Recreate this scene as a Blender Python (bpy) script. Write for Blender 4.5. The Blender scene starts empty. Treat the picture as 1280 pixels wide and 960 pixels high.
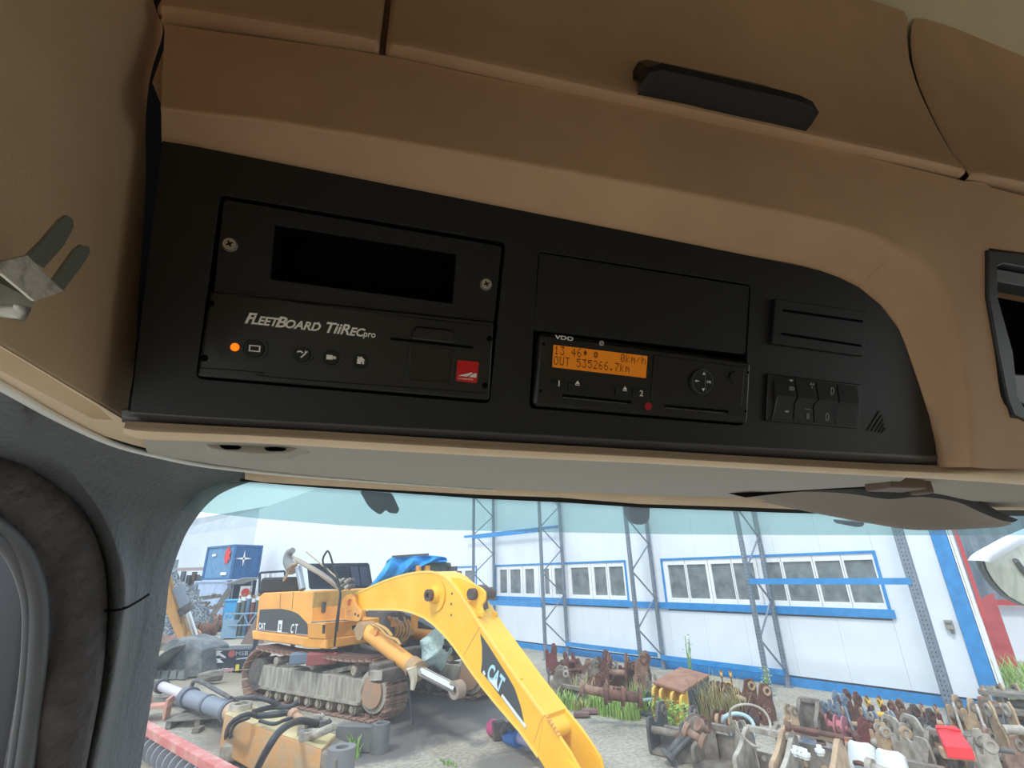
import bpy, bmesh, math, random
from math import sin, cos, pi, radians, atan2, hypot
from mathutils import Vector, Matrix, noise as mnoise
random.seed(7)
S = bpy.context.scene
COL = S.collection
V = Vector

# ------------------------------------------------------------------ camera model (1280x960 frame)
FPX = 600.0
CAMZ = 2.7
PITCH = radians(21.2)
YAW = radians(17.4)
ROLL = radians(-1.48)
CP = V((0, 0, CAMZ))
_fwd = V((sin(YAW) * cos(PITCH), cos(YAW) * cos(PITCH), sin(PITCH)))
_r0 = V((cos(YAW), -sin(YAW), 0))
_u0 = _r0.cross(_fwd)
# the frame is rolled by ROLL about the viewing axis
RIGHT = _r0 * cos(ROLL) - _u0 * sin(ROLL)
UP = _r0 * sin(ROLL) + _u0 * cos(ROLL)
RIGHT, UP = _r0 * cos(-ROLL) + _u0 * sin(-ROLL) * -1, _r0 * sin(-ROLL) + _u0 * cos(-ROLL)
cam_d = bpy.data.cameras.new('camera')
cam_d.sensor_width = 36.0
cam_d.lens = FPX / 1280 * 36.0
cam_d.clip_start = 0.02
cam_d.clip_end = 400
cam = bpy.data.objects.new('camera', cam_d)
COL.objects.link(cam)
cam.matrix_world = Matrix(((RIGHT.x, UP.x, -_fwd.x, CP.x), (RIGHT.y, UP.y, -_fwd.y, CP.y),
                           (RIGHT.z, UP.z, -_fwd.z, CP.z), (0, 0, 0, 1)))
S.camera = cam

# ------------------------------------------------------------------ sky, sun, exposure
world = bpy.data.worlds.new('sky')
S.world = world
world.use_nodes = True
wn = world.node_tree
wn.nodes.clear()
wo = wn.nodes.new('ShaderNodeOutputWorld')
bg = wn.nodes.new('ShaderNodeBackground')
tc = wn.nodes.new('ShaderNodeTexCoord')
sx = wn.nodes.new('ShaderNodeSeparateXYZ')
cr = wn.nodes.new('ShaderNodeValToRGB')
cr.color_ramp.elements[0].position = 0.0
cr.color_ramp.elements[0].color = (0.86, 0.93, 1.0, 1)
cr.color_ramp.elements[1].position = 0.9
cr.color_ramp.elements[1].color = (0.62, 0.78, 1.0, 1)
wn.links.new(tc.outputs['Generated'], sx.inputs[0])
wn.links.new(sx.outputs['Z'], cr.inputs[0])
wn.links.new(cr.outputs[0], bg.inputs[0])
wn.links.new(bg.outputs[0], wo.inputs[0])
bg.inputs[1].default_value = 1.05
sun_d = bpy.data.lights.new('sun', 'SUN')
sun_d.energy = 1.25
sun_d.angle = radians(9)
sun_d.color = (1.0, 0.97, 0.92)
sun = bpy.data.objects.new('sun', sun_d)
COL.objects.link(sun)
sun.rotation_euler = V((-0.42, -0.36, 0.83)).to_track_quat('Z', 'Y').to_euler()
S.view_settings.view_transform = 'Standard'
S.view_settings.look = 'None'
S.view_settings.gamma = 1
S.view_settings.use_curve_mapping = False
S.view_settings.exposure = 0.72
S.cycles.use_denoising = True
S.cycles.max_bounces = 10
S.cycles.diffuse_bounces = 5
S.cycles.transparent_max_bounces = 12
S.cycles.sample_clamp_indirect = 4

# ------------------------------------------------------------------ pixel -> place helpers
def ray(px, py):
    return _fwd * FPX + RIGHT * (px - 640) + UP * (480 - py)
def onp(px, py, n, d):            # point on plane n.(p-CP) = d
    r = ray(px, py); n = V(n)
    return CP + r * (d / r.dot(n))
def oy(px, py, y): return onp(px, py, (0, 1, 0), y)
def ox(px, py, x): return onp(px, py, (1, 0, 0), x)
def oz(px, py, z): return onp(px, py, (0, 0, 1), z)      # z relative to the camera
def gr(px, py, z=0.0): return onp(px, py, (0, 0, 1), z - CAMZ)
def zat(px, py, p):               # height of the ray above plan point p
    r = ray(px, py)
    return CAMZ + r.z / hypot(r.x, r.y) * hypot(p[0], p[1])

# ------------------------------------------------------------------ materials
MATS = {}
def lin(c):
    return tuple((v / 12.92 if v <= 0.04045 else ((v + 0.055) / 1.055) ** 2.4) for v in [x / 255 for x in c])
def mat(name, rgb, rough=0.6, metal=0.0, var=0.0, vscale=6.0, rgb2=None, bump=0.0, bscale=40.0, coat=0.0,
        emit=None, estr=1.0, spec=0.5, stretch=None, thr=(0.35, 0.65), detail=4):
    if name in MATS: return MATS[name]
    m = bpy.data.materials.new(name); m.use_nodes = True
    nt = m.node_tree; b = nt.nodes['Principled BSDF']
    c = (*lin(rgb), 1)
    b.inputs['Base Color'].default_value = c
    b.inputs['Roughness'].default_value = rough
    b.inputs['Metallic'].default_value = metal
    b.inputs['Specular IOR Level'].default_value = spec
    b.inputs['Coat Weight'].default_value = coat
    if emit:
        b.inputs['Emission Color'].default_value = (*lin(emit), 1); b.inputs['Emission Strength'].default_value = estr
    co = None
    if var or rgb2 or bump:
        t = nt.nodes.new('ShaderNodeTexCoord'); co = t.outputs['Object']
        if stretch:
            mp = nt.nodes.new('ShaderNodeMapping'); mp.inputs['Scale'].default_value = stretch
            nt.links.new(co, mp.inputs[0]); co = mp.outputs[0]
    if var or rgb2:
        n = nt.nodes.new('ShaderNodeTexNoise'); n.inputs['Scale'].default_value = vscale; n.inputs['Detail'].default_value = detail
        n.inputs['Roughness'].default_value = 0.6
        nt.links.new(co, n.inputs['Vector'])
        r = nt.nodes.new('ShaderNodeValToRGB')
        r.color_ramp.elements[0].position = thr[0]; r.color_ramp.elements[1].position = thr[1]
        if rgb2: c2 = (*lin(rgb2), 1)
        else: c2 = (*[min(1, v * (1 + var)) for v in c[:3]], 1); c = (*[v * (1 - var) for v in c[:3]], 1)
        r.color_ramp.elements[0].color = c; r.color_ramp.elements[1].color = c2
        nt.links.new(n.outputs['Fac'], r.inputs[0]); nt.links.new(r.outputs[0], b.inputs['Base Color'])
    if bump:
        n2 = nt.nodes.new('ShaderNodeTexNoise'); n2.inputs['Scale'].default_value = bscale; n2.inputs['Detail'].default_value = 3
        nt.links.new(co, n2.inputs['Vector'])
        bp = nt.nodes.new('ShaderNodeBump'); bp.inputs['Strength'].default_value = bump; bp.inputs['Distance'].default_value = 0.5 / bscale
        nt.links.new(n2.outputs['Fac'], bp.inputs['Height']); nt.links.new(bp.outputs[0], b.inputs['Normal'])
    MATS[name] = m
    return m

# ------------------------------------------------------------------ mesh builder
ORG = {}
def tag(o, label=None, cat=None, group=None, kind=None):
    if label: o['label'] = label
    if cat: o['category'] = cat
    if group: o['group'] = group
    if kind: o['kind'] = kind
    return o
def thing(name, label, cat, loc=(0, 0, 0), group=None, rz=0):
    o = bpy.data.objects.new(name, None); COL.objects.link(o)
    o.empty_display_size = 0.05
    o.location = loc; o.rotation_euler.z = rz
    ORG[o] = V(loc)
    return tag(o, label, cat, group)
def frame(o, x, y, z=None):      # 4x4 from origin and axes
    x = V(x).normalized(); y = V(y); y = (y - x * y.dot(x)).normalized(); z = x.cross(y)
    return Matrix(((x.x, y.x, z.x, o[0]), (x.y, y.y, z.y, o[1]), (x.z, y.z, z.z, o[2]), (0, 0, 0, 1)))
class MB:
    def __init__(s, M=None): s.v = []; s.f = []; s.M = M or Matrix()
    def add(s, vs, fs):
        n = len(s.v); s.v += [s.M @ V(p) for p in vs]; s.f += [tuple(i + n for i in f) for f in fs]; return s
    def box(s, c, sz, M=None):
        x, y, z = sz[0] / 2, sz[1] / 2, sz[2] / 2; c = V(c)
        vs = [V((a * x, b * y, d * z)) for d in (-1, 1) for b in (-1, 1) for a in (-1, 1)]
        if M: vs = [M @ p for p in vs]
        return s.add([c + p for p in vs], [(0, 2, 3, 1), (4, 5, 7, 6), (0, 1, 5, 4), (2, 6, 7, 3), (0, 4, 6, 2), (1, 3, 7, 5)])
    def bar(s, a, b, w, h, up=(0, 0, 1)):
        a, b = V(a), V(b); d = b - a; L = d.length
        if L < 1e-6: return s
        d.normalize(); up = V(up)
        if abs(d.dot(up)) > 0.98: up = V((1, 0, 0)) if abs(d.x) < 0.9 else V((0, 1, 0))
        sd = d.cross(up).normalized(); u = sd.cross(d)
        vs = [p + sd * (i * w / 2) + u * (j * h / 2) for p in (a, b) for j in (-1, 1) for i in (-1, 1)]
        return s.add(vs, [(0, 1, 3, 2), (4, 6, 7, 5), (0, 4, 5, 1), (2, 3, 7, 6), (0, 2, 6, 4), (1, 5, 7, 3)])
    def ring(s, c, d, r, n, ref=None):
        d = V(d).normalized(); a = V((0, 0, 1)) if abs(d.z) < 0.9 else V((1, 0, 0))
        if ref is not None: a = ref
        x = d.cross(a).normalized(); y = d.cross(x)
        return [V(c) + x * r * cos(2 * pi * i / n) + y * r * sin(2 * pi * i / n) for i in range(n)]
    def cyl(s, a, b, r0, r1=None, n=14, caps=True):
        r1 = r0 if r1 is None else r1; d = V(b) - V(a)
        vs = s.ring(a, d, r0, n) + s.ring(b, d, r1, n)
        fs = [(i, (i + 1) % n, n + (i + 1) % n, n + i) for i in range(n)]
        if caps: fs += [tuple(range(n))[::-1], tuple(range(n, 2 * n))]
        return s.add(vs, fs)
    def pipe(s, a, b, r, ri, n=16):       # hollow ring / tube
        d = V(b) - V(a)
        vs = s.ring(a, d, r, n) + s.ring(b, d, r, n) + s.ring(b, d, ri, n) + s.ring(a, d, ri, n)
        fs = []
        for k in range(4):
            for i in range(n):
                j = (i + 1) % n; k2 = (k + 1) % 4
                fs.append((k * n + i, k * n + j, k2 * n + j, k2 * n + i))
        return s.add(vs, fs)
    def tube(s, pts, r, n=8, sub=4, closed=False, caps=True):
        pts = [V(p) for p in pts]
        if sub > 1: pts = crom(pts, sub, closed)
        m = len(pts); vs = []; rr = r if callable(r) else (lambda t: r)
        up = None
        for i, p in enumerate(pts):
            a = pts[i - 1] if (i or closed) else p; b = pts[(i + 1) % m] if (i < m - 1 or closed) else p
            d = (b - a).normalized()
            if up is None:
                up = V((0, 0, 1)) if abs(d.z) < 0.9 else V((1, 0, 0))
            x = d.cross(up)
            if x.length < 1e-4: x = d.orthogonal()
            x.normalize(); up = x.cross(d)
            R = rr(i / (m - 1))
            vs += [p + x * R * cos(2 * pi * k / n) + up * R * sin(2 * pi * k / n) for k in range(n)]
        fs = []
        for i in range(m if closed else m - 1):
            for k in range(n):
                fs.append((i * n + k, i * n + (k + 1) % n, ((i + 1) % m) * n + (k + 1) % n, ((i + 1) % m) * n + k))
        if caps and not closed: fs += [tuple(range(n))[::-1], tuple(range((m - 1) * n, m * n))]
        return s.add(vs, fs)
    def prism(s, poly, d0, d1, M=None):       # polygon in XY, extruded along Z
        n = len(poly); vs = [V((p[0], p[1], d0)) for p in poly] + [V((p[0], p[1], d1)) for p in poly]
        if M: vs = [M @ p for p in vs]
        fs = [(i, (i + 1) % n, n + (i + 1) % n, n + i) for i in range(n)] + [tuple(range(n))[::-1], tuple(range(n, 2 * n))]
        return s.add(vs, fs)
    def loft(s, rows, sub=1, thick=None, closed=False):
        if sub > 1:
            rows = [crom(r, sub) for r in rows]
            rows = list(map(list, zip(*[crom(list(c), sub) for c in zip(*rows)])))
        nr, nc = len(rows), len(rows[0]); vs = [V(p) for r in rows for p in r]
        fs = [(i * nc + j, i * nc + j + 1, (i + 1) * nc + j + 1, (i + 1) * nc + j) for i in range(nr - 1) for j in range(nc - 1)]
        if closed: fs += [(i * nc + nc - 1, i * nc, (i + 1) * nc, (i + 1) * nc + nc - 1) for i in range(nr - 1)]
        return s.add(vs, fs)
    def plate(s, outer, holes, d0, d1):   # flat plate with holes in XY between z=d0 (back) and z=d1 (front)
        bm = bmesh.new(); es = []
        for lp in [outer] + holes:
            vs = [bm.verts.new((p[0], p[1], 0)) for p in lp]
            es += [bm.edges.new((vs[i], vs[(i + 1) % len(vs)])) for i in range(len(vs))]
        bmesh.ops.triangle_fill(bm, use_beauty=True, use_dissolve=False, edges=es, normal=(0, 0, 1))
        bm.verts.index_update()
        tris = [[v.index for v in f.verts] for f in bm.faces]
        P = [v.co.copy() for v in bm.verts]; n = len(P); bm.free()
        vs = [V((p.x, p.y, d1)) for p in P] + [V((p.x, p.y, d0)) for p in P]
        fs = []
        for t in tris:
            a, b, c = [P[i] for i in t]
            if (b - a).cross(c - a).z < 0: t = t[::-1]
            fs.append(tuple(t)); fs.append(tuple(i + n for i in t[::-1]))
        k = 0
        for lp in [outer] + holes:
            m = len(lp); fs += [(k + i, k + (i + 1) % m, k + (i + 1) % m + n, k + i + n) for i in range(m)]; k += m
        return s.add(vs, fs)
    def text(s, body, x, y, size, z=0.0, depth=0.0003, shear=0.0, xs=1.0, rot=0.0, align='LEFT', bold=0.0):
        c = bpy.data.curves.new('t', 'FONT'); c.body = body; c.size = size; c.shear = shear; c.align_x = align
        c.extrude = depth; c.offset = bold; c.resolution_u = 3
        o = bpy.data.objects.new('t', c); COL.objects.link(o)
        bpy.context.view_layer.update()
        me = bpy.data.meshes.new_from_object(o.evaluated_get(bpy.context.evaluated_depsgraph_get()))
        cr_, sr = cos(rot), sin(rot)
        vs = []
        for v in me.vertices:
            X, Y = v.co.x * xs, v.co.y
            vs.append(V((x + X * cr_ - Y * sr, y + X * sr + Y * cr_, z + v.co.z)))
        s.add(vs, [tuple(p.vertices) for p in me.polygons])
        bpy.data.objects.remove(o); bpy.data.curves.remove(c); bpy.data.meshes.remove(me)
        return s
    def build(s, name, m, parent=None, smooth=None, bevel=0.0, seg=2, label=None, cat=None, group=None, kind=None, loc=None, solid=0, subsurf=0, fix=True):
        if parent is not None:
            org = ORG[parent]
        else:
            if loc is None:
                xs = [p.x for p in s.v]; ys = [p.y for p in s.v]; zs = [p.z for p in s.v]
                loc = ((min(xs) + max(xs)) / 2, (min(ys) + max(ys)) / 2, min(zs))
            org = V(loc)
        me = bpy.data.meshes.new(name)
        me.from_pydata([tuple(p - org) for p in s.v], [], s.f)
        if fix:
            bm = bmesh.new(); bm.from_mesh(me); bmesh.ops.recalc_face_normals(bm, faces=bm.faces); bm.to_mesh(me); bm.free()
        me.validate()
        me.materials.append(m)
        if smooth is not None:
            me.polygons.foreach_set('use_smooth', [True] * len(me.polygons))
            me.set_sharp_from_angle(angle=radians(smooth))
        o = bpy.data.objects.new(name, me); COL.objects.link(o)
        if parent is not None: o.parent = parent
        else: o.location = org
        ORG[o] = org
        if solid:
            md = o.modifiers.new('solid', 'SOLIDIFY'); md.thickness = abs(solid); md.offset = 1 if solid > 0 else -1
        if bevel:
            md = o.modifiers.new('bevel', 'BEVEL'); md.width = bevel; md.segments = seg; md.limit_method = 'ANGLE'; md.angle_limit = radians(40); md.harden_normals = True
            if smooth is None:
                me.polygons.foreach_set('use_smooth', [True] * len(me.polygons)); me.set_sharp_from_angle(angle=radians(35))
        if subsurf:
            md = o.modifiers.new('sub', 'SUBSURF'); md.levels = subsurf; md.render_levels = subsurf
        return tag(o, label, cat, group, kind)
def crom(pts, sub, closed=False):
    pts = [V(p) for p in pts]; n = len(pts)
    if n < 3 or sub < 2: return pts
    out = []
    for i in range(n if closed else n - 1):
        p1, p2 = pts[i], pts[(i + 1) % n]
        p0 = pts[i - 1] if (i or closed) else p1 * 2 - p2
        p3 = pts[(i + 2) % n] if (i + 2 < n or closed) else p2 * 2 - p1
        for k in range(sub):
            t = k / sub
            out.append(0.5 * ((2 * p1) + (p2 - p0) * t + (2 * p0 - 5 * p1 + 4 * p2 - p3) * t * t + (3 * p1 - p0 - 3 * p2 + p3) * t ** 3))
    if not closed: out.append(pts[-1])
    return out
def rrect(x0, y0, x1, y1, r, n=4):
    pts = []
    for cx, cy, a in ((x1 - r, y1 - r, 0), (x0 + r, y1 - r, 90), (x0 + r, y0 + r, 180), (x1 - r, y0 + r, 270)):
        pts += [(cx + r * cos(radians(a + 90 * k / n)), cy + r * sin(radians(a + 90 * k / n))) for k in range(n + 1)]
    return pts
def rpoly(p, r, n=4):             # round the corners of a polygon
    out = []; m = len(p); p = [V((q[0], q[1])) for q in p]
    for i in range(m):
        a, b, c = p[i - 1], p[i], p[(i + 1) % m]
        u = (a - b); w = (c - b); k = min(r, u.length * 0.45, w.length * 0.45)
        A, C = b + u.normalized() * k, b + w.normalized() * k
        for j in range(n + 1):
            t = j / n; q = A * (1 - t) ** 2 + b * 2 * t * (1 - t) + C * t * t
            out.append((q.x, q.y))
    return out
def copy_tree(o, parent=None):
    c = o.copy(); COL.objects.link(c); c.parent = parent
    for ch in [x for x in o.children]: copy_tree(ch, c)
    return c

# ================================================================== CAB INTERIOR
m_beige = mat('beige_trim_plastic', (200, 160, 126), 0.62, var=0.10, vscale=5, bump=0.25, bscale=700)
m_beige2 = mat('beige_headliner_fabric', (205, 192, 160), 0.85, var=0.10, vscale=4, bump=0.2, bscale=300)
m_lip = mat('light_beige_edge_trim', (226, 198, 166), 0.55, var=0.05, vscale=20)
m_side = mat('mottled_side_trim', (186, 156, 116), 0.75, rgb2=(212, 178, 146), vscale=5, bump=0.15, bscale=400, thr=(0.3, 0.7))
m_panel = mat('black_console_plastic', (23, 23, 26), 0.42, bump=0.12, bscale=900)
m_black = mat('matte_black_plastic', (14, 14, 15), 0.5)
m_gloss = mat('satin_black_plastic', (20, 20, 22), 0.28, coat=0.15)
m_void = mat('deep_black_filler', (4, 4, 5), 0.9, spec=0.1)
m_print = mat('pale_grey_print', (250, 244, 236), 0.6)
m_printd = mat('dim_grey_print', (190, 190, 184), 0.6)
m_pillar = mat('dark_grey_pillar_plastic', (92, 95, 97), 0.6, var=0.08, vscale=8, bump=0.9, bscale=150)
m_seal = mat('black_rubber_seal', (76, 70, 69), 0.75, bump=1.0, bscale=70, var=0.25, vscale=30)
m_seal2 = mat('grey_window_seal', (92, 92, 96), 0.45)
m_visor = mat('grey_visor_fabric', (172, 166, 158), 0.8, bump=0.1, bscale=500)
m_visor_dark = mat('dark_mesh_visor_sleeve', (58, 56, 57), 0.9, bump=0.3, bscale=900)
m_rail = mat('pale_grey_rail', (236, 236, 232), 0.3, spec=0.8)
m_steel = mat('worn_steel_lit_tone', (222, 214, 198), 0.4, metal=0.25, rgb2=(120, 112, 96), vscale=120, bump=0.3, bscale=300, thr=(0.5, 0.75))
m_screw = mat('zinc_screw', (200, 195, 185), 0.3, metal=0.8)

PN = V((0, -0.951, -0.309)).normalized(); PU = V((1, 0, 0)); PVv = PN.cross(PU)
PD = 0.332
MP = frame(CP - PN * PD, PU, PVv)                # console panel frame: x right, y up the panel, z toward the driver
MPi = MP.inverted()
def pv(px, py, n=0.0):                           # panel coordinates of a ray at height n above the panel
    p = MPi @ onp(px, py, PN, -PD + n); return (p.x, p.y)
def FP(px, py, n=0.0): return onp(px, py, PN, -PD + n)

console = thing('overhead_console', 'beige overhead console with black instrument panel above the windscreen', 'console', MP.translation)

# --- black instrument panel, with openings
innr = [(1025, 338), (1050, 347), (1074, 359), (1101, 381), (1124, 412), (1141, 457), (1162, 521), (1169, 560), (1168, 570)]
outer = [pv(203, 175), pv(204, 174.8)] + [pv(950, 322)] + [pv(*q) for q in innr] + [pv(1150, 571), pv(600, 541), pv(163, 515), pv(164, 500)]
hole_u = rpoly([pv(275, 243), pv(632, 303), pv(612, 504), pv(245, 473)], 0.004)
hole_t = rpoly([pv(673, 314), pv(939, 356), pv(929, 532), pv(662, 510)], 0.004)
mb = MB(MP); mb.plate(outer, [hole_u, hole_t], -0.012, 0.0)
mb.build('control_panel', m_panel, console, bevel=0.0012, seg=2)
mb = MB(MP)                                       # back wall of the openings
a, b = pv(240, 235), pv(640, 515)
mb.box(((a[0] + b[0]) / 2, (a[1] + b[1]) / 2, -0.03), (abs(b[0] - a[0]) + .03, abs(b[1] - a[1]) + .06, 0.004))
a, b = pv(655, 305), pv(945, 540)
mb.box(((a[0] + b[0]) / 2, (a[1] + b[1]) / 2, -0.03), (abs(b[0] - a[0]) + .03, abs(b[1] - a[1]) + .06, 0.004))
mb.build('backing_box', m_void, console)
# rolled lower edge of the panel
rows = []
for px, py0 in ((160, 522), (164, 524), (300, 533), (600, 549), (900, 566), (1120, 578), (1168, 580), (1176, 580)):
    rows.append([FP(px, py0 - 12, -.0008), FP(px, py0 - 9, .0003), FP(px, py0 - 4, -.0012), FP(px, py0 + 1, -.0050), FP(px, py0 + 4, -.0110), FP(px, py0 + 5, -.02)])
mb = MB(); mb.loft(rows, 3); mb.build('rolled_panel_edge', mat('sheen_grey_panel_edge', (70, 69, 70), .35, spec=.8, var=.08, vscale=20), console, smooth=60, label='rolled lower edge of the panel, sheen painted grey')  # grey tone stands in for windscreen sheen on the black edge

# --- beige fascia around the panel: recess chamfer, rounded edge, upper face
cols = [((202, 176), (202, 135), (206, 30)), ((250, 184), (250, 141.5), (256, 37.5)), ((330, 199.6), (330, 150), (340, 49)), ((480, 229.2), (480, 173), (484, 70)), ((640, 260.7), (640, 201), (640, 103)),
        ((790, 290), (790, 228), (790, 130)), ((880, 308), (880, 245), (890, 155)), ((950, 322), (970, 263), (996, 176)), ((1000, 331), (1030, 276), (1070, 193)),
        ((1045, 345), (1085, 290), (1130, 208)), ((1074, 359), (1125, 310), (1204, 226)), ((1101, 381), (1155, 329), (1290, 246)), ((1124, 412), (1178, 356), (1400, 300)),
        ((1141, 457), (1196, 400), (1420, 400)), ((1162, 521), (1208, 480), (1420, 500)), ((1172, 567), (1213, 560), (1430, 575)), ((1172, 582), (1213, 584), (1430, 588))]
rows = [[], [], [], [], [], []]
NF = 0.022
def nfo(px): return 0.002 if px < 850 else 0.002 + (NF - 0.002) * min(1, (px - 850) / 330)
for i, m_, o_ in cols:
    I = FP(*i, -0.010); I0 = FP(*i, 0.0); Mm = FP(*m_, NF); O = FP(*o_, nfo(o_[0]))
    rows[0].append(I); rows[1].append(I0); rows[2].append(I0.lerp(Mm, 0.75)); rows[3].append(Mm + PN * 0.0005); rows[4].append(Mm.lerp(O, 0.25)); rows[5].append(O)
mb = MB()
r2 = [rows[0], rows[1]]
for t in (0.5, 0.82): r2.append([a.lerp(b, t) for a, b in zip(rows[1], rows[3])])
r2.append([a.lerp(b, 0.97) + PN * 0.0006 for a, b in zip(rows[1], rows[3])])
for t in (0.08, 0.2, 0.55, 0.85, 1.0): r2.append([a.lerp(b, t) for a, b in zip(rows[3], rows[5])])
# stop before the opening of the right-hand compartment: cut with a plate further on
cut = 10
mb.loft([r[:cut + 1] for r in r2], 3)
mb.build('fascia', m_beige, console, smooth=70)
mb = MB()
# right of the panel: chamfer + narrow face up to the compartment frame
colsR = [((1074, 359), (1125, 310), (1160, 262), (1204, 226)), ((1101, 381), (1155, 329), (1195, 285), (1240, 236)), ((1124, 412), (1178, 356), (1205, 318), (1236, 308)),
         ((1141, 457), (1196, 400), (1216, 390), (1235, 385)), ((1152, 490), (1203, 440), (1222, 440), (1243, 440)), ((1162, 521), (1208, 480), (1228, 490), (1251, 495)), ((1170, 555), (1212, 535), (1232, 540), (1262, 520)), ((1173, 584), (1213, 584), (1240, 586), (1262, 586))]
R_ = [[], [], [], [], [], []]
for i, m_, q_, o_ in colsR:
    I0 = FP(*i, 0); Mm = FP(*m_, NF); Q = FP(*q_, NF); O = FP(*o_, NF)
    R_[0].append(FP(*i, -0.01)); R_[1].append(I0); R_[2].append(I0.lerp(Mm, 0.8)); R_[3].append(Mm.lerp(Q, 0.1)); R_[4].append(Q); R_[5].append(O)
mb.loft(R_, 3)
# above, below and beyond the compartment
mb.loft([[FP(1204, 226, NF), FP(1300, 250, NF), FP(1500, 300, NF), FP(1900, 380, NF)], [FP(1240, 236, NF + .0002), FP(1310, 268, NF), FP(1500, 310, NF), FP(1900, 400, NF)], [FP(1236, 310, NF), FP(1310, 320, NF), FP(1500, 340, NF), FP(1900, 420, NF)]], 1)
mb.loft([[FP(1262, 522, NF), FP(1300, 528, NF), FP(1500, 534, NF), FP(1900, 560, NF)], [FP(1262, 586, NF), FP(1300, 588, NF), FP(1500, 598, NF), FP(1900, 620, NF)]], 1)
mb.loft([[FP(1415, 325, NF), FP(1900, 400, NF)], [FP(1440, 560, NF), FP(1900, 575, NF)]], 1)
mb.build('fascia_end', m_beige, console, smooth=70)

# --- light beige lip under the panel (a rounded beam running the width of the cab)
rows = []
for px, pt, pb in ((157, 529, 544), (165, 530, 546), (187, 531, 550), (300, 537, 553), (400, 542, 558.5), (600, 554, 570), (800, 565, 579), (1000, 577, 590), (1175, 585, 599), (1290, 583, 607), (1500, 590, 625), (1900, 610, 650)):
    a = FP(px, pt - 3, -0.002 if px < 1180 else NF); b = oy(px, (pt + pb) / 2, 0.318 if px < 1180 else 0.300); c = oy(px, pb, 0.326 if px < 1180 else 0.32)
    if px >= 1180: b = oy(px, (pt + pb) / 2, 0.300)
    rows.append([a, a.lerp(b, .5) + V((0, -.001, 0)), b + V((0, -.002, 0)), c, c + V((0, 0.03, 0.012))])
mb = MB(); mb.loft(rows, 2); mb.build('lower_lip', m_lip, console, smooth=70, label='pale beige lip along the bottom of the console')

# --- locker lids above
def lid(pxs, label=None):
    rows = []
    for px, py in pxs:
        a = FP(px, py, nfo(px))                # lid line on the fascia
        x = a.x; y0 = a.y - 0.008; z0 = a.z + 0.0015
        rows.append([V((x, y0 + .02, z0 + .002)), V((x, y0 + .003, z0)), V((x, y0 - .001, z0 + .002)), V((x, y0 - .001, z0 + .007)), V((x, y0 + .004, z0 + .03)), V((x, y0 + .006, z0 + .10)), V((x, y0 + .004, z0 + .165)), V((x, y0 - .012, z0 + .212))])
    e0 = [p + V((0.0015, 0.006, 0)) for p in rows[0]]; e1 = [p + V((-0.0015, 0.006, 0)) for p in rows[-1]]
    mb = MB(); mb.loft([e0] + rows + [e1], 1)
    return mb
def rowpts(a, b, n):
    return [(a[0] + (b[0] - a[0]) * i / n, a[1] + (b[1] - a[1]) * i / n) for i in range(n + 1)]
lid(rowpts((196, 27), (476, 70.3), 6)).build('locker_lid', m_beige, console, smooth=50, subsurf=1, label='short left locker lid')
lid2 = lid(rowpts((479, 70.8), (1203, 224.5), 12)).build('locker_lid', m_beige, console, smooth=50, subsurf=1, label='wide middle locker lid with a black pull handle')
lid(rowpts((1208, 226), (1900, 372), 8)).build('locker_lid', m_beige, console, smooth=50, subsurf=1, label='right locker lid')
# dark gap behind the lids
mb = MB(); a = FP(190, 20, NF - .012); b = FP(1900, 380, NF)
mb.box(((a.x + b.x) / 2, a.y + 0.045, a.z + 0.12), (b.x - a.x, 0.05, 0.30)); mb.build('locker_body', m_beige, console)
# pull handle
rows = []
hp = [(791, 92, 130), (795, 78, 131), (806, 77, 133), (850, 86, 142), (900, 97, 153), (950, 108, 163), (972, 115, 168), (986, 130, 171), (996, 150, 173), (999, 168, 174)]
for i, (px, pt, pb) in enumerate(hp):
    k = 0.3 if i in (0, len(hp) - 1) else (0.8 if i in (1, len(hp) - 2) else 1.0)
    a = FP(px, pb - 2, nfo(px)); x = a.x; yb = a.y - 0.008; t = oy(px, pt, yb - .002)
    h = max(t.z - a.z, 0.004)
    rows.append([V((x, yb + .006, a.z + h * 1.02)), V((x, yb - .004 * k, a.z + h)), V((x, yb - .016 * k, a.z + h * .42)), V((x, yb - .019 * k, a.z + h * .32)), V((x, yb - .017 * k, a.z + h * .20)), V((x, yb - .004 * k, a.z + h * .02)), V((x, yb + .004, a.z))])
mb = MB(); mb.loft(rows, 1)
mb.build('lid_handle', mat('dark_brown_black_handle', (24, 18, 16), 0.5), lid2, smooth=28, label='black pull handle')

# --- right-hand open compartment with its dark frame and grey tray
comp = [(1231, 313), (1262, 316), (1420, 345), (1450, 540), (1280, 527), (1263, 519), (1255, 500), (1243, 440), (1231, 372)]
inn = [(1243, 334), (1250, 331), (1400, 360), (1425, 515), (1290, 512), (1275, 508), (1268, 495), (1262, 440), (1243, 372)]
mb = MB(MP); mb.plate([pv(*q, NF) for q in comp], [[pv(*q, NF) for q in inn]], NF - 0.03, NF + 0.003)
mb.build('compartment_frame', mat('dark_compartment_frame', (48, 47, 50), 0.4), console, bevel=0.0015)
mb = MB(MP)
i0 = pv(1243, 331, NF)
mb.box((pv(1243, 331, NF)[0] + .08, pv(1300, 425, NF)[1], NF - 0.06), (0.22, 0.16, 0.004))
mb.build('compartment_back', m_void, console)
mb = MB(MP); mb.prism([pv(1262, 466, NF - .008), pv(1420, 480, NF - .008), pv(1440, 530, NF - .008), pv(1290, 510, NF - .008), pv(1272, 500, NF - .008)], NF - 0.04, NF - 0.010)
mb.build('storage_tray', mat('grey_tray_plastic', (120, 122, 122), 0.4), console, bevel=0.002)
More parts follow.
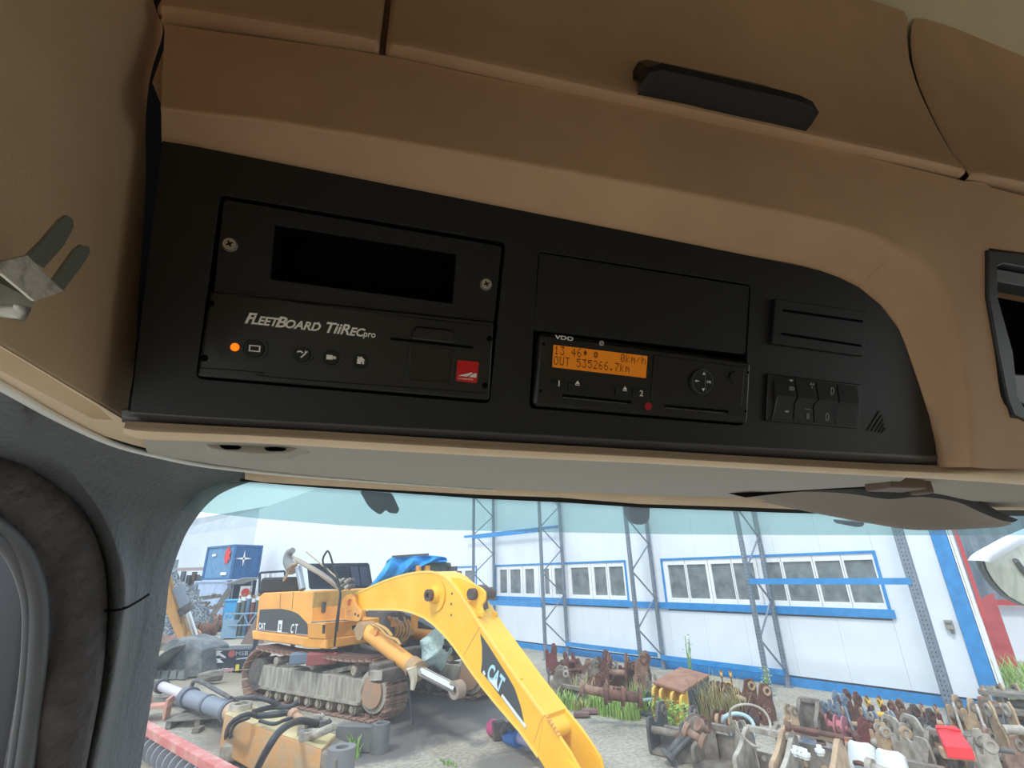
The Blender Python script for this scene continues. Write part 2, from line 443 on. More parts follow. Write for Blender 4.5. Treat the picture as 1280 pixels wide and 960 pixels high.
mb = MB(MP); mb.prism([pv(1243, 334, NF - .004), pv(1400, 362, NF - .004), pv(1402, 380, NF - .004), pv(1243, 350, NF - .004)], NF - 0.03, NF - 0.006)
mb.build('tray_edge', mat('grey_tray_plastic2', (95, 98, 102), 0.4), console, bevel=0.001)

# --- speaker grille slots
mb = MB(MP)
for (ax, ay), (bx, by) in (((1084, 538), (1099, 514)), ((1089, 539), (1102, 519)), ((1094, 540), (1104, 524)), ((1098, 541), (1105, 530)), ((1102, 541), (1106, 535))):
    p, q = pv(ax, ay), pv(bx, by); mb.bar((*p, 0.0003), (*q, 0.0003), 0.0012, 0.0008)
mb.build('speaker_grille', mat('grille_slots', (70, 66, 50), 0.8), console)

# ---------------------------------------------------------------- toll / fleet unit (left)
unit = thing('radio_unit', 'black fleet recorder unit with orange lamp and red sticker at left of panel', 'device', FP(430, 380))
op = [pv(343, 280), pv(571, 317), pv(566, 379), pv(337, 348)]
face = rpoly([pv(279, 248), pv(628, 307), pv(618, 404), pv(266, 366)], 0.003)
mb = MB(MP); mb.plate(face, [op], -0.010, -0.0015)
mb.build('face_plate', m_panel, unit, bevel=0.0008)
mb = MB(MP)
ins = [pv(343, 280), pv(571, 317), pv(566, 379), pv(337, 348)]
cx_, cy_ = sum(p[0] for p in ins) / 4, sum(p[1] for p in ins) / 4
ins2 = [(cx_ + (p[0] - cx_) * .96, cy_ + (p[1] - cy_) * .92) for p in ins]
mb.add([(*p, -0.0035) for p in ins] + [(*p, -0.030) for p in ins2], [(0, 1, 5, 4), (1, 2, 6, 5), (2, 3, 7, 6), (3, 0, 4, 7), (4, 5, 6, 7)])
mb.build('open_slot', m_void, unit, label='empty rectangular slot', fix=False)
low = rpoly([pv(264, 364), pv(617, 402), pv(611, 501), pv(247, 471)], 0.0025)
mb = MB(MP); mb.prism(low, -0.010, 0.0025); mb.build('lower_face', m_gloss, unit, bevel=0.0022, seg=3)
for pts in (((268, 369), (350, 372), (356, 377), (470, 392), (614, 409)), ((249, 460), (330, 466), (345, 472), (610, 492))):
    mb = MB(MP); mb.tube([(*pv(*q), 0.0026) for q in pts], 0.00035, 5, 3); mb.build('moulded_line', m_gloss, unit)
for px, py in ((287, 305), (608, 355)):
    sc_ = MB(MP); c = pv(px, py); sc_.cyl((*c, -0.0016), (*c, 0.0006), 0.0046, 0.0036, 20); so = sc_.build('screw', m_screw, unit, smooth=40)
    k = MB(MP)
    for a in (0.5, 0.5 + pi / 2):
        k.bar((c[0] - .002 * cos(a), c[1] - .002 * sin(a), .0007), (c[0] + .002 * cos(a), c[1] + .002 * sin(a), .0007), .0009, .0004)
    k.build('cross_slot', m_void, so)
for px, py in ((265, 380), (257, 448), (611, 424), (605, 482)):
    mb = MB(MP); c = pv(px, py); mb.cyl((*c, 0.002), (*c, 0.0029), 0.0021, None, 14); mb.build('screw_hole', m_void, unit)
z_ = 0.0026
mb = MB(MP)
tw = lambda a, b: (pv(*b)[0] - pv(*a)[0])
def line_text(mb, body, a, b, size, z, **k):      # text from pixel a toward b along the panel
    p, q = pv(*a), pv(*b); mb.text(body, p[0], p[1], size, z, rot=atan2(q[1] - p[1], q[0] - p[0]), **k)
for t_, px, py, s_, xs in (('F', 306, 404.5, .0096, 1.1), ('LEET', 314.5, 405.3, .0074, .94), ('B', 344, 409.0, .0096, 1.12), ('OARD', 355.5, 410, .0074, 1.0), ("'", 396, 409, .0040, 1),
                           ('Tii', 404.5, 415.8, .0096, 1.0), ('R', 424.5, 418, .0096, 1.0), ('EC', 436, 419.4, .0074, 1.0), ('.pro', 451.5, 421, .0060, 0.9)):
    line_text(mb, t_, (px, py), (px + 60, py + 60 * 0.105), s_, z_, shear=0.30 if t_ != '.pro' else 0.1, xs=xs, bold=0.00022 if t_ != '.pro' else .0001)
mb.build('lettering', m_print, unit)
for i, (px, py, r) in enumerate(((320, 436.5, .0062), (379, 443.5, .0054), (415, 447.5, .0054), (451, 451.5, .0051))):
    c = pv(px, py); mb = MB(MP); mb.pipe((*c, .0015), (*c, .0034), r * 1.22, r * 1.02, 24); mb.build('button_ring', m_gloss, unit, smooth=40)
    mb = MB(MP); mb.cyl((*c, .001), (*c, .0036), r * .96, r * .84, 24); bo = mb.build('button', m_black, unit, smooth=40)
    mb = MB(MP); z = .0037
    if i == 0:
        mb.plate([(c[0] - .0032, c[1] - .002), (c[0] + .0032, c[1] - .002), (c[0] + .0032, c[1] + .002), (c[0] - .0032, c[1] + .002)], [[(c[0] - .0024, c[1] - .0013), (c[0] + .0024, c[1] - .0013), (c[0] + .0024, c[1] + .0013), (c[0] - .0024, c[1] + .0013)]], z, z + .0002)
    elif i == 1:
        mb.tube([(c[0] - .0032, c[1] + .0012, z), (c[0] - .0014, c[1] + .0018, z), (c[0] + .0002, c[1] + .0008, z)], .0005, 5, 3)
        mb.bar((c[0] - .0008, c[1] - .0022, z), (c[0] + .0018, c[1] + .0006, z), .0009, .0003); mb.bar((c[0] + .0012, c[1] + .0004, z), (c[0] + .0030, c[1] + .0020, z), .0006, .0003)
        mb.bar((c[0] + .0014, c[1] + .0008, z), (c[0] + .0018, c[1] + .0024, z), .0006, .0003)
    elif i == 2:
        mb.box((c[0] - .0012, c[1], z), (.0038, .0030, .0003)); mb.box((c[0] + .0018, c[1], z), (.0018, .0018, .0003))
    else:
        mb.prism([(c[0] - .0022, c[1] - .0022), (c[0] + .0003, c[1] - .0022), (c[0] + .0003, c[1] - .0008), (c[0] + .0011, c[1] - .0008), (c[0] + .0011, c[1] - .0022), (c[0] + .0022, c[1] - .0022), (c[0] + .0022, c[1] + .0004), (c[0] + .0028, c[1] + .0004), (c[0] + .0002, c[1] + .0028), (c[0] - .0012, c[1] + .0018), (c[0] - .0012, c[1] + .0026), (c[0] - .0020, c[1] + .0026), (c[0] - .0020, c[1] + .0008), (c[0] - .0026, c[1] + .0004), (c[0] - .0022, c[1] + .0002)], z, z + .0003)
    mb.build('symbol', m_print, bo)
mb = MB(MP)
for a, b in (((333, 436), (368, 440)), ((333, 439), (368, 443)), ((391, 445), (404, 447)), ((427, 449), (440, 451))):
    mb.bar((*pv(*a), .0027), (*pv(*b), .0027), .0005, .0006)
mb.build('link_line', m_gloss, unit)
mb = MB(MP); c = pv(295, 434.5); mb.cyl((*c, .001), (*c, .0034), .0031, .0022, 18)
mb.build('indicator_lamp', mat('orange_lamp', (255, 120, 20), 0.4, emit=(255, 105, 10), estr=0.9), unit, smooth=50, label='glowing orange indicator lamp')
mb = MB(MP)   # card slot
mb.bar((*pv(488, 424), .0027), (*pv(590, 435), .0027), .0016, .0012); mb.build('card_slot', m_void, unit)
mb = MB(MP); mb.prism(rpoly([pv(517, 409), pv(566, 414), pv(568, 432), pv(511, 426)], .003), .001, .0085); mb.build('slot_hood', m_gloss, unit, bevel=.0025, seg=3)
mb = MB(MP)
pp = rpoly([pv(510, 431), pv(568, 438), pv(564, 480), pv(508, 477)], .004)
pi_ = [(pv(538, 456)[0] + (p[0] - pv(538, 456)[0]) * .9, pv(538, 456)[1] + (p[1] - pv(538, 456)[1]) * .9) for p in pp]
mb.plate(pp, [pi_], .0022, .0034); mb.build('finger_recess', m_gloss, unit, bevel=.0004)
mb = MB(MP); mb.prism(pi_, .001, .0027); mb.build('finger_recess_floor', mat('brown_black_gloss', (32, 22, 18), 0.25), unit)
mb = MB(MP); mb.prism(rpoly([pv(571, 450.5), pv(597.5, 453), pv(595, 479), pv(569, 476.5)], .0014), .0025, .003)
rs = mb.build('red_sticker', mat('red_sticker_vinyl', (214, 12, 18), 0.45), unit, label='small red square sticker with white stripe emblem')
mb = MB(MP)
mb.prism([pv(571.5, 470), pv(588, 466), pv(590, 467), pv(583, 471)], .003, .0032); mb.prism([pv(585, 471.5), pv(592, 467), pv(595, 467.5), pv(594, 472.5)], .003, .0032)
line_text(mb, 'SACHSENELEKTRA', (571.5, 474), (594, 476.2), .0016, .003, xs=0.80)
mb.build('emblem', m_print, rs)

# ---------------------------------------------------------------- tachograph and blank cover
bc = thing('blank_cover', 'plain black rectangular cover plate above the amber display unit', 'cover', FP(805, 385))
mb = MB(MP); mb.prism(rpoly([pv(674.5, 315.5), pv(937.5, 357.5), pv(932.5, 443), pv(667.5, 413)], .003), -.010, -.0006); mb.build('cover_plate', m_panel, bc, bevel=.0006)
tach = thing('tachograph', 'black tachograph with amber lit display and round keypad', 'tachograph', FP(800, 470))
mb = MB(MP); mb.prism(rpoly([pv(671, 415.5), pv(935, 452), pv(931, 530), pv(664, 508)], .005), -.010, .0045); mb.build('housing', m_gloss, tach, bevel=.0035, seg=3)
mb = MB(MP)
scr = [pv(689, 432), pv(805, 446), pv(803, 473), pv(687.5, 459.5)]
mb.prism(scr, .0044, .0050)
disp = mb.build('display', mat('amber_display', (176, 96, 18), 0.35, emit=(214, 122, 18), estr=0.21), tach, label='amber backlit display with two rows of characters')
# the display's dark dot-matrix characters
FONT = {'0': '0E11131519110E', '1': '040C040404040E', '2': '0E11010204081F', '3': '1F02040201110E', '4': '02060A121F0202', '5': '1F101E0101110E', '6': '0608101E11110E',
        '7': '1F010204080808', 'O': '0E11111111110E', 'U': '1111111111110E', 'T': '1F040404040404', 'k': '10101214181412', 'm': '00001A15151111', '/': '00010204081000', 'h': '10101619111111', '.': '00000000000C0C', ' ': '00000000000000',
        'o': '000E1B151B0E00', 'd': '00060F0F060000'}
mb = MB(MP)
e0 = V((*scr[0], 0)); ex = (V((*scr[1], 0)) - e0); ey = (V((*scr[3], 0)) - e0); e0 = e0 + ex * .015 + ey * .06; cw = ex.length / 22.0
exn, eyn = ex.normalized(), ey.normalized(); dot = cw / 6.3; dv = (ey.length * .42) / 7.6
for r_, line in enumerate(('13 46d o    0km/h', 'OUT 535266.7km')):
    for c_, ch in enumerate(line):
        bits = FONT[ch]
        for j in range(7):
            row = int(bits[2 * j:2 * j + 2], 16)
            for i in range(5):
                if row >> (4 - i) & 1:
                    q = e0 + exn * ((c_ * 22 / 17.3) * cw + i * dot * 1.2) + eyn * (r_ * ey.length * .46 + j * dv)
                    mb.box((q.x, q.y, .00505), (dot * 1.15, dv * .95, .0001))
mb.build('characters', mat('display_segments', (110, 52, 10), 0.6), disp)
mb = MB(MP)
line_text(mb, 'VDO', (691, 424.5), (707, 426.5), .0042, .0046, xs=1.6, bold=.00006)
c = pv(748.5, 430); mb.pipe((*c, .0045), (*c, .0048), .0018, .0014, 20); mb.text('T', c[0] - .0006, c[1] - .0007, .0018, .0047)
for t_, px, py in (('1', 692.5, 483), ('2', 794.5, 495)): mb.text(t_, *pv(px, py), .0062, .0056, bold=.0001)
for px, py in ((718, 480), (776.5, 487)):
    c = pv(px, py); mb.prism([(c[0] - .0018, c[1] - .0002), (c[0] + .0018, c[1] - .0002), (c[0], c[1] + .0024)], .0055, .0058); mb.box((c[0], c[1] - .0010, .0056), (.0036, .0006, .0003))
mb.build('lettering', m_print, tach, kind='stuff')
for q in (((686, 475), (704, 477.5), (703, 488.5), (685, 486)), ((707, 478), (729, 481), (728, 492), (706, 489)), ((766, 482), (785, 484.5), (784, 497.5), (765, 495)), ((787, 485), (806, 487), (805, 499.5), (786, 497.5))):
    mb = MB(MP); mb.prism(rpoly([pv(*p) for p in q], .0008), .003, .0055); mb.build('key', m_black, tach, bevel=.0005)
mb = MB(MP); mb.prism([pv(731, 481), pv(763, 485), pv(762, 496), pv(730, 492)], .003, .0049); mb.build('centre_flap', m_gloss, tach)
for a, b in (((700, 494.5), (785, 503)), ((827, 507.5), (905, 514.5))):
    mb = MB(MP); mb.bar((*pv(*a), .0046), (*pv(*b), .0046), .0022, .0012); so = mb.build('card_slot', m_void, tach)
    mb = MB(MP); mb.bar((*pv(a[0], a[1] + 2.2), .0048), (*pv(b[0] - 6, b[1] + 1.6), .0048), .0005, .0008); mb.build('slot_edge', m_seal2, so)
mb = MB(MP); mb.prism(rpoly([pv(813, 444), pv(925, 459.5), pv(921, 509.5), pv(809, 498)], .001), .003, .0056); mb.build('keypad_flap', m_gloss, tach, bevel=.0007)
c = pv(870, 477.5); mb = MB(MP); mb.cyl((*c, .005), (*c, .0080), .0108, .0094, 32); kp = mb.build('round_keypad', m_black, tach, smooth=35)
mb = MB(MP)
for dx, dy, a in ((0.001, .0062, 90), (0.001, -.0062, -90)):
    p = [(c[0] + dx + .0016 * cos(radians(a + t)), c[1] + dy + .0016 * sin(radians(a + t))) for t in (0, 120, 240)]
    mb.prism(p, .0080, .0083)
mb.bar((c[0] - .0068, c[1], .0081), (c[0] - .0032, c[1], .0081), .0006, .0003); mb.prism([(c[0] - .0072, c[1]), (c[0] - .0056, c[1] + .001), (c[0] - .0056, c[1] - .001)], .008, .0083)
mb.text('OK', c[0] + .0038, c[1] - .0008, .0030, .0081)
mb.build('lettering', m_print, kp)
mb = MB(MP); mb.pipe((*c, .0078), (*c, .0084), .0098, .0094, 32); mb.tube([(c[0] + .003, c[1] + .0085, .0081), (c[0] + .0022, c[1], .0081), (c[0] + .0040, c[1] - .0085, .0081)], .00025, 5, 4); mb.build('keypad_rim', m_seal2, kp)
c = pv(911, 472.5); mb = MB(MP); mb.cyl((*c, .005), (*c, .0072), .0054, .0046, 24); mb.build('round_button', m_gloss, tach, smooth=35)
c = pv(806, 508); mb = MB(MP); mb.cyl((*c, .0044), (*c, .0052), .0031, None, 20); mb.build('red_dot', mat('red_seal_dot', (170, 22, 40), 0.5), tach, label='round red seal sticker')
for px, py in ((677, 431), (673, 489), (930, 466), (927, 514)):
    c = pv(px, py); mb = MB(MP); mb.cyl((*c, .0044), (*c, .0048), .0011, None, 10); mb.build('screw_hole', m_void, tach)
# ---------------------------------------------------------------- vent-like blank module and switch bank
vt = thing('slotted_blank', 'black blanking module with two long slots above the switches', 'module', FP(1020, 410))
mb = MB(MP); mb.prism(rpoly([pv(965, 374), pv(1079, 391), pv(1075, 446), pv(961, 430)], .0015), -.004, .0040); mb.build('module_body', m_panel, vt, bevel=.0016, seg=3)
for a, b in (((974, 389), (1073, 403)), ((972, 418), (1071, 433))):
    mb = MB(MP); mb.bar((*pv(*a), .0040), (*pv(*b), .0040), .0022, .0008); mb.build('slot', m_void, vt)
sw = thing('switch_bank', 'black bank of eight rocker switches with pale symbols beside the speaker slots', 'switches', FP(1015, 500))
mb = MB(MP); mb.prism(rpoly([pv(957, 467), pv(1074, 481), pv(1070, 536), pv(955, 526)], .0015), -.004, .0028); mb.build('switch_frame', m_gloss, sw, bevel=.0012, seg=3)
def lp(t, side):      # points along top / middle / bottom lines of the bank
    T = {0: ((963, 469.5), (1068, 483)), 1: ((964, 494), (1067, 505)), 2: ((965, 502.5), (1059, 511)), 3: ((961, 523), (1066, 532.5))}[side]
    return (T[0][0] + (T[1][0] - T[0][0]) * t, T[0][1] + (T[1][1] - T[0][1]) * t)
for k in range(4):
    t0, t1 = k / 4 + .008, (k + 1) / 4 - .008
    mb = MB(MP); a, b, c, d = [pv(*lp(t, s)) for t, s in ((t0, 0), (t1, 0), (t1, 1), (t0, 1))]; e, f = pv(*lp(t1, 2)), pv(*lp(t0, 2)); g_, h_ = pv(*lp(t1, 3)), pv(*lp(t0, 3))
    mb.add([(*a, .0030), (*b, .0030), (*c, .0062), (*d, .0062), (*e, .0036), (*f, .0036), (*g_, .0034), (*h_, .0034), (*a, .001), (*b, .001), (*g_, .001), (*h_, .001)],
           [(3, 2, 1, 0), (5, 4, 2, 3), (7, 6, 4, 5), (0, 1, 9, 8), (10, 6, 7, 11), (8, 11, 7, 5, 3, 0), (1, 2, 4, 6, 10, 9)])
    mb.build('rocker_switch', m_black if k < 4 else m_gloss, sw, bevel=.0003)
mb = MB(MP)
z = .0068
def cc(px, py): return pv(px, py, 0.0)
c = cc(982.5, 476.5); mb.prism([(c[0] - .0024, c[1] + .0010), (c[0] + .0024, c[1] + .0010), (c[0], c[1] - .0008)], z - .0015, z - .0012)
c = cc(982.5, 486); mb.plate([(c[0] - .0024, c[1] - .0014), (c[0] + .0024, c[1] - .0014), (c[0] + .0024, c[1] + .0014), (c[0] - .0024, c[1] + .0014)], [[(c[0] - .0020, c[1] - .001), (c[0] - .0002, c[1] - .001), (c[0] - .0002, c[1] + .001), (c[0] - .0020, c[1] + .001)], [(c[0] + .0002, c[1] - .001), (c[0] + .0020, c[1] - .001), (c[0] + .0020, c[1] + .001), (c[0] + .0002, c[1] + .001)]], z - .001, z - .0008)
c = cc(1008, 482)
for a in (20, 55, 125, 160, 270): mb.bar((c[0] + .0008 * cos(radians(a)), c[1] + .0008 * sin(radians(a)), z - .001), (c[0] + .0026 * cos(radians(a)), c[1] + .0026 * sin(radians(a)), z - .001), .0004, .0002)
def outl(px, py, s=1.0, zz=z - .001):
    c = cc(px, py); P = [(-.0012, .0028), (.0008, .0030), (.0016, .0012), (.0014, -.0022), (-.0006, -.0032), (-.0016, -.0024)]
    pts = [(c[0] + a * s, c[1] + b * s, zz) for a, b in P]
    for i in range(6): mb.bar(pts[i], pts[(i + 1) % 6], .0004, .0002)
outl(1033, 489); outl(1029, 521, 1.0, z - .0028); outl(1005, 520, .7, z - .0028)
c = cc(979, 514.5); mb.prism([(c[0] - .0024, c[1] + .0008), (c[0] + .0024, c[1] + .0008), (c[0] + .0012, c[1] - .0006), (c[0] - .0012, c[1] - .0006)], z - .0030, z - .0028)
mb.bar((*cc(1001, 511), z - .0028), (*cc(1009, 512), z - .0028), .0003, .0002)
mb.build('symbols', m_printd, sw)
# light grey ridge end cap of the bank
mb = MB(MP); mb.tube([(*pv(966, 494), .0056), (*pv(964, 510), .0040), (*pv(961, 525), .0036)], .0004, 6, 3); mb.build('bank_edge', m_seal2, sw)

# ---------------------------------------------------------------- walls, ceiling, shell
WX = -0.150
edge = [(160, 527), (163, 500), (170, 450), (180, 300), (184, 220), (184, 150), (190, 95), (205, 42), (196, 10), (175, -60)]
poly = [(ox(px, py, WX).y, ox(px, py, WX).z) for px, py in [(q.x, q.y) for q in crom([V((a, b, 0)) for a, b in edge], 4)]]
poly += [(poly[-1][0], CAMZ + .60), (-1.3, CAMZ + .60), (-1.3, CAMZ + .092)] + [(ox(px, py, WX).y, ox(px, py, WX).z) for px, py in ((-300, 270), (0, 432), (80, 480))]
MW = Matrix(((0, 0, 1, WX), (1, 0, 0, 0), (0, 1, 0, 0), (0, 0, 0, 1)))
mb = MB(MW); mb.prism(poly, -0.02, 0.0); mb.build('wall_left', m_side, None, bevel=0.006, seg=4, kind='structure')
mb = MB(); mb.box((0.9, -0.5, CAMZ + .60), (2.8, 1.75, .04))
rows = []
for x in (-.5, 0.0, .5, 1.2, 2.2):
    rows.append([V((x, .245, CAMZ + .525)), V((x, .20, CAMZ + .555)), V((x, .10, CAMZ + .58)), V((x, -1.3, CAMZ + .58))])
mb.loft(rows, 1)
mb.build('ceiling', m_beige2, None, kind='structure')
mb = MB(); mb.box((.9, -1.32, 2.4), (2.8, .04, 2.0)); mb.build('wall_rear', m_beige2, None, kind='structure')
mb = MB(); mb.box((.9, -.3, 1.30), (2.8, 2.1, .04)); mb.build('floor', mat('cab_carpet_floor', (190, 176, 155), .9), None, kind='structure')
mb = MB(); mb.box((2.2, -.3, 1.55), (.04, 2.1, .6)); mb.box((2.2, -1.1, 2.6), (.04, .4, 1.6)); mb.box((2.2, -.2, 3.2), (.04, 1.9, .35)); mb.build('wall_right', m_beige2, None, kind='structure')
mb = MB(); mb.box((.9, .62, 1.72), (2.5, .42, .5)); mb.build('dashboard', mat('dash_plastic', (200, 192, 180), .6), None, bevel=.03, label='grey dashboard below the windscreen', cat='dashboard')

# ---------------------------------------------------------------- windscreen
WNn = V((0, 0.966, 0.259)).normalized(); WD = 0.64
def ws(px, py, d=0.0): return onp(px, py, WNn, WD + d)
def glass_mat(name, col, refl=0.04, dust_haze=0.03, dots=None):  # whitish veil for glare haze, mixed into the glass like a dust film
    m = bpy.data.materials.new(name); m.use_nodes = True; nt = m.node_tree; nt.nodes.clear()
    out = nt.nodes.new('ShaderNodeOutputMaterial'); t = nt.nodes.new('ShaderNodeBsdfTransparent'); t.inputs[0].default_value = (*col, 1)
    g = nt.nodes.new('ShaderNodeBsdfGlossy'); g.inputs['Roughness'].default_value = 0.02
    d = nt.nodes.new('ShaderNodeBsdfTranslucent'); d.inputs[0].default_value = (.9, .93, .95, 1)
    mx = nt.nodes.new('ShaderNodeMixShader'); mx.inputs[0].default_value = refl
    m2 = nt.nodes.new('ShaderNodeMixShader')
    tcn = nt.nodes.new('ShaderNodeTexCoord'); n = nt.nodes.new('ShaderNodeTexNoise'); n.inputs['Scale'].default_value = 3.0; n.inputs['Detail'].default_value = 6
    r = nt.nodes.new('ShaderNodeMapRange'); r.inputs[1].default_value = .35; r.inputs[2].default_value = .75; r.inputs[3].default_value = dust_haze * .6; r.inputs[4].default_value = dust_haze * 1.6
    nt.links.new(tcn.outputs['Object'], n.inputs['Vector']); nt.links.new(n.outputs['Fac'], r.inputs[0]); nt.links.new(r.outputs[0], m2.inputs[0])
    nt.links.new(t.outputs[0], mx.inputs[1]); nt.links.new(g.outputs[0], mx.inputs[2])
    nt.links.new(mx.outputs[0], m2.inputs[1]); nt.links.new(d.outputs[0], m2.inputs[2])
    nt.links.new(m2.outputs[0], out.inputs[0])
    return m
def wz(x, z): return V((x, (WD - z * WNn.z) / WNn.y, CAMZ + z))       # point of the windscreen plane
mb = MB()
mb.add([wz(-.24, -.85), wz(2.1, -.85), wz(2.1, .14), wz(-.24, .14)], [(0, 1, 2, 3)])
win = mb.build('window_1', glass_mat('windscreen_glass', (.96, .985, .985), .025, .055), None, kind='structure', fix=False)
# shade band
bot = [(180, 628), (229, 638), (326, 648.5), (424, 656.5), (530, 662), (700, 665.5), (850, 668), (1000, 669), (1280, 669), (1500, 668)]
mb = MB()
B = [ws(px, py, -.002) for px, py in bot]; T_ = [V((p.x, (WD - .002 - .14 * WNn.z) / WNn.y, CAMZ + .14)) for p in B]
mb.loft([B, T_]); mb.build('shade_band', glass_mat('green_shade_band', (.42, .60, .58), .03, .10), win, fix=False, label='green tinted shade band along the top of the glass')
# black printed border and its dots
fr = [(300, 597, 602), (314, 598, 603), (400, 605, 610), (500, 613, 616.5), (600, 617.5, 623.5), (700, 621.5, 628), (800, 628, 634.5), (975, 634, 641), (1100, 637, 644), (1280, 636, 645), (1500, 630, 645)]
mb = MB(); mb.loft([[ws(a, c, -.004) for a, b, c in fr], [ws(a, b - 14, -.004) for a, b, c in fr]])
mb.build('black_border', m_black, win, fix=False)
mb = MB()
xs_ = [i * 2.6 for i in range(110, 400)]
def frb(px):
    for i in range(len(fr) - 1):
        if fr[i][0] <= px <= fr[i + 1][0]:
            t = (px - fr[i][0]) / (fr[i + 1][0] - fr[i][0]); return fr[i][2] + t * (fr[i + 1][2] - fr[i][2])
    return fr[0][2] + (px - fr[0][0]) * .05
for row in range(3):
    for k, px in enumerate(xs_):
        px += 1.3 * (row % 2)
        if px < 240: continue
        py = frb(px) + 1.2 + row * 1.9
        if px < 300: py = 602 + (300 - px) * .12 + 1.2 + row * 1.9 - (300 - px) * .05
        c = ws(px, py, -.0045); r = .00085 * (1 - row * .22)
        e = V((1, 0, 0)); f = V((0, -WNn.z, WNn.y))
        mb.add([c + e * r, c + f * r, c - e * r, c - f * r], [(0, 1, 2, 3)])
o = mb.build('dot_fade', m_black, win, fix=False, kind='stuff')

# header trim (beige strip over the glass)
hd = [(306, 588, 599), (330, 591, 603), (500, 602, 613), (600, 610, 618.5), (700, 613, 622), (800, 618, 630), (928, 621, 634), (1000, 622, 637), (1130, 622, 637), (1245, 634, 637.5), (1300, 634, 638), (1500, 625, 638)]
mb = MB(); mb.loft([[ws(a, b - 12, -.03) for a, b, c in hd], [ws(a, b, -.03) for a, b, c in hd], [ws(a, c, -.022) for a, b, c in hd], [ws(a, c, -.006) for a, b, c in hd]], 1)
mb.build('trim_1', m_lip, None, smooth=60, kind='structure')

# A pillar
Wc = [(334, 584, .60), (269, 605.5, .63), (240, 624, .64), (215, 655, .645), (200, 686, .65), (187, 727, .66), (181, 777, .67), (168, 850, .69), (150, 960, .72), (135, 1060, .76)]
M1 = [(215, 562, .485), (205, 590, .52), (186, 612, .56), (175, 645, .58), (165, 680, .60), (163, 727, .61), (162, 777, .62), (150, 850, .64), (132, 960, .67), (116, 1060, .70)]
M2 = [(60, 517, .37), (80, 560, .42), (105, 597, .47), (135, 645, .52), (152, 690, .55), (158, 740, .56), (152, 790, .57), (141, 860, .59), (120, 960, .62), (102, 1060, .65)]
M25 = [(20, 495, .33), (40, 555, .40), (83, 590, .455), (120, 640, .515), (140, 690, .545), (145, 740, .56), (140, 790, .57), (128, 860, .59), (106, 960, .62), (88, 1060, .65)]
M3 = [(-30, 465, .30), (-10, 568, .42), (40, 596, .47), (85, 645, .53), (108, 695, .57), (114, 745, .59), (110, 790, .60), (100, 860, .62), (82, 960, .65), (64, 1060, .68)]
M4 = [(-60, 455, .29), (-50, 580, .43), (10, 640, .50), (50, 665, .55), (85, 705, .59), (92, 750, .61), (90, 790, .62), (80, 860, .64), (60, 960, .67), (40, 1060, .70)]
def yrow(L): return [oy(*p) for p in L]
mb = MB()
rows = [[p + V((.01, .03, 0)) for p in yrow(Wc)], yrow(Wc), yrow([tuple(.5 * (a + b) for a, b in zip(p, q)) for p, q in zip(Wc, M1)]), yrow(M1), yrow(M2), yrow(M25), yrow(M3), yrow(M4)]
cutk = 6
mb.loft(rows, 4)
mb.build('trim_2', m_pillar, None, smooth=80, kind='structure')
mb = MB(); mb.tube([oy(186, 743, .640), oy(170, 753, .595), oy(150, 762, .550), oy(112, 764, .575)], .0011, 6, 4)
mb.build('trim_3', m_void, None, kind='structure')

# door seal and window frame rings
mb = MB()
sl = [(-80, 590, .42), (-40, 597, .44), (0, 618, .47), (38, 642, .50), (67, 682, .53), (82, 730, .55), (83, 790, .56), (76, 860, .57), (58, 960, .60), (38, 1060, .62)]
mb.tube(yrow(sl), .0275, 14, 5); mb.build('door_seal', m_seal, None, smooth=80, label='thick textured black rubber seal around the side window', cat='seal')
mb = MB()
s2 = [(-60, 640, .42), (-20, 650, .44), (12, 672, .47), (33, 700, .49), (47, 745, .51), (48, 800, .52), (42, 870, .54), (30, 960, .56), (15, 1060, .58)]
mb.tube(yrow(s2), .0062, 10, 5)
s3 = [(-60, 655, .42), (-20, 664, .44), (5, 684, .47), (22, 708, .49), (35, 750, .51), (36, 800, .52), (30, 870, .54), (17, 960, .56), (2, 1060, .58)]
mb.tube(yrow(s3), .0042, 10, 5); mb.build('window_channel', m_seal2, None, smooth=80, label='grey ribbed channel inside the black door seal', cat='seal')
# side window glass beyond
mb = MB(); q = [oy(60, 640, .62), oy(60, 1060, .62)]
mb.add([V((-.33, .60, CAMZ + .1)), V((-.33, .62, CAMZ - .95)), V((-.33, -.8, CAMZ - .95)), V((-.33, -.8, CAMZ + .1))], [(0, 1, 2, 3)])
mb.build('window_2', glass_mat('side_glass', (.97, .99, .99), .03, .01), None, kind='structure', fix=False)
mb = MB(); mb.box((-.335, -.25, 1.52), (.03, 1.9, .40)); mb.build('door_1', m_pillar, None, kind='structure')
# outside mirror body seen through the side window
mb = MB()
rows = []
for px0, px1, py in ((-60, 16, 650), (-60, 22, 690), (-60, 25, 735), (-60, 20, 800), (-60, 10, 880), (-60, -4, 960), (-60, -14, 1050)):
    a, b = oy(px0, py, .80), oy(px1, py, .80); rows.append([a + V((0, .1, 0)), a, b, b + V((.01, .02, 0)), b + V((0, .12, 0))])
mb.loft(rows, 3); mb.build('wing_mirror', mat('dark_grey_mirror_shell', (74, 74, 78), .4), None, smooth=60, label='dark grey exterior mirror shell outside the side window at far left', cat='mirror')
mb = MB(); mb.box(oy(4, 925, 1.15), (.10, .03, .19)); mb.box(oy(4, 925, 1.12), (.085, .01, .17)); mb.build('marker_board', mat('black_marker', (25, 27, 30), .4), None, label='small black framed plate outside the side window', cat='plate')

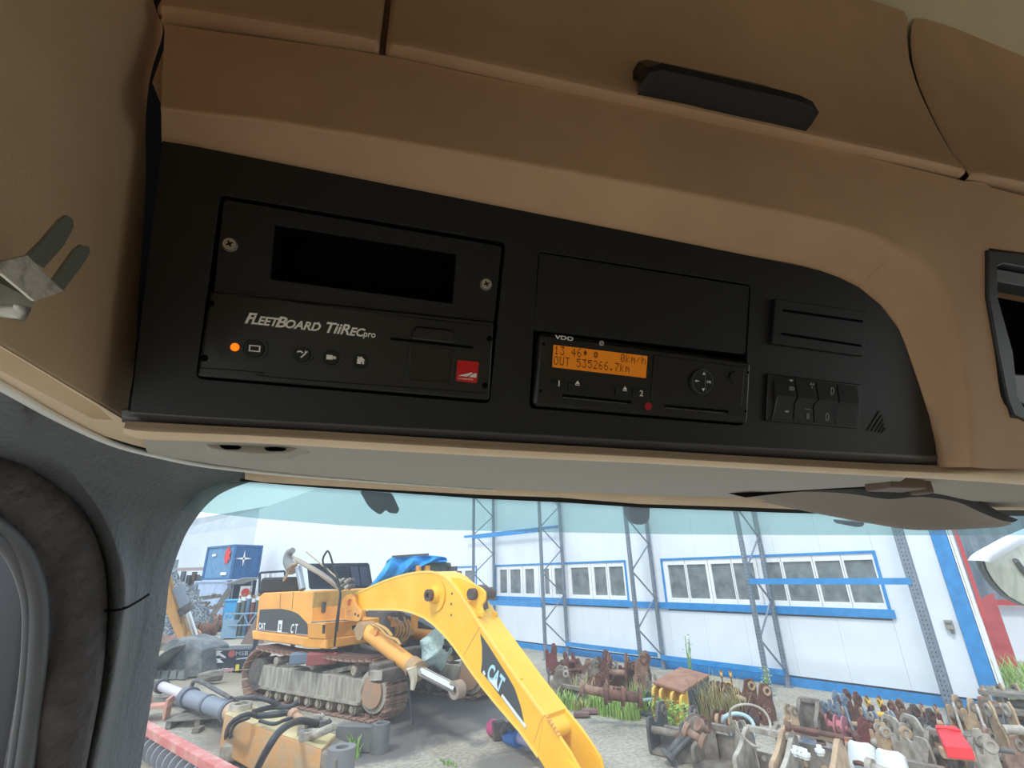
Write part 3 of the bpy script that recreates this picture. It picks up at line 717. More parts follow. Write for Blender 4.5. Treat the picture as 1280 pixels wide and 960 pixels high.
# curtain rail along roof edge
rp = [(-60, 448), (0, 478), (72, 519), (140, 551), (200, 567.5), (260, 579.5), (353, 590), (450, 598), (560, 606), (620, 610)]
mb = MB(); mb.tube([oz(px, py + 3.0, .097 + .0) for px, py in rp], lambda t: .0032 * (1 - .75 * t), 8, 5)
mb.build('curtain_rail', m_rail, None, smooth=80, label='thin pale grey curved curtain rail along the roof edge', cat='rail')
mb = MB(); mb.tube([oz(px, py - 4 + (4 * k / 9), .101) for k, (px, py) in enumerate(rp)], lambda t: .0022 * (1 - .7 * t), 8, 5)
mb.build('rail_channel', m_seal2, None, smooth=80, label='grey channel just above the curved curtain rail', cat='rail')
# filler under beige edge of side wall (tan underside)
mb = MB(); mb.loft([[ox(px, py, WX + .000) for px, py in ((-100, 375), (0, 432), (80, 480), (160, 528), (187, 548))], [oz(px, py, .099) for px, py in ((-120, 420), (-20, 465), (60, 510), (130, 545), (190, 562))]], 2)
mb.build('trim_4', m_lip, None, smooth=60, kind='structure')

# sun blind (left) : long sagging grey underside
near = [(180, 545), (250, 551), (300, 553), (383, 556), (500, 562), (600, 568), (700, 573), (800, 577), (900, 582), (1000, 588), (1080, 592), (1140, 597)]
far = [(192, 565), (262, 578), (320, 586.5), (391, 594), (500, 604), (600, 611), (700, 614.5), (800, 619), (860, 621), (928, 622), (1010, 613), (1080, 604)]
rows = []
for t in (0, .2, .5, .8, 1.0):
    rows.append([oy(n[0], n[1] - (6 if t == 0 else 0), .335).lerp(oy(f_[0], f_[1], .52 + .10 * min(1, i / 5)), t) + V((0, 0, -.006 * sin(pi * t))) for i, (n, f_) in enumerate(zip(near, far))])
mb = MB(); mb.loft(rows, 3); mb.build('sun_blind', m_visor, None, smooth=80, label='long grey sun blind sagging under the console lip', cat='sun visor')
# blind bracket with two holes
br = thing('blind_bracket', 'grey moulded bracket with two oval holes at left end of the sun blind', 'bracket', oy(320, 562, .36))
bl = [(252, 553), (262, 566), (285, 570), (320, 573), (360, 572), (372, 566), (388, 564), (388, 556), (300, 553)]
Mb_ = frame(oy(320, 562, .36), (1, 0, 0), (0, .35, 1))
Mbi = Mb_.inverted(); nb = (Mb_.to_3x3() @ V((0, 0, 1)))
def bp_(px, py): q = Mbi @ onp(px, py, nb, (Mb_.translation - CP).dot(nb)); return (q.x, q.y)
mb = MB(Mb_); mb.prism(rpoly([bp_(*q) for q in bl], .004), -.004, .006)
mb.build('bracket_body', m_visor, br, bevel=.002)
for hp_ in (((275, 563), (289, 562), (304, 565), (300, 568), (282, 568)), ((330, 566), (345, 565), (360, 567), (355, 570), (336, 570))):
    mb = MB(Mb_); mb.prism(rpoly([bp_(*q) for q in hp_], .003), .0058, .0066); mb.build('oval_hole', m_void, br)

# second visor hanging at the right, its dark edge and hinge
vis = thing('folded_visor', 'dropped taupe sun visor with dark rounded edge at right of windscreen', 'sun visor', oy(1100, 640, .55))
topv = [(930, 621.5), (1000, 613.5), (1060, 610), (1105, 606), (1150, 607), (1195, 613), (1225, 626), (1250, 640), (1268, 648)]
midv = [(930, 622), (1000, 615), (1060, 617), (1110, 624), (1150, 621), (1195, 627), (1225, 640), (1250, 650), (1266, 653)]
botv = [(960, 627), (1020, 640), (1060, 648), (1100, 655), (1140, 661), (1180, 662), (1215, 661), (1248, 659), (1262, 656)]
A = [oy(px, py, .47) for px, py in topv]; Bq = [oy(px, py, .48) for px, py in midv]; Cq = [oy(px, py, .55) for px, py in botv]
mb = MB(); mb.loft([Bq, [a.lerp(b, .5) + V((0, .0, .002)) for a, b in zip(Bq, Cq)], Cq, [p + V((0, .02, .004)) for p in Cq]], 3)
mb.build('visor_board', mat('taupe_visor', (142, 130, 118), .8, bump=.1, bscale=400), vis, smooth=80)
mb = MB(); mb.loft([[p + V((0, .03, .01)) for p in A], A, [a.lerp(b, .6) + V((0, -.004, 0)) for a, b in zip(A, Bq)], Bq], 3); mb.build('dark_edge', m_visor_dark, vis, smooth=80, label='dark mesh edge roll')
mb = MB(); mb.box(oy(1118, 604, .40), (.055, .03, .016)); mb.box(oy(1150, 608, .40), (.012, .02, .018)); mb.build('hinge_block', mat('brown_hinge', (110, 92, 80), .6), vis, bevel=.002)
mb = MB(); A = [oy(px, py, .36) for px, py in ((1130, 592), (1200, 596), (1290, 600), (1500, 610), (1900, 640))]; Bq = [oy(px, py, .50) for px, py in ((1100, 606), (1180, 622), (1245, 634), (1450, 640), (1900, 690))]
mb.loft([A, [a.lerp(b, .5) + V((0, 0, -.003)) for a, b in zip(A, Bq)], Bq], 3); mb.build('sun_blind', mat('warm_grey_visor', (165, 157, 145), .8), None, smooth=80, label='flat grey blind cover behind the folded visor at far right', cat='sun visor')

# roof-lamp brackets outside the glass (under the outer visor)
def sill(name, pts, d, label, th=.02, m=None):
    M_ = frame(ws(pts[0][0], pts[0][1], d), (1, 0, 0), V((0, -.259, .966))); Mi = M_.inverted(); nn = WNn
    pl_ = [(Mi @ ws(px, py, d)) for px, py in pts]
    b = MB(M_); b.prism(rpoly([(p.x, p.y) for p in pl_], .006), -th / 2, th / 2)
    return b.build(name, m or m_black, None, bevel=.004, label=label, cat='bracket')
mgb = mat('grey_green_bracket', (62, 70, 74), .5)
sill('lamp_bracket', [(449, 612), (490, 616), (499, 636), (496, 641), (486, 640), (482, 636), (475, 643), (461, 633)], .06, 'dark twin-lobed bracket hanging outside the glass left of centre', m=mgb)
sill('lamp_bracket', [(782, 628), (809, 628), (809, 648), (803, 655), (790, 655), (783, 645)], .08, 'square dark lamp bracket outside glass in the shade band', m=mgb)
sill('lamp_bracket', [(1046, 650), (1075, 652), (1073, 657), (1066, 658), (1050, 655)], .08, 'small dark tab outside glass under the folded visor', m=mgb)

# spring clip on the left wall
clip = thing('spring_clip', 'bent worn steel clip with two prongs screwed to the left side trim', 'clip', ox(30, 350, WX + .02))
def cq(px, py, h): return ox(px, py, WX + h)
def slab(mb, pts, t=.0012):
    n = (pts[1] - pts[0]).cross(pts[2] - pts[0]).normalized(); k = len(pts)
    mb.add([p + n * t / 2 for p in pts] + [p - n * t / 2 for p in pts], [tuple(range(k)), tuple(range(k, 2 * k))[::-1]] + [(i, (i + 1) % k, k + (i + 1) % k, k + i) for i in range(k)])
mb = MB(); slab(mb, [cq(-30, 334, .030), cq(32, 319, .030), cq(76, 364, .030), cq(41, 376, .030), cq(0, 342, .030)]); mb.build('clip_bridge', m_steel, clip, label='worn bridge of the clip, lit tone painted in')  # paler steel than the prongs: falling light put into the colour
mb = MB(); slab(mb, [cq(-20, 345, .018), cq(2, 343, .018), cq(41, 376, .018), cq(30, 402, .004), cq(10, 398, .003), (cq(-20, 380, .003))]); mb.build('clip_foot', mat('dark_foot_steel', (130, 124, 112), .35, metal=.4), clip)
mdk = mat('dull_clip_steel', (132, 134, 122), .4, metal=.4)
mb = MB(); slab(mb, [cq(32, 320, .030), cq(52, 300, .030), cq(74, 274, .030), cq(82, 269, .030), cq(89, 273, .030), cq(90, 284, .030), cq(78, 306, .030), cq(66, 320, .030), cq(52, 335, .030)]); mb.build('prong', mdk, clip)
mb = MB(); slab(mb, [cq(65, 350, .030), cq(92, 312, .030), cq(100, 306, .030), cq(109, 308, .030), cq(111, 315, .030), cq(100, 333, .030), cq(77, 363, .030)]); mb.build('prong', mdk, clip)
mb = MB(); c = cq(27, 385, .012); mb.cyl(c - V((.01, 0, 0)), c, .0048, .0048, 16); mb.cyl(c, c + V((.002, 0, 0)), .0048, .002, 16); mb.build('screw', m_screw, clip, smooth=40)

# black filler added against light leaks behind the console and left trim
mb = MB(); mb.box((-.20, .50, CAMZ + .37), (.22, .12, .46)); mb.box((-.115, .44, CAMZ + .36), (.05, .24, .46)); mb.box((.9, .46, CAMZ + .36), (2.5, .24, .40)); mb.box((.9, .347, CAMZ + .145), (2.06, .008, .10)); mb.build('wall_front_filler', m_void, None, kind='structure')

# ================================================================== YARD OUTSIDE
def ground_mat():
    m = bpy.data.materials.new('yard_concrete'); m.use_nodes = True; nt = m.node_tree; b = nt.nodes['Principled BSDF']; b.inputs['Roughness'].default_value = .85
    t = nt.nodes.new('ShaderNodeTexCoord')
    def noise_(sc, det=5, rough=.6):
        n = nt.nodes.new('ShaderNodeTexNoise'); n.inputs['Scale'].default_value = sc; n.inputs['Detail'].default_value = det; n.inputs['Roughness'].default_value = rough
        nt.links.new(t.outputs['Object'], n.inputs['Vector']); return n
    def ramp(src, p0, c0, p1, c1):
        r = nt.nodes.new('ShaderNodeValToRGB'); r.color_ramp.elements[0].position = p0; r.color_ramp.elements[0].color = (*c0, 1); r.color_ramp.elements[1].position = p1; r.color_ramp.elements[1].color = (*c1, 1)
        nt.links.new(src, r.inputs[0]); return r
    def mix(fac, a, bb):
        x = nt.nodes.new('ShaderNodeMix'); x.data_type = 'RGBA'
        nt.links.new(fac, x.inputs[0]); nt.links.new(a, x.inputs[6]); nt.links.new(bb, x.inputs[7]); return x.outputs[2]
    base = ramp(noise_(.9).outputs['Fac'], .35, lin((132, 125, 110)), .7, lin((186, 178, 160)))
    fine = ramp(noise_(14, 6, .75).outputs['Fac'], .35, lin((98, 94, 86)), .60, lin((196, 190, 174)))
    x = nt.nodes.new('ShaderNodeMix'); x.data_type = 'RGBA'; x.inputs[0].default_value = .5; nt.links.new(base.outputs[0], x.inputs[6]); nt.links.new(fine.outputs[0], x.inputs[7]); c = x.outputs[2]
    def spot(cx, cy, r, soft, col, c, wob=.8):
        mp = nt.nodes.new('ShaderNodeVectorMath'); mp.operation = 'DISTANCE'; mp.inputs[1].default_value = (cx, cy, 0)
        nt.links.new(t.outputs['Object'], mp.inputs[0])
        a = nt.nodes.new('ShaderNodeMath'); a.operation = 'MULTIPLY_ADD'; a.inputs[1].default_value = wob * 2
        n = noise_(1.3, 5, .7); nt.links.new(n.outputs['Fac'], a.inputs[0]); nt.links.new(mp.outputs['Value'], a.inputs[2])
        r_ = nt.nodes.new('ShaderNodeMapRange'); r_.inputs[1].default_value = r + wob; r_.inputs[2].default_value = r + wob + soft; r_.inputs[3].default_value = 1; r_.inputs[4].default_value = 0
        nt.links.new(a.outputs[0], r_.inputs[0])
        cc_ = nt.nodes.new('ShaderNodeRGB'); cc_.outputs[0].default_value = (*lin(col), 1)
        return mix(r_.outputs[0], c, cc_.outputs[0])
    for (px, py, r, s_, col) in ((520, 905, .9, .8, (92, 88, 84)), (470, 930, .7, .5, (105, 102, 98)), (600, 890, .5, .8, (112, 108, 102)), (565, 870, 1.2, .6, (84, 80, 76)), (640, 955, .4, .3, (118, 114, 106)),
                                 (230, 790, 9, 6, (168, 160, 146)), (200, 870, 1.6, 1.2, (170, 160, 140)), (240, 845, 2.2, 1.0, (150, 140, 122)), (330, 915, .7, .5, (135, 128, 116))):
        g = gr(px, py); c = spot(g.x, g.y, r, s_, col, c)
    nt.links.new(c, b.inputs['Base Color'])
    bp = nt.nodes.new('ShaderNodeBump'); bp.inputs['Strength'].default_value = .35; bp.inputs['Distance'].default_value = .05
    nt.links.new(noise_(6, 8, .7).outputs['Fac'], bp.inputs['Height']); nt.links.new(bp.outputs[0], b.inputs['Normal'])
    return m
mb = MB()
N_ = 70
rows = []
def gz(x, y):
    h = 0.0
    if y > 11 and x < -1.0:                       # rutted, muddy strip on the left
        w_ = min(1, (y - 11) / 4) * min(1, (-1.0 - x) / 1.5); w_ *= max(0, 1 - max(0, y - 24) / 8)
        h = w_ * .16 * mnoise.noise(V((x * .9, y * .9, 0))) + w_ * .05 * mnoise.noise(V((x * 3, y * 3, 5)))
    return h - .002
xs = [-120, -60, -30] + [-20 + .5 * i for i in range(60)] + [12, 16, 24, 40, 80]
ys = [-20, 0, 4] + [6 + .5 * i for i in range(50)] + [34, 40, 50, 70, 110, 160]
mb.loft([[V((x, y, gz(x, y))) for x in xs] for y in ys])
mb.build('ground', ground_mat(), None, smooth=80, kind='structure', loc=(0, 0, 0))

# --- long white industrial building
W0 = gr(960, 853); WS = V((-.412, .911, 0)).normalized(); WNo = V((-.911, -.412, 0)).normalized()     # s runs away to the left, offset runs toward the yard
def wo_(s, z, o=0.0): return W0 + WS * s + V((0, 0, z)) + WNo * o
def wl(px, py, o=0.0):
    n = WNo; q0 = W0 + n * o; r = ray(px, py); p = CP + r * ((q0 - CP).dot(n) / r.dot(n)); return ((p - q0).dot(WS), p.z)
MWL = Matrix(((WS.x * -1, 0, WNo.x, W0.x), (WS.y * -1, 0, WNo.y, W0.y), (0, 1, 0, 0), (0, 0, 0, 1)))   # x = -s (to the right), y = up, z = toward the yard
m_wall = mat('white_painted_sandwich_panel', (226, 234, 240), .45, var=.035, vscale=1.2, bump=.04, bscale=3)
m_blue = mat('blue_painted_steel', (48, 138, 202), .5, var=.12, vscale=6)
m_frame = mat('white_window_frame', (238, 240, 240), .5, var=.05, vscale=9)
m_pane = mat('dusty_dark_window_glass', (92, 104, 108), .25, rgb2=(140, 150, 150), vscale=3.5, thr=(.3, .75))
bld = thing('industrial_building', 'long white panelled workshop building with blue trim behind the racks', 'building', W0)
wins = [((wl(833, 740)[0], 1.72), (wl(1104, 740)[0], 2.86), [(838, 859), (862, 886), (893, 918), (921, 947), (957, 981), (985, 1021), (1026, 1058), (1063, 1100)]),
        ((wl(620.5, 735)[0], 1.74), (wl(783.5, 735)[0], 2.86), [(625, 634), (638, 651), (657, 668), (681, 687), (694, 706), (715, 737), (744, 759), (763, 781)]),
        ((wl(541, 722)[0], 1.76), (wl(595, 722)[0], 2.86), [(546, 554), (557, 565), (570, 577), (581, 590)])]
seams = [-3.98, -2.9, -1.84, -.78, .3, 1.4, 2.5, 3.6, 4.7, 5.8, 6.9, 8.0, 9.1, 10.2, 11.3, 12.4, 13.5, 15.5, 18, 21, 25, 29, 33, 37, 42, 47.5]
for a, b in zip(seams[:-1], seams[1:]):
    for (z0, z1) in ((0.22, 1.5), (1.5, 2.92), (2.92, 9.0)):
        segs = [(a, b)]
        if z0 == 1.5:
            segs = []
            cur = a
            ws_ = sorted([(w[1][0] if w[1][0] < w[0][0] else w[0][0], max(w[0][0], w[1][0])) for w in wins])
            for w0_, w1_ in ws_:
                if w1_ <= cur or w0_ >= b: continue
                if w0_ > cur: segs.append((cur, w0_))
                cur = max(cur, w1_)
            if cur < b: segs.append((cur, b))
        for (p, q) in segs:
            if q - p < .05: continue
            mb = MB(MWL); mb.box((-(p + q) / 2, (z0 + z1) / 2, -.05), (q - p - .004, z1 - z0 - .0 if z1 > 8 else z1 - z0, .10)); mb.build('wall_panel', m_wall, bld)
mb = MB(MWL); mb.box((-22, 4.4, -.16), (52, 9, .06)); mb.build('inner_wall', mat('seam_grey', (170, 180, 190), .8), bld)  # grey backing behind the panel seams
mb = MB(MWL); mb.box((-21.7, .07, .01), (51.6, .22, .06)); mb.build('base_band', m_blue, bld)
mb = MB(MWL); mb.box((-(-2.98 + 14.5) / 2, 1.63, .03), (17.48, .17, .06)); mb.build('sill_band', m_blue, bld)
for (s0, z0), (s1, z1), panes in wins:
    lo, hi = min(s0, s1), max(s0, s1)
    out = [(-hi - .06, z0 - .08), (-lo + .06, z0 - .08), (-lo + .06, z1 + .06), (-hi - .06, z1 + .06)]
    mb = MB(MWL); mb.plate(out, [[(-hi, z0), (-lo, z0), (-lo, z1), (-hi, z1)]], -.03, .025); mb.build('window_surround', m_blue, bld)
    holes = []; prs = []
    for a, b in panes:
        q0, q1 = -wl(a, 735)[0], -wl(b, 735)[0]; q0, q1 = min(q0, q1), max(q0, q1)
        holes.append([(q0, z0 + .12), (q1, z0 + .12), (q1, z1 - .13), (q0, z1 - .13)]); prs.append((q0, q1))
    mb = MB(MWL); mb.plate([(-hi, z0), (-lo, z0), (-lo, z1), (-hi, z1)], holes, -.04, .0); wf = mb.build('window', m_frame, bld)
    for q0, q1 in prs:
        mb = MB(MWL); mb.box(((q0 + q1) / 2, (z0 + z1) / 2, -.045), (q1 - q0 + .02, z1 - z0 - .2, .01)); mb.build('pane', m_pane, wf)
    for k in range(1, len(prs)):           # casement joints
        mb = MB(MWL); xx = (prs[k - 1][1] + prs[k][0]) / 2; mb.box((xx, (z0 + z1) / 2, .002), (.012, z1 - z0 - .02, .006)); mb.build('casement_joint', mat('joint_grey', (150, 160, 165), .6), wf)
# corner column
mb = MB(MWL); mb.box((4.12, 3.6, 0.0), (.25, 7.6, .14)); mb.build('corner_column', m_blue, bld)
mb = MB(MWL); mb.box((4.31, 3.6, -.05), (.05, 7.6, .12)); mb.box((4.27, 3.6, 0.05), (.02, 7.6, .04)); mb.build('corner_flashing', m_frame, bld)
mb = MB(MWL); mb.box((4.39, 4.1, -.1), (.06, 5.0, .06)); mb.build('red_edge_strip', mat('faded_red_steel', (190, 70, 70), .6), bld)
# end gable of the building is hidden; small meter box
mtr = thing('meter_box', 'small grey metal meter box on white wall beside the blue corner column', 'box', wo_(-3.75, 1.35, .05))
s_, z_ = wl(1187, 783, .05)
mb = MB(MWL); mb.box((-s_, z_ + .03, .05), (.13, .17, .08)); mb.build('box_body', mat('grey_zinc', (150, 148, 138), .5), mtr, bevel=.01)
mb = MB(MWL); mb.box((-s_, z_ + .06, .095), (.10, .03, .012)); mb.build('cover', mat('meter_dark', (110, 108, 100), .5), mtr)
mb = MB(MWL); mb.box((-s_ + .02, z_ - .09, .05), (.05, .08, .05)); mb.build('gland', mat('meter_dark', (110, 108, 100), .5), mtr)
# cable down the wall
mb = MB(); mb.tube([wo_(wl(1163, 790)[0], z, .02) for z in (2.0, 1.4, .8, .2)], .009, 6, 2); mb.build('wall_cable', mat('brown_cable', (140, 90, 80), .6), None, label='thin brown cable running down white wall beside the last upright', cat='cable')

# --- pallet-rack frames
m_galv = mat('galvanised_rack_steel', (128, 140, 152), .5, metal=.25, var=.15, vscale=8)
m_hole = mat('rack_slot_grey', (60, 68, 78), .8)  # dark grey tabs drawn as the rack slots
mb_proto = {}
def upright(root, s, o, zt=6.6, w=.10, d=.075):
    mb = MB(MWL)
    mb.plate([(-s - w / 2, .0), (-s + w / 2, 0), (-s + w / 2, zt), (-s - w / 2, zt)], [], o + d - .004, o + d)
    mb.box((-s - w / 2 + .003, zt / 2, o + d / 2), (.006, zt, d)); mb.box((-s + w / 2 - .003, zt / 2, o + d / 2), (.006, zt, d))
    mb.box((-s, .01, o + d / 2), (w + .08, .02, d + .08))
    u = mb.build('upright', m_galv, root)
    mb = MB(MWL); z = .15
    while z < zt - .1:
        for k in (-.028, .028): mb.box((-s + k, z, o + d + .0005), (.016, .026, .003))
        z += .075
    mb.build('slot_row', m_hole, u, kind='stuff')
rack_pos = [(10.3, 'rack frame standing just right of the tarp covered cab'), (6.42, 'rack frame second from the left, crossing the left windows'), (2.76, 'rack frame standing between the two long windows'),
            (-.55, 'rack frame crossing the middle of the right-hand window')]
for i, (s, lab) in enumerate(rack_pos):
    r = thing('rack_frame', 'galvanised braced ' + lab, 'rack', wo_(s, 0, .7), 'rack frames along the white wall')
    upright(r, s, .15); upright(r, s, 1.2)
    z = .35; k = 0
    while z < 6.0:
        a, b = (.22, 1.22) if k % 2 == 0 else (1.22, .22)
        mb = MB(); mb.bar(wo_(s, z, a), wo_(s, z + .75, b), .035, .03, WS); mb.build('brace', m_galv, r)
        z += .75; k += 1
r = thing('rack_frame', 'broad perforated rack upright standing nearest to the blue corner column', 'rack', wo_(-3.7, 0, 1.2), 'rack frames along the white wall')
upright(r, -3.70, 1.2, w=.17, d=.1)
# beams
def beam(s0, s1, z, o, lab, h=.12, w=.05, col=m_blue):
    mb = MB(); mb.bar(wo_(s0, z, o), wo_(s1, z, o), w, h); mb.build('rack_beam', col, None, label=lab, cat='beam', group='blue rack beams')
beam(-.6, -3.68, 2.32, 1.30, 'blue rack beam crossing in front of the right-hand window', .12)
beam(6.45, 10.3, 3.98, 1.30, 'blue upper rack beam on front posts, right end above left windows')
beam(6.5, 12.3, 4.15, .25, 'long blue upper rack beam against the wall above left windows', .10)
beam(10.3, 6.45, 1.60, 1.30, 'blue lower rack beam on front posts left of the second frame', .15)
beam(10.4, 14.0, 1.7, .25, 'blue lower rack beam by wall behind the boom knee', .12)
beam(2.76, -.55, .30, .25, 'blue low rack beam at the wall foot behind yellow bucket', .12)
beam(6.42, 2.9, .35, .25, 'blue low rack beam at wall foot left of the third frame', .12)
# things on the left lower shelf
sh = thing('steel_shaft', 'grey machined shaft lying on left rack beam above the boom', 'shaft', wo_(9.8, 1.7, 1.3))
a, b = wo_(10.9, 1.76, 1.3), wo_(8.9, 1.76, 1.3)
m_shaft = mat('grey_machined_steel', (120, 122, 120), .4, metal=.6, var=.2, vscale=12)
mb = MB(); mb.cyl(a, b, .05); mb.build('rod', m_shaft, sh, smooth=40)
mb = MB(); mb.cyl(a.lerp(b, .15), a.lerp(b, .32), .08); mb.cyl(a.lerp(b, .60), a.lerp(b, .72), .09); mb.cyl(a.lerp(b, .88), a.lerp(b, .98), .08); mb.build('collar', m_shaft, sh, smooth=40)

# --- distant grey-roofed hall on the left
m_far = mat('pale_corrugated_hall', (205, 214, 222), .6, var=.05, vscale=.3)
m_roof = mat('pale_grey_roof', (158, 168, 178), .7, rgb2=(176, 186, 194), vscale=.5)
hall = thing('storage_hall', 'distant pale corrugated hall with long grey sloping roof at left', 'building', (-30, 75, 0))
# facade plane
def atd(px, py, d):
    r = ray(px, py); h = hypot(r.x, r.y); return CP + r * (d / h)
f0, f1 = atd(150, 690, 110), atd(345, 690, 62)
e0, e1 = atd(150, 680.5, 110), atd(345, 654.5, 62)       # eaves
g0, g1 = atd(150, 664.0, 112), atd(345, 631, 66)         # roof ridge / visible upper edge
mb = MB(); dd = (V((f1.x, f1.y, 0)) - V((f0.x, f0.y, 0))); n = 160
row0, row1 = [], []
nn = V((dd.y, -dd.x, 0)).normalized()
if nn.dot(-V((f0.x, f0.y, 0))) < 0: nn = -nn
for i in range(n + 1):
    t = i / n; off = .18 if i % 2 else 0
    b_ = V((f0.x, f0.y, 0)) + dd * t + nn * off; tp = e0.lerp(e1, t) + nn * off
    row0.append(V((b_.x, b_.y, 0))); row1.append(V((tp.x, tp.y, tp.z)))
mb.loft([row0, row1]); mb.build('corrugated_wall', m_far, hall)
mb = MB(); mb.add([e0, e1, g1, g0, e0 - nn * 20 + V((0, 0, -1)), e1 - nn * 20, g1 - nn * 20, g0 - nn * 20], [(0, 1, 2, 3), (4, 5, 6, 7), (3, 2, 6, 7), (0, 1, 5, 4)]); mb.build('roof', m_roof, hall)
# brighter gable block, roof vents not visible

def quadbox(name, mats, root, p0, p1, depthdir, depth, z0, z1, **k):
    """box whose front runs p0->p1 in plan"""
    p0, p1 = V((p0[0], p0[1], 0)), V((p1[0], p1[1], 0)); d = V((*depthdir, 0)).normalized() * depth
    mb = MB(); vs = [p0, p1, p1 + d, p0 + d]; mb.add([v + V((0, 0, z0)) for v in vs] + [v + V((0, 0, z1)) for v in vs], [(3, 2, 1, 0), (4, 5, 6, 7), (0, 1, 5, 4), (1, 2, 6, 5), (2, 3, 7, 6), (3, 0, 4, 7)])
    return mb.build(name, mats, root, **k)
# --- stacked containers
def container(px0, px1, px2, dist0, dist1, dist2, zb, zt, lab, c1, c2, marks, g=None, name='shipping_container'):
    A, B, C = [V((*atd(px, 720, d).xy, 0)) for px, d in ((px0, dist0), (px1, dist1), (px2, dist2))]
    root = thing(name, lab, 'container', (B.x, B.y, zb), g)
    def face(nm, P, Q, m, ribs):
        d = Q - P; nrm = V((d.y, -d.x, 0)).normalized(); 
        if nrm.dot(-P) < 0: nrm = -nrm
        r0, r1 = [], []
        for i in range(ribs * 4 + 1):
            off = -.05 if (i % 4) in (1, 2) else 0
            q = P + d * (i / (ribs * 4)) + nrm * off; r0.append(q + V((0, 0, zb))); r1.append(q + V((0, 0, zt)))
        mb = MB(); mb.loft([r0, r1]); o = mb.build(nm, m, root, fix=False); return d, nrm
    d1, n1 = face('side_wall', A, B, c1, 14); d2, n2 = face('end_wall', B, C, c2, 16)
    D = (A - B) + (C - B)
    mb = MB(); mb.add([p + V((0, 0, zt)) for p in (A, B, C, B + D)], [(0, 1, 2, 3)]); mb.build('roof', c1, root, fix=False)
    for P in (A, B, C):
        mb = MB(); mb.box(P + V((0, 0, (zb + zt) / 2)), (.16, .16, zt - zb)); mb.build('corner_post', c2, root)
    for P, Q in ((A, B), (B, C)):
        for z in (zb + .08, zt - .06): mb = MB(); mb.bar(P + V((0, 0, z)), Q + V((0, 0, z)), .12, .14); mb.build('rail', c2, root)
    return root, A, B, C, d1, n1, d2, n2
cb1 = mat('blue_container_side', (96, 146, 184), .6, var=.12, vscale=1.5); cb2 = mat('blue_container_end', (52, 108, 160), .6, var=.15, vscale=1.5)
cw = mat('pale_blue_container', (168, 186, 212), .6, var=.12, vscale=1.2); cd = mat('dark_open_container', (54, 66, 84), .8)
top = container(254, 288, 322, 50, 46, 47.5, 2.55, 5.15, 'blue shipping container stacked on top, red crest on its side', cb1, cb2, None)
root, A, B, C, d1, n1, d2, n2 = top
Mf = frame(A.lerp(B, .80) + n1 * .06 + V((0, 0, 4.35)), d1, (0, 0, 1))
mb = MB(Mf); st = []
for i in range(16): st.append(((.55 if i % 2 else .34) * cos(2 * pi * i / 16), (.75 if i % 2 else .5) * sin(2 * pi * i / 16)))
mb.prism(st, 0, .03); mb.build('red_crest', mat('red_paint', (214, 60, 62), .6), root)
mb = MB(Mf); mb.box((-2.2, .1, .01), (.6, .16, .02)); mb.box((-.15, -1.35, .01), (.9, .2, .02)); mb.build('white_marking', m_print, root)
Mf = frame(B.lerp(C, .35) + n2 * .06 + V((0, 0, 4.1)), d2, (0, 0, 1)); mb = MB(Mf)
for a in range(4): mb.prism([(.12 * cos(a * pi / 2 - .8), .12 * sin(a * pi / 2 - .8)), (.75 * cos(a * pi / 2), .6 * sin(a * pi / 2)), (.12 * cos(a * pi / 2 + .8), .12 * sin(a * pi / 2 + .8))], 0, .02)
mb.build('star_emblem', m_print, root)
low_ = container(246, 285, 290, 50.5, 46.5, 48, 0, 2.5, 'pale blue container standing on the ground under the blue one', cw, cw, None)
quadbox('storage_shed', cd, None, atd(292, 720, 49).xy, atd(322, 720, 49).xy, (-.3, .95), 1.5, 0, 2.45, label='dark open shed front right of the pale blue container', cat='shed')
# lean-to roof and clutter by the container
lt = thing('lean_to', 'small grey lean-to roof on thin posts in front of the dark shed', 'shelter', atd(300, 745, 40).xy.to_3d())
P0, P1 = atd(292, 730, 40), atd(316, 722, 38)
mb = MB(); mb.bar(P0, P1, 1.2, .05); mb.build('roof_sheet', mat('grey_sheet', (150, 158, 166), .6), lt)
for P in (P0, P1): mb = MB(); mb.bar((P.x, P.y, 0), P, .06, .06); mb.build('post', m_galv, lt)
bn = atd(295, 752, 33); bn_g = V((bn.x, bn.y, 0))
b_ = thing('plastic_bin', 'bright blue plastic bin standing behind the gas bottles', 'bin', bn_g)
mb = MB(); mb.box(bn_g + V((0, 0, .75)), (.9, .8, 1.5)); mb.build('bin_body', mat('sky_blue_plastic', (60, 160, 214), .5), b_, bevel=.05)
mb = MB(); mb.box(bn_g + V((0, 0, 1.53)), (1.0, .9, .08)); mb.build('bin_lid', mat('sky_blue_plastic', (60, 160, 214), .5), b_, bevel=.02)
# red warning placard behind
q = atd(308, 734, 39); sg = thing('danger_placard', 'small red and white placard under the lean-to roof', 'sign', V((q.x, q.y, 0)))
mb = MB(); mb.box((q.x, q.y, 1.6), (.7, .04, 1.1)); mb.build('board', m_frame, sg); mb = MB(); mb.cyl((q.x, q.y - .03, 1.75), (q.x, q.y - .05, 1.75), .26, None, 14); mb.build('red_disc', mat('red_paint', (214, 60, 62), .6), sg)

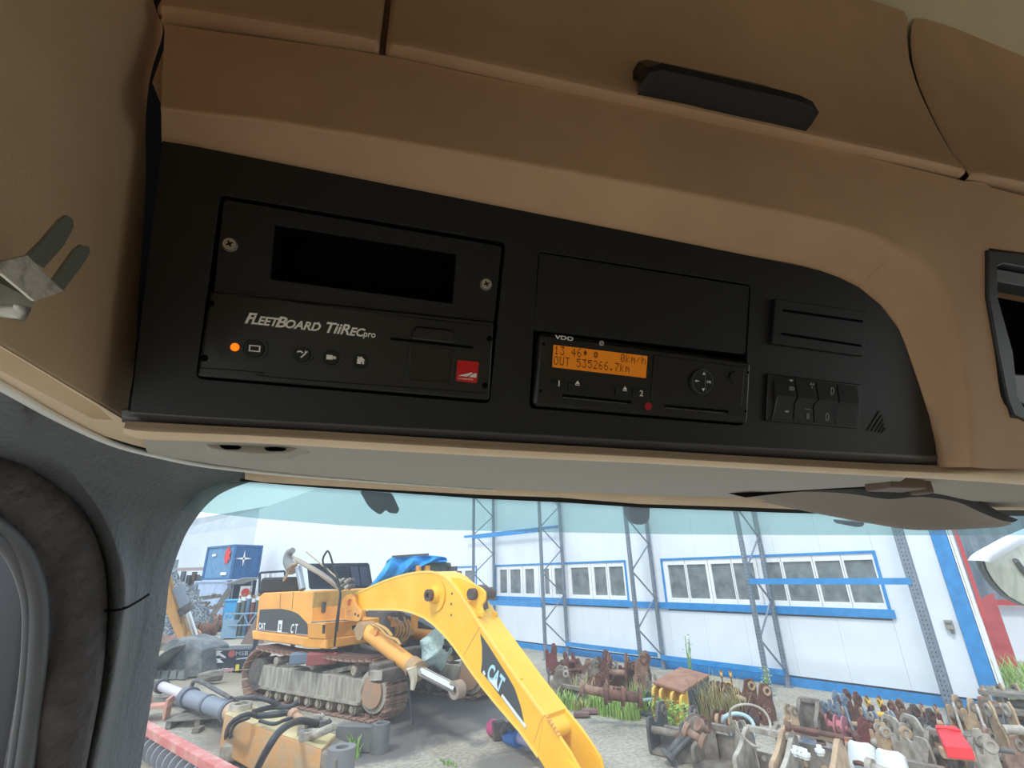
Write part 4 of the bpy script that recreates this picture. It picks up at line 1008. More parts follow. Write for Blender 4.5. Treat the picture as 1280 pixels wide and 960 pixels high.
# --- stacked firewood / scrap against the container
m_grey_wood = mat('grey_weathered_wood', (146, 140, 128), .85, rgb2=(104, 98, 90), vscale=5, bump=.4, bscale=20, stretch=(1, 1, 6))
wp = thing('scrap_heap', 'heap of weathered timber against the pale blue container', 'timber', gr(255, 760))
g0_, g1_ = atd(243, 750, 42), atd(270, 750, 41)
rnd = random.Random(3)
for k in range(26):
    t = rnd.random(); b0 = V((*g0_.lerp(g1_, t).xy, .15 + rnd.random() * 1.5)); dv_ = V((rnd.uniform(-.8, .8), rnd.uniform(-.4, .4), rnd.uniform(-.15, .15)))
    mb = MB(); mb.bar(b0 - dv_, b0 + dv_, .14, .12); mb.build('timber', m_grey_wood, wp)
for k in range(3):
    a = V((*atd(262 + 3 * k, 750, 40.5).xy, 0)); mb = MB(); mb.bar(a, a + V((.9, .3, 2.0)), .12, .1); mb.build('timber', m_grey_wood, wp)
# sign board on the far left + low sheds
q = atd(209, 710, 60); sb = thing('yard_board', 'small grey board on a post above the far left clutter', 'sign', V((q.x, q.y, 0)))
mb = MB(); mb.box((q.x, q.y, q.z), (1.7, .08, 1.5)); mb.build('board', mat('grey_board', (128, 138, 144), .7), sb); mb = MB(); mb.bar((q.x, q.y, 0), (q.x, q.y, q.z), .1, .1); mb.build('post', m_galv, sb)
def clutter(name, lab, cat, px0, px1, d, zt, col, n, seed, sz=(.5, .5)):
    rnd = random.Random(seed); a, b = atd(px0, 720, d), atd(px1, 720, d); root = thing(name, lab, cat, V((*a.lerp(b, .5).xy, 0)))
    for k in range(n):
        t = (k + rnd.random()) / n; p = a.lerp(b, t); h = zt * rnd.uniform(.5, 1.05)
        mb = MB(); mb.box((p.x, p.y + rnd.uniform(-.5, .5), h / 2), (abs(b.x - a.x) / n * rnd.uniform(.8, 1.4) + .1, sz[0], h)); mb.build('stack', mat('clutter_%d' % rnd.randint(0, len(col) - 1), (120, 120, 120)) if False else rnd.choice(col), root)
    return root
cl = [mat('clutter_grey', (118, 126, 130), .8, rgb2=(160, 165, 166), vscale=3), mat('clutter_blue', (92, 116, 136), .8, rgb2=(140, 155, 165), vscale=3), mat('clutter_rust', (128, 104, 92), .8, rgb2=(90, 84, 82), vscale=3), mat('clutter_dark', (70, 80, 88), .8, rgb2=(110, 115, 118), vscale=3)]
clutter('racked_scrap', 'row of grey blue scrap stacks in front of the distant hall', 'scrap', 182, 254, 52, 3.2, cl, 22, 5)
clutter('racked_scrap', 'darker scrap stacks between gravel heap and pale blue container', 'scrap', 222, 250, 44, 2.3, cl, 9, 6)
# roofline of red sheds
a, b = atd(182, 713, 56), atd(254, 711, 56); mb = MB(); mb.bar(a, b, 2.0, .25); mb.build('shed_roof', mat('pinkish_sheet', (196, 176, 172), .7), None, label='thin pinkish roof edge above the grey blue scrap stacks', cat='roof')

# --- gravel heap (individual stones are past picking out)
m_gravel = mat('dark_gravel', (70, 78, 84), .9, rgb2=(150, 156, 160), vscale=9, bump=1.0, bscale=14, thr=(.42, .6), detail=8)
def heap(name, lab, cat, px, py, r, h, m, seed, st=.35, kind='stuff', sq=1.0):
    g = gr(px, py); mb = MB(); n = 40; rows = []
    for i in range(18):
        t = i / 17; rr = r * (1 - t)
        rows.append([V((g.x + rr * cos(2 * pi * k / n), g.y + rr * sq * sin(2 * pi * k / n), h * (t ** .8) * (1 - .15 * t))) + V((0, 0, 1)) * st * mnoise.noise(V((rr * cos(2 * pi * k / n) * 2.2 + seed, rr * sin(2 * pi * k / n) * 2.2, t * 3))) * (1 if i else 0) for k in range(n)])
    mb.loft(rows, closed=True); return mb.build(name, m, None, smooth=60, label=lab, cat=cat, kind=kind)
heap('gravel_heap', 'dark crushed stone heap behind the left excavator arm', 'gravel', 186, 796, 3.0, 3.7, m_gravel, 1, .5)
heap('soil_heap', 'reddish brown soil heap beside the black bucket at far left', 'soil', 172, 822, 2.2, 1.0, mat('reddish_soil', (150, 110, 98), .9, rgb2=(120, 108, 98), vscale=4, bump=.8, bscale=8), 9, .3)
# rust coloured rollers mid-distance
rr_ = random.Random(11)
m_rust = mat('brown_rust', (122, 82, 66), .8, rgb2=(84, 58, 50), vscale=7, bump=.4, bscale=30)
m_rust2 = mat('dusty_rust', (158, 128, 108), .85, rgb2=(120, 92, 78), vscale=7, bump=.4, bscale=30)
m_ruststeel = mat('grey_brown_steel', (142, 134, 122), .75, rgb2=(104, 92, 82), vscale=5, bump=.4, bscale=25)
m_palesteel = mat('pale_dusty_steel', (188, 182, 168), .75, rgb2=(140, 130, 118), vscale=6, bump=.4, bscale=25)
m_darksteel = mat('dark_oily_steel', (66, 66, 68), .6, rgb2=(100, 98, 94), vscale=6, bump=.4, bscale=25)
m_bluesteel = mat('blue_grey_steel', (98, 116, 138), .6, rgb2=(140, 148, 156), vscale=6)
for k, (px, py) in enumerate(((252, 785), (262, 783), (270, 790), (246, 794), (257, 795), (240, 783), (276, 782))):
    g = gr(px, py); mb = MB(); mb.cyl(g + V((-.35, 0, .3)), g + V((.35, .1, .3)), .28, None, 12); mb.cyl(g + V((-.42, 0, .3)), g + V((-.35, 0, .3)), .36, None, 12); mb.cyl(g + V((.35, .1, .3)), g + V((.42, .1, .3)), .36, None, 12)
    mb.build('track_roller', [m_rust, m_rust2][k % 2], None, smooth=40, label='rusty flanged roller, %s of the loose rollers left of the bottle rack' % ('third from the left', 'third from the right', 'second from the right', 'lower left one', 'lowest middle one', 'leftmost', 'rightmost')[k], cat='roller', group='loose rollers left of the bottle rack')

# --- gas bottle rack
gb = gr(276, 800); gs = hypot(gb.x, gb.y)
gx = RIGHT.copy(); gx.z = 0; gx.normalize(); gyv = V((gx.y * -1, gx.x, 0))
rk = thing('bottle_crate', 'pale blue steel crate holding upright gas bottles', 'crate', gb)
Wd, Dp = 1.75, .9
m_crate = mat('pale_blue_frame', (132, 162, 184), .6)
def gp(u, v, z): return gb + gx * u + gyv * v + V((0, 0, z))
for u in (0, Wd):
    for v in (0, Dp): mb = MB(); mb.bar(gp(u, v, 0), gp(u, v, 1.1), .07, .07); mb.build('post', m_crate, rk)
for z in (.1, .6, 1.1):
    for (a, b) in (((0, 0), (Wd, 0)), ((Wd, 0), (Wd, Dp)), ((0, Dp), (Wd, Dp)), ((0, 0), (0, Dp))): mb = MB(); mb.bar(gp(*a, z), gp(*b, z), .05, .06); mb.build('rail', m_crate, rk)
for k in range(3): mb = MB(); mb.bar(gp(k * Wd / 3, 0, .6), gp((k + .5) * Wd / 3, 0, 1.1), .04, .04); mb.bar(gp((k + .5) * Wd / 3, 0, 1.1), gp((k + 1) * Wd / 3, 0, .6), .04, .04); mb.build('diagonal', m_crate, rk)
mb = MB(); mb.box(gp(-.05 + .25, .4, .45), (.6, .8, .75)); mb.build('side_sheet', m_crate, rk)
bc_ = [mat('bottle_green_grey', (74, 96, 102), .5), mat('bottle_maroon', (122, 70, 66), .5), mat('bottle_blue_grey', (84, 112, 140), .5), mat('bottle_olive', (96, 104, 96), .5)]
m_neck = mat('pale_bottle_shoulder', (190, 196, 196), .5); m_brass = mat('dull_brass', (150, 120, 80), .5, metal=.5)
bn_ = ['grey green', 'maroon', 'blue grey', 'olive grey']
k = 0
for j in range(2):
    for i in range(6):
        ci = (i * 3 + j) % 4; p = gp(.45 + i * .23, .25 + j * .35, .12)
        r = thing('gas_bottle', bn_[ci] + ' gas bottle, %s from the left in the %s row of the crate' % (('first', 'second', 'third', 'fourth', 'fifth', 'sixth')[i], ('front', 'back')[j]), 'gas bottle', p, 'gas bottles in the crate')
        h = 1.45 + .08 * ((i + j) % 3)
        mb = MB(); mb.cyl(p, p + V((0, 0, h)), .105, None, 14); mb.build('cylinder_body', bc_[ci], r, smooth=40)
        mb = MB(); mb.cyl(p + V((0, 0, h)), p + V((0, 0, h + .16)), .105, .035, 14); mb.build('shoulder', m_neck, r, smooth=40)
        mb = MB(); mb.cyl(p + V((0, 0, h + .16)), p + V((0, 0, h + .30)), .035, .03, 8); mb.cyl(p + V((-.06, 0, h + .26)), p + V((.06, 0, h + .26)), .02, None, 8); mb.build('valve', m_brass, r)
mb = MB(); a = gr(300, 806); b = a + V((.5, .2, 1.6))
mb.add([a, a + V((.9, -.1, 0)), a + V((1.4, .3, 1.7)), a + V((.7, .4, 1.7))], [(0, 1, 2, 3)])
mb.build('leaning_sheet', mat('brown_timber_sheet', (120, 104, 96), .8), None, label='weathered sheet leaning beside the gas bottle crate', cat='sheet', solid=.04)

# --- background excavator arm (orange) with its rams, left
m_or = mat('faded_orange_paint', (216, 166, 104), .6, rgb2=(196, 150, 100), vscale=3)
m_ram = mat('grey_ram_barrel', (130, 140, 152), .5)
m_chrome = mat('bright_chrome_rod', (225, 228, 232), .12, metal=.9)
DA = 23.0
P0a = atd(210, 745, DA)
nA = V((ray(215, 760).x, ray(215, 760).y, 0)).normalized()
def ap(px, py, o=0.0): return onp(px, py, nA, DA + o - 0.0)
Ma = frame(ap(215, 770), V((nA.y, -nA.x, 0)), (0, 0, 1)); Mai = Ma.inverted()
def a2(px, py): q = Mai @ ap(px, py); return (q.x, q.y)
arm = thing('digger_arm', 'faded orange excavator arm folded down in front of the gravel heap', 'excavator arm', V((ap(228, 800).x, ap(228, 800).y, 0)))
mb = MB(Ma); mb.prism([a2(*q) for q in ((176, 740), (192, 728), (206, 719), (212, 722), (219, 740), (228, 765), (238, 792), (246, 806), (232, 806), (222, 798), (212, 775), (203, 752), (196, 742), (180, 750), (172, 752))], -.2, .25)
mb.build('arm_beam', m_or, arm, bevel=.03)
mb = MB(); mb.cyl(ap(221, 733, -.4), ap(232, 760, -.4), .17, None, 14); mb.build('ram_barrel', m_ram, arm, smooth=40)
mb = MB(); mb.cyl(ap(230, 757, -.4), ap(235, 765, -.4), .25, None, 14); mb.build('ram_gland', m_darksteel, arm, smooth=40)
mb = MB(); mb.cyl(ap(233, 762, -.4), ap(245, 798, -.4), .10, None, 12); mb.build('ram_rod', m_chrome, arm, smooth=40)
mb = MB(); mb.tube([ap(212, 718, -.3), ap(217, 735, -.3), ap(224, 760, -.3), ap(230, 780, -.3), ap(231, 795, -.3)], .04, 6, 3); mb.tube([ap(209, 718, -.3), ap(214, 735, -.3), ap(221, 760, -.3), ap(226, 780, -.3)], .035, 6, 3); mb.build('hose', mat('tan_hose', (168, 132, 84), .6), arm)
mb = MB(Ma); mb.prism([a2(*q) for q in ((228, 796), (240, 782), (252, 790), (252, 802), (236, 806))], -.3, .3); mb.build('link_plate', m_or, arm, bevel=.03)
mb = MB(); mb.cyl(ap(196, 738, -.3), ap(190, 748, -.3), .13, None, 10); mb.build('pin_boss', m_darksteel, arm)

# --- black stickered hammer body on the ground + dark bucket behind it
HB = gr(318, 842); HA = gr(225, 846)
hd_ = (HB - HA); hd_.z = 0; Hl = hd_.length; Mh = frame(HA, hd_, (0, 0, 1))     # x along, y up, z toward camera?
if (Mh.to_3x3() @ V((0, 0, 1))).dot(-HA) < 0: sgn = -1
else: sgn = 1
ham = thing('breaker_housing', 'black steel breaker housing with white animal head print lying left of the excavator', 'breaker', HA)
zt = zat(270, 813, HA.lerp(HB, .5))
m_blk = mat('black_painted_steel', (34, 44, 56), .5, rgb2=(60, 70, 82), vscale=2.5, thr=(.45, .8))
mb = MB(Mh); mb.prism([(0, .08), (Hl, .14), (Hl, zt), (.15, zt), (-.3, zt * .75)], -sgn * .9, sgn * .02); mb.build('housing', m_blk, ham, bevel=.02)
def hh(px, py): q = Mh.inverted() @ onp(px, py, (Mh.to_3x3() @ V((0, 0, 1))), (Mh.translation - CP).dot(Mh.to_3x3() @ V((0, 0, 1)))); return (q.x, q.y)
zf = sgn * .03
def pr(mb, pts, z0=zf, th=.004): mb.prism([hh(*q) for q in pts], min(z0, z0 + sgn * th), max(z0, z0 + sgn * th))
def zc(x, y): return (240 + x / 14.22, 800 + y / 14.22)
mb = MB(Mh)
for P in ([(280, 250), (400, 180), (560, 195), (500, 215), (600, 290), (620, 325), (520, 290), (490, 270), (410, 290), (430, 240), (400, 215)],
          [(330, 330), (400, 300), (470, 330), (600, 320), (500, 335), (570, 400), (430, 400), (470, 370), (440, 350), (420, 400), (450, 470), (380, 430), (330, 440), (370, 400), (330, 370)],
          [(200, 380), (270, 310), (250, 360)], [(240, 500), (300, 360), (270, 440)]):
    pr(mb, [zc(*q) for q in P])
hl = hh(*zc(280, 590)); mb.text('BULLETX', hl[0], hl[1], .17, zf, xs=1.0) if sgn > 0 else None
mb.build('animal_head_print', m_frame, ham)
mb = MB(Mh); pr(mb, [zc(790, 430), zc(850, 430), zc(840, 540), zc(770, 550)]); mb.build('yellow_sticker', mat('yellow_sticker', (220, 206, 70), .6), ham)
mb = MB(Mh); pr(mb, [zc(565, 520), zc(750, 490), zc(745, 545), (zc(560, 568))]); mb.build('pink_sticker', mat('pink_sticker', (196, 150, 156), .6), ham)
c = hh(*zc(715, 240)); mb = MB(Mh); mb.cyl((*c, zf), (*c, zf + sgn * .005), .10, None, 18); mb.build('red_round_sticker', mat('red_faded_sticker', (176, 84, 90), .6), ham)
mb = MB(Mh); c = hh(*zc(775, 255)); mb.text('MSB', c[0], c[1] - .03, .16, zf + sgn * .002, xs=1.3); pr(mb, [zc(790, 350), zc(800, 320), zc(1000, 300), zc(985, 325)]); mb.build('white_sticker', mat('pale_sticker', (170, 186, 200), .6), ham)
mb = MB(); mb.tube([gr(250, 812, zt), gr(280, 812, zt + .03), gr(310, 811, zt), gr(322, 806, zt + .1)], .03, 6, 4); mb.tube([gr(262, 812, zt), gr(273, 815, zt - .1) , gr(288, 822, zt - .4)], .02, 6, 4); mb.build('hose', mat('grey_hose', (100, 104, 106), .6), ham)
# bucket: curved shell with teeth
bk = thing('loader_bucket', 'dusty dark digging bucket lying left of the black housing', 'bucket', gr(210, 848))
BA, BB = gr(186, 850), gr(248, 850); bd = (BB - BA); bd.z = 0
bw = bd.length; Mbk = frame(BA, bd, (0, 0, 1)); bs = 1 if (Mbk.to_3x3() @ V((0, 0, 1))).dot(-BA) > 0 else -1
m_bk = mat('dusty_bucket_steel', (84, 92, 98), .8, rgb2=(132, 134, 132), vscale=2.5, bump=.5, bscale=6)
def bq(px, py):
    nB = Mbk.to_3x3() @ V((0, 0, 1)); q = Mbk.inverted() @ onp(px, py, nB, (BA - CP).dot(nB)); return (q.x, q.y)
mb = MB(Mbk); mb.prism([bq(*q) for q in ((197, 816), (205, 803), (220, 798), (236, 802), (252, 812), (252, 846), (232, 848), (208, 846), (200, 838))], -bs * 1.2, 0); mb.build('shell', m_bk, bk, bevel=.04)
rows = []
for k in range(7):
    t = k / 6; rows.append([V((*bq(232 - 30 * t, 806 + 38 * t), bs * z)) + V((0, 0, 0)) for z in (0, .25 + .25 * sin(pi * t), .5 + .35 * sin(pi * t))])
mb = MB(Mbk); mb.loft(rows, 2); mb.build('curved_lip', m_bk, bk, smooth=60, solid=.03)
mb = MB(Mbk); mb.prism([bq(*q) for q in ((194, 815), (207, 813), (205, 829), (191, 828))], 0, bs * .06); mb.build('wear_plate', mat('cream_plate', (196, 184, 156), .7), bk)
for k in range(5):
    c = bq(196 + 10 * k, 845); mb = MB(Mbk); mb.prism([(c[0], c[1]), (c[0] + .22, c[1]), (c[0] + .18, c[1] + .22), (c[0] + .02, c[1] + .2)], bs * .3, bs * .45); mb.build('tooth', m_bk, bk)
# split log
mb = MB(); a, b = gr(248, 850, .12), gr(277, 844, .15); mb.tube([a, a.lerp(b, .5) + V((0, 0, .03)), b], .15, 7, 2); mb.build('timber_log', m_grey_wood, None, label='weathered split log lying before the black housing', cat='log')
mb = MB(); a, b = gr(158, 836, .1), gr(196, 832, .1); mb.bar(a, b, .5, .35); mb.build('concrete_block', mat('grey_block', (140, 146, 148), .8), None, bevel=.03, label='low grey block at far left beside the dark bucket', cat='block')

# --- machine with slatted radiator guards behind the excavator
gx0, gx1 = atd(322, 740, 19), atd(352, 740, 18.5)
lv = thing('louvred_engine_frame', 'black slatted engine guard frame standing behind the excavator body', 'machine', V((*atd(420, 740, 18).xy, 0)))
m_lv = mat('blue_black_guard', (44, 58, 76), .5)
def vq(px, py, d=17.5): return onp(px, py, nA2, d)
nA2 = V((ray(400, 720).x, ray(400, 720).y, 0)).normalized()
def fr_(pts, w=.07, m=m_lv, nm='guard_frame'):
    for a, b in zip(pts, pts[1:] + pts[:1]):
        mb = MB(); mb.bar(vq(*a), vq(*b), w, w, nA2); mb.build(nm, m, lv)
fr_([(385, 706), (460, 705), (465, 735), (388, 735)])
for k in range(9): mb = MB(); y = 708 + 3 * k; mb.bar(vq(386, y), vq(437, y), .045, .05, nA2); mb.build('slat', m_lv, lv)
for a, b in ((438, 447), (449, 459)):
    mb = MB(); mb.add([vq(a, 708), vq(b, 708), vq(b + 4, 732), vq(a + 3, 732)], [(0, 1, 2, 3)]); mb.build('side_panel', mat('guard_panel', (60, 74, 96), .5), lv, solid=.04)
mb = MB(); q4 = [vq(*q, 17.8) for q in ((387, 708), (459, 706), (464, 735), (388, 735))]; mb.add(q4, [(0, 1, 2, 3)]); mb.build('radiator_core', mat('radiator_core', (40, 44, 50), .8), lv)
fr_([(325, 716), (356, 714), (358, 741), (324, 741)], .06)
for k in range(4): mb = MB(); mb.bar(vq(329 + 6 * k, 716), vq(328 + 6 * k, 740), .04, .05, nA2); mb.build('slat', m_frame, lv)
for px in (330, 375, 465): mb = MB(); q = vq(px, 735); mb.bar((q.x, q.y, 0), q, .12, .12); mb.build('support', m_lv, lv)

# --- beyond the building corner, at right: sheet clad shed, red panel, steps, grass
def wz2(px, py, o): s, z = wl(px, py, o); return wo_(s, z, o)
OB = -7.0
rb = thing('clad_shed', 'dark corrugated shed beyond the blue corner column', 'building', wo_(-7, 0, OB))
rowa, rowb = [], []
for i in range(81):
    s = 2.0 - 14 * i / 80; off = OB + (.05 if i % 2 else 0); rowa.append(wo_(s, 1.55, off)); rowb.append(wo_(s, 6.0, off))
mb = MB(); mb.loft([rowa, rowb]); mb.build('corrugated_cladding', mat('slate_blue_cladding', (96, 112, 126), .6, rgb2=(128, 142, 152), vscale=1.5), rb)
mb = MB(); mb.bar(wo_(2, 1.5, OB + .1), wo_(-12, 1.5, OB + .1), .08, .14); mb.build('red_rail', mat('faded_red_steel', (190, 70, 70), .6), rb)
mb = MB(); mb.bar(wo_(2, .75, OB - .1), wo_(-12, .75, OB - .1), .1, 1.5); mb.build('lower_wall', m_wall, rb)
b0_, b1_ = gr(1243, 833), gr(1273, 834); nr_ = (b1_ - b0_).cross(V((0, 0, 1))).normalized(); p = [CP + ray(*q) * ((b0_ - CP).dot(nr_) / ray(*q).dot(nr_)) for q in ((1217, 752), (1241, 741))] + [b1_, b0_]
mb = MB(); mb.add(p, [(0, 1, 2, 3)]); mb.build('red_sheet', mat('faded_red_sheet', (168, 62, 66), .6, rgb2=(190, 84, 84), vscale=3), None, solid=.03, label='faded red steel sheet leaning beyond the blue corner column', cat='sheet')
for k in range(4):
    mb = MB(); a = wz2(1225, 862 + 14 * k, .5); b = a + WS * -3.0; mb.bar(a + WNo * .1 * k - V((0, 0, .05 * k)), b + WNo * .1 * k - V((0, 0, .05 * k)), .5, .07)
    mb.build('plank', m_grey_wood, None, label='long grey plank, %s of the four stacked at the right frame edge' % ('topmost', 'second', 'third', 'lowest')[k], cat='plank', group='planks at the right edge')
# front mirror of the truck, hanging outside the glass at right
mr = thing('front_mirror', 'round front mirror with painted cream reflection and white shell outside the glass at far right', 'mirror', oy(1290, 700, 1.2))
mp = [(1225, 699), (1229, 712), (1236, 724), (1246, 736), (1258, 747), (1275, 756), (1300, 763), (1340, 760), (1370, 740), (1370, 700), (1350, 670), (1310, 662), (1275, 672), (1245, 687)]
Mm_ = frame(oy(1290, 712, 1.2), V((.94, .34, 0)), V((0, -.1, 1))); nm = Mm_.to_3x3() @ V((0, 0, 1))
def mq(px, py, o=0): q = Mm_.inverted() @ onp(px, py, nm, (Mm_.translation - CP).dot(nm) - o); return (q.x, q.y)
mb = MB(Mm_); mb.prism([mq(*q) for q in mp], -.012, 0); mb.build('mirror_back', mat('mirror_rim_dark', (90, 98, 96), .5), mr, bevel=.006)
mc = mq(1292, 712)
mb = MB(Mm_); ip = [mq(*q) for q in mp]; rows = []
for t in (.97, .7, .4, .1): rows.append([V((mc[0] + (p[0] - mc[0]) * t, mc[1] + (p[1] - mc[1]) * t, .003 + .02 * (1 - t * t))) for p in ip])
mb.loft(rows, closed=True); mb.build('mirror_glass', mat('cream_reflection_glass', (226, 224, 198), .3, rgb2=(196, 204, 176), vscale=9, thr=(.5, .6)), mr, smooth=80)  # cream and green reflection of the cab front painted into the glass
mb = MB(Mm_); mb.loft([[V((*mq(px, py), z)) for px, py in ((1222, 701), (1228, 693), (1248, 681), (1275, 667), (1320, 652), (1370, 655))] for z in (-.02, .015)] + [[V((*mq(px, py), .02)) for px, py in ((1224, 703), (1234, 697), (1252, 688), (1275, 677), (1320, 662), (1372, 668))]], 3)
mb.build('mirror_shell', mat('white_mirror_shell', (225, 228, 236), .4), mr, smooth=60)
mb = MB(Mm_); mb.tube([(*mq(1258, 700), .02), (*mq(1268, 715), .024), (*mq(1280, 722), .026), (*mq(1300, 730), .026)], .008, 6, 3); mb.build('dark_seam', m_bk, mr)

# ================================================================== YELLOW EXCAVATOR
m_yel = mat('machine_yellow_paint', (244, 182, 34), .42, rgb2=(250, 196, 60), vscale=1.6, coat=.1)
m_oran = mat('faded_machine_orange', (240, 172, 74), .5, rgb2=(228, 160, 80), vscale=2.0)
m_yeld = mat('dull_mustard_panel', (196, 164, 92), .6, rgb2=(176, 146, 84), vscale=5)
m_decal = mat('dark_grey_decal', (66, 68, 70), .6)
m_white = mat('white_decal', (225, 230, 232), .6)
m_blued = mat('pale_blue_letters', (176, 216, 232), .6)
m_shoe = mat('rusty_track_shoe', (176, 142, 124), .75, rgb2=(124, 100, 88), vscale=6, bump=.4, bscale=20)
m_tframe = mat('dust_caked_track_frame', (176, 172, 158), .85, rgb2=(134, 128, 116), vscale=4, bump=.5, bscale=12, stretch=(2, 2, .4))
m_roller = mat('dusty_roller', (176, 168, 150), .8, rgb2=(140, 128, 112), vscale=8)
m_under = mat('oily_undercarriage', (70, 66, 64), .8, rgb2=(108, 100, 94), vscale=4, bump=.5, bscale=10)
m_tarp = mat('blue_tarpaulin', (28, 140, 214), .5, rgb2=(60, 165, 230), vscale=4, bump=.6, bscale=5)
m_timber = mat('dark_timber_baulk', (108, 100, 94), .9, rgb2=(78, 72, 68), vscale=5, bump=.5, bscale=15)
EB = gr(505, 908); ET = V((.64, -.76, 0)).normalized(); ES = V((.76, .64, 0)).normalized()
ME = Matrix(((ET.x, ES.x, 0, EB.x), (ET.y, ES.y, 0, EB.y), (0, 0, 1, 0), (0, 0, 0, 1)))     # x forward, y to the far side, z up
ex = thing('excavator', 'large yellow tracked excavator without bucket arm, blue tarp over its cab', 'excavator', ME @ V((-2.5, 1.3, 0)))
def track(y0, L=4.9, front=0.0, big=0.0):
    R = .44 + big; zc_ = .47 + big
    path = []
    def add(x, z): path.append(V((x, 0, z)))
    n = 60
    # bottom
    for i in range(20): add(front - .5 - (L - 1.0) * i / 19, .03)
    xr = front - L + .5
    for i in range(1, 10): a = -pi / 2 - pi * i / 10; add(xr + R * cos(a) * -1 * -1, zc_ + R * sin(a))
    for i in range(20):
        t = i / 19; add(xr + (L - 1.0) * t, zc_ + R + .03 - .05 * abs(sin(2 * pi * t)) + .02)
    for i in range(1, 10): a = pi / 2 - pi * i / 10; add(front - .5 + R * cos(a), zc_ + R * sin(a))
    # resample at the shoe pitch
    pts = path + [path[0]]; ds = [0]
    for a, b in zip(pts, pts[1:]): ds.append(ds[-1] + (b - a).length)
    ns = int(ds[-1] / .205); out = []
    for k in range(ns):
        d = ds[-1] * k / ns; j = max(i for i in range(len(ds)) if ds[i] <= d + 1e-9); j = min(j, len(pts) - 2)
        t = (d - ds[j]) / max(ds[j + 1] - ds[j], 1e-6); p = pts[j].lerp(pts[j + 1], t); tg = (pts[j + 1] - pts[j]).normalized(); out.append((p, tg))
    first = None
    for p, tg in out:
        Ms = ME @ frame(V((p.x, y0 + .3, p.z)), tg, (0, 1, 0))
        if first is None:
            mb = MB(); mb.box((0, 0, 0), (.165, .60, .022))
            for gx_ in (-.075, .0, .06): mb.box((gx_, 0, .028), (.018, .58, .045))
            mb.box((0, -.08, -.03), (.17, .05, .07)); mb.box((0, .08, -.03), (.17, .05, .07))
            me_o = MB(); me_o.v, me_o.f = mb.v, mb.f
            first = me_o.build('track_shoe', m_shoe, None, loc=(0, 0, 0)); first.parent = ex; o = first
        else:
            o = first.copy(); COL.objects.link(o)
        o.matrix_basis = Matrix.Translation(-ORG[ex]) @ Ms
    # roller frame, rollers, idler, sprocket
    xf, xb = front - .55, front - L + .55
    mb = MB(ME); mb.prism([(xf - .25, .26), (xf - .1, .66 + big), (xb + .2, .68 + big), (xb + .1, .30)], -(y0 + .46), -(y0 + .05), Matrix(((1, 0, 0, 0), (0, 0, -1, 0), (0, 1, 0, 0), (0, 0, 0, 1))))
    mb.build('track_frame', m_tframe, ex, bevel=.02)
    mb = MB(ME); mb.box(((xf + xb) / 2, y0 + .03, .29), (L - 1.6, .06, .05)); mb.build('frame_rail', m_tframe, ex)
    for k in range(9):
        x = xb + .55 + (xf - xb - 1.0) * k / 8; mb = MB(ME); mb.cyl((x, y0 + .06, .17), (x, y0 + .54, .17), .10, None, 12); mb.cyl((x, y0 + .02, .17), (x, y0 + .06, .17), .06, None, 10); mb.build('bottom_roller', m_roller, ex, smooth=40)
    for k in range(3):
        x = xb + .7 + (xf - xb - 1.2) * k / 2; mb = MB(ME); mb.cyl((x, y0 + .04, .80 + big), (x, y0 + .5, .80 + big), .085, None, 14); mb.build('carrier_roller', m_roller, ex, smooth=40)
    mb = MB(ME); mb.cyl((front - .5, y0 + .10, zc_), (front - .5, y0 + .5, zc_), .38, None, 28); mb.build('front_idler', m_tframe, ex, smooth=40)
    mb = MB(ME); mb.cyl((front - .5, y0 + .05, zc_), (front - .5, y0 + .10, zc_), .29, .29, 24); mb.build('idler_hub', mat('rusty_orange_hub', (186, 140, 106), .75, rgb2=(160, 140, 120), vscale=6), ex, smooth=40)
    mb = MB(ME); mb.cyl((xb - .05, y0 + .08, zc_), (xb - .05, y0 + .52, zc_), .34, None, 20); mb.build('sprocket', m_under, ex, smooth=40)
    for k in range(2):
        x = xb + 1.0 + 1.6 * k; mb = MB(ME); mb.bar((x - .3, y0 + .2, .70), (x + .5, y0 + .5, .86), .16, .08); mb.build('frame_brace', m_tframe, ex)
track(-.22, L=5.0, front=-.28, big=.05); track(2.12, front=.33)
mb = MB(ME); mb.box((-2.3, 1.35, .75), (2.6, 1.6, .45)); mb.box((-2.3, 1.35, .45), (1.0, 2.0, .3)); mb.build('car_body', m_under, ex, bevel=.04)
mb = MB(ME); mb.cyl((-2.6, 1.35, .95), (-2.6, 1.35, 1.2), .75, None, 28); mb.build('slew_ring', m_under, ex, smooth=40)

# house
HC, HR, HF = gr(408, 811.5, 1.2), gr(317, 799, 1.2), gr(450, 804, 1.2)
hx = (HC - HR); hx.z = 0; HL = hx.length; hx.normalize(); hy = V((-hx.y, hx.x, 0))
if hy.dot(HF - HC) < 0: hy = -hy
MS = Matrix(((hx.x, 0, -hy.x, HC.x), (hx.y, 0, -hy.y, HC.y), (0, 1, 0, 1.2), (0, 0, 0, 1)))       # x forward along the side, y up, z toward the near side
if MS.to_3x3().determinant() < 0: pass
def sp(px, py, o=0.0):
    n = -hy; p = CP + ray(px, py) * (((HC + n * o) - CP).dot(n) / ray(px, py).dot(n)); q = MS.inverted() @ p; return (q.x, q.y)
Wd = 1.5
body = rpoly([sp(319, 789), sp(323, 745), sp(328, 741), sp(391, 738.5), sp(387.5, 778), sp(388, 798.5), sp(360, 796)], .06, 3)
mb = MB(MS); mb.prism([sp(319, 789), sp(323.5, 746), sp(329, 741), sp(391, 738.5), sp(389, 778), sp(407, 779), sp(407.5, 799)], -Wd, 0); mb.build('engine_housing', m_oran, ex, bevel=.03, seg=3)
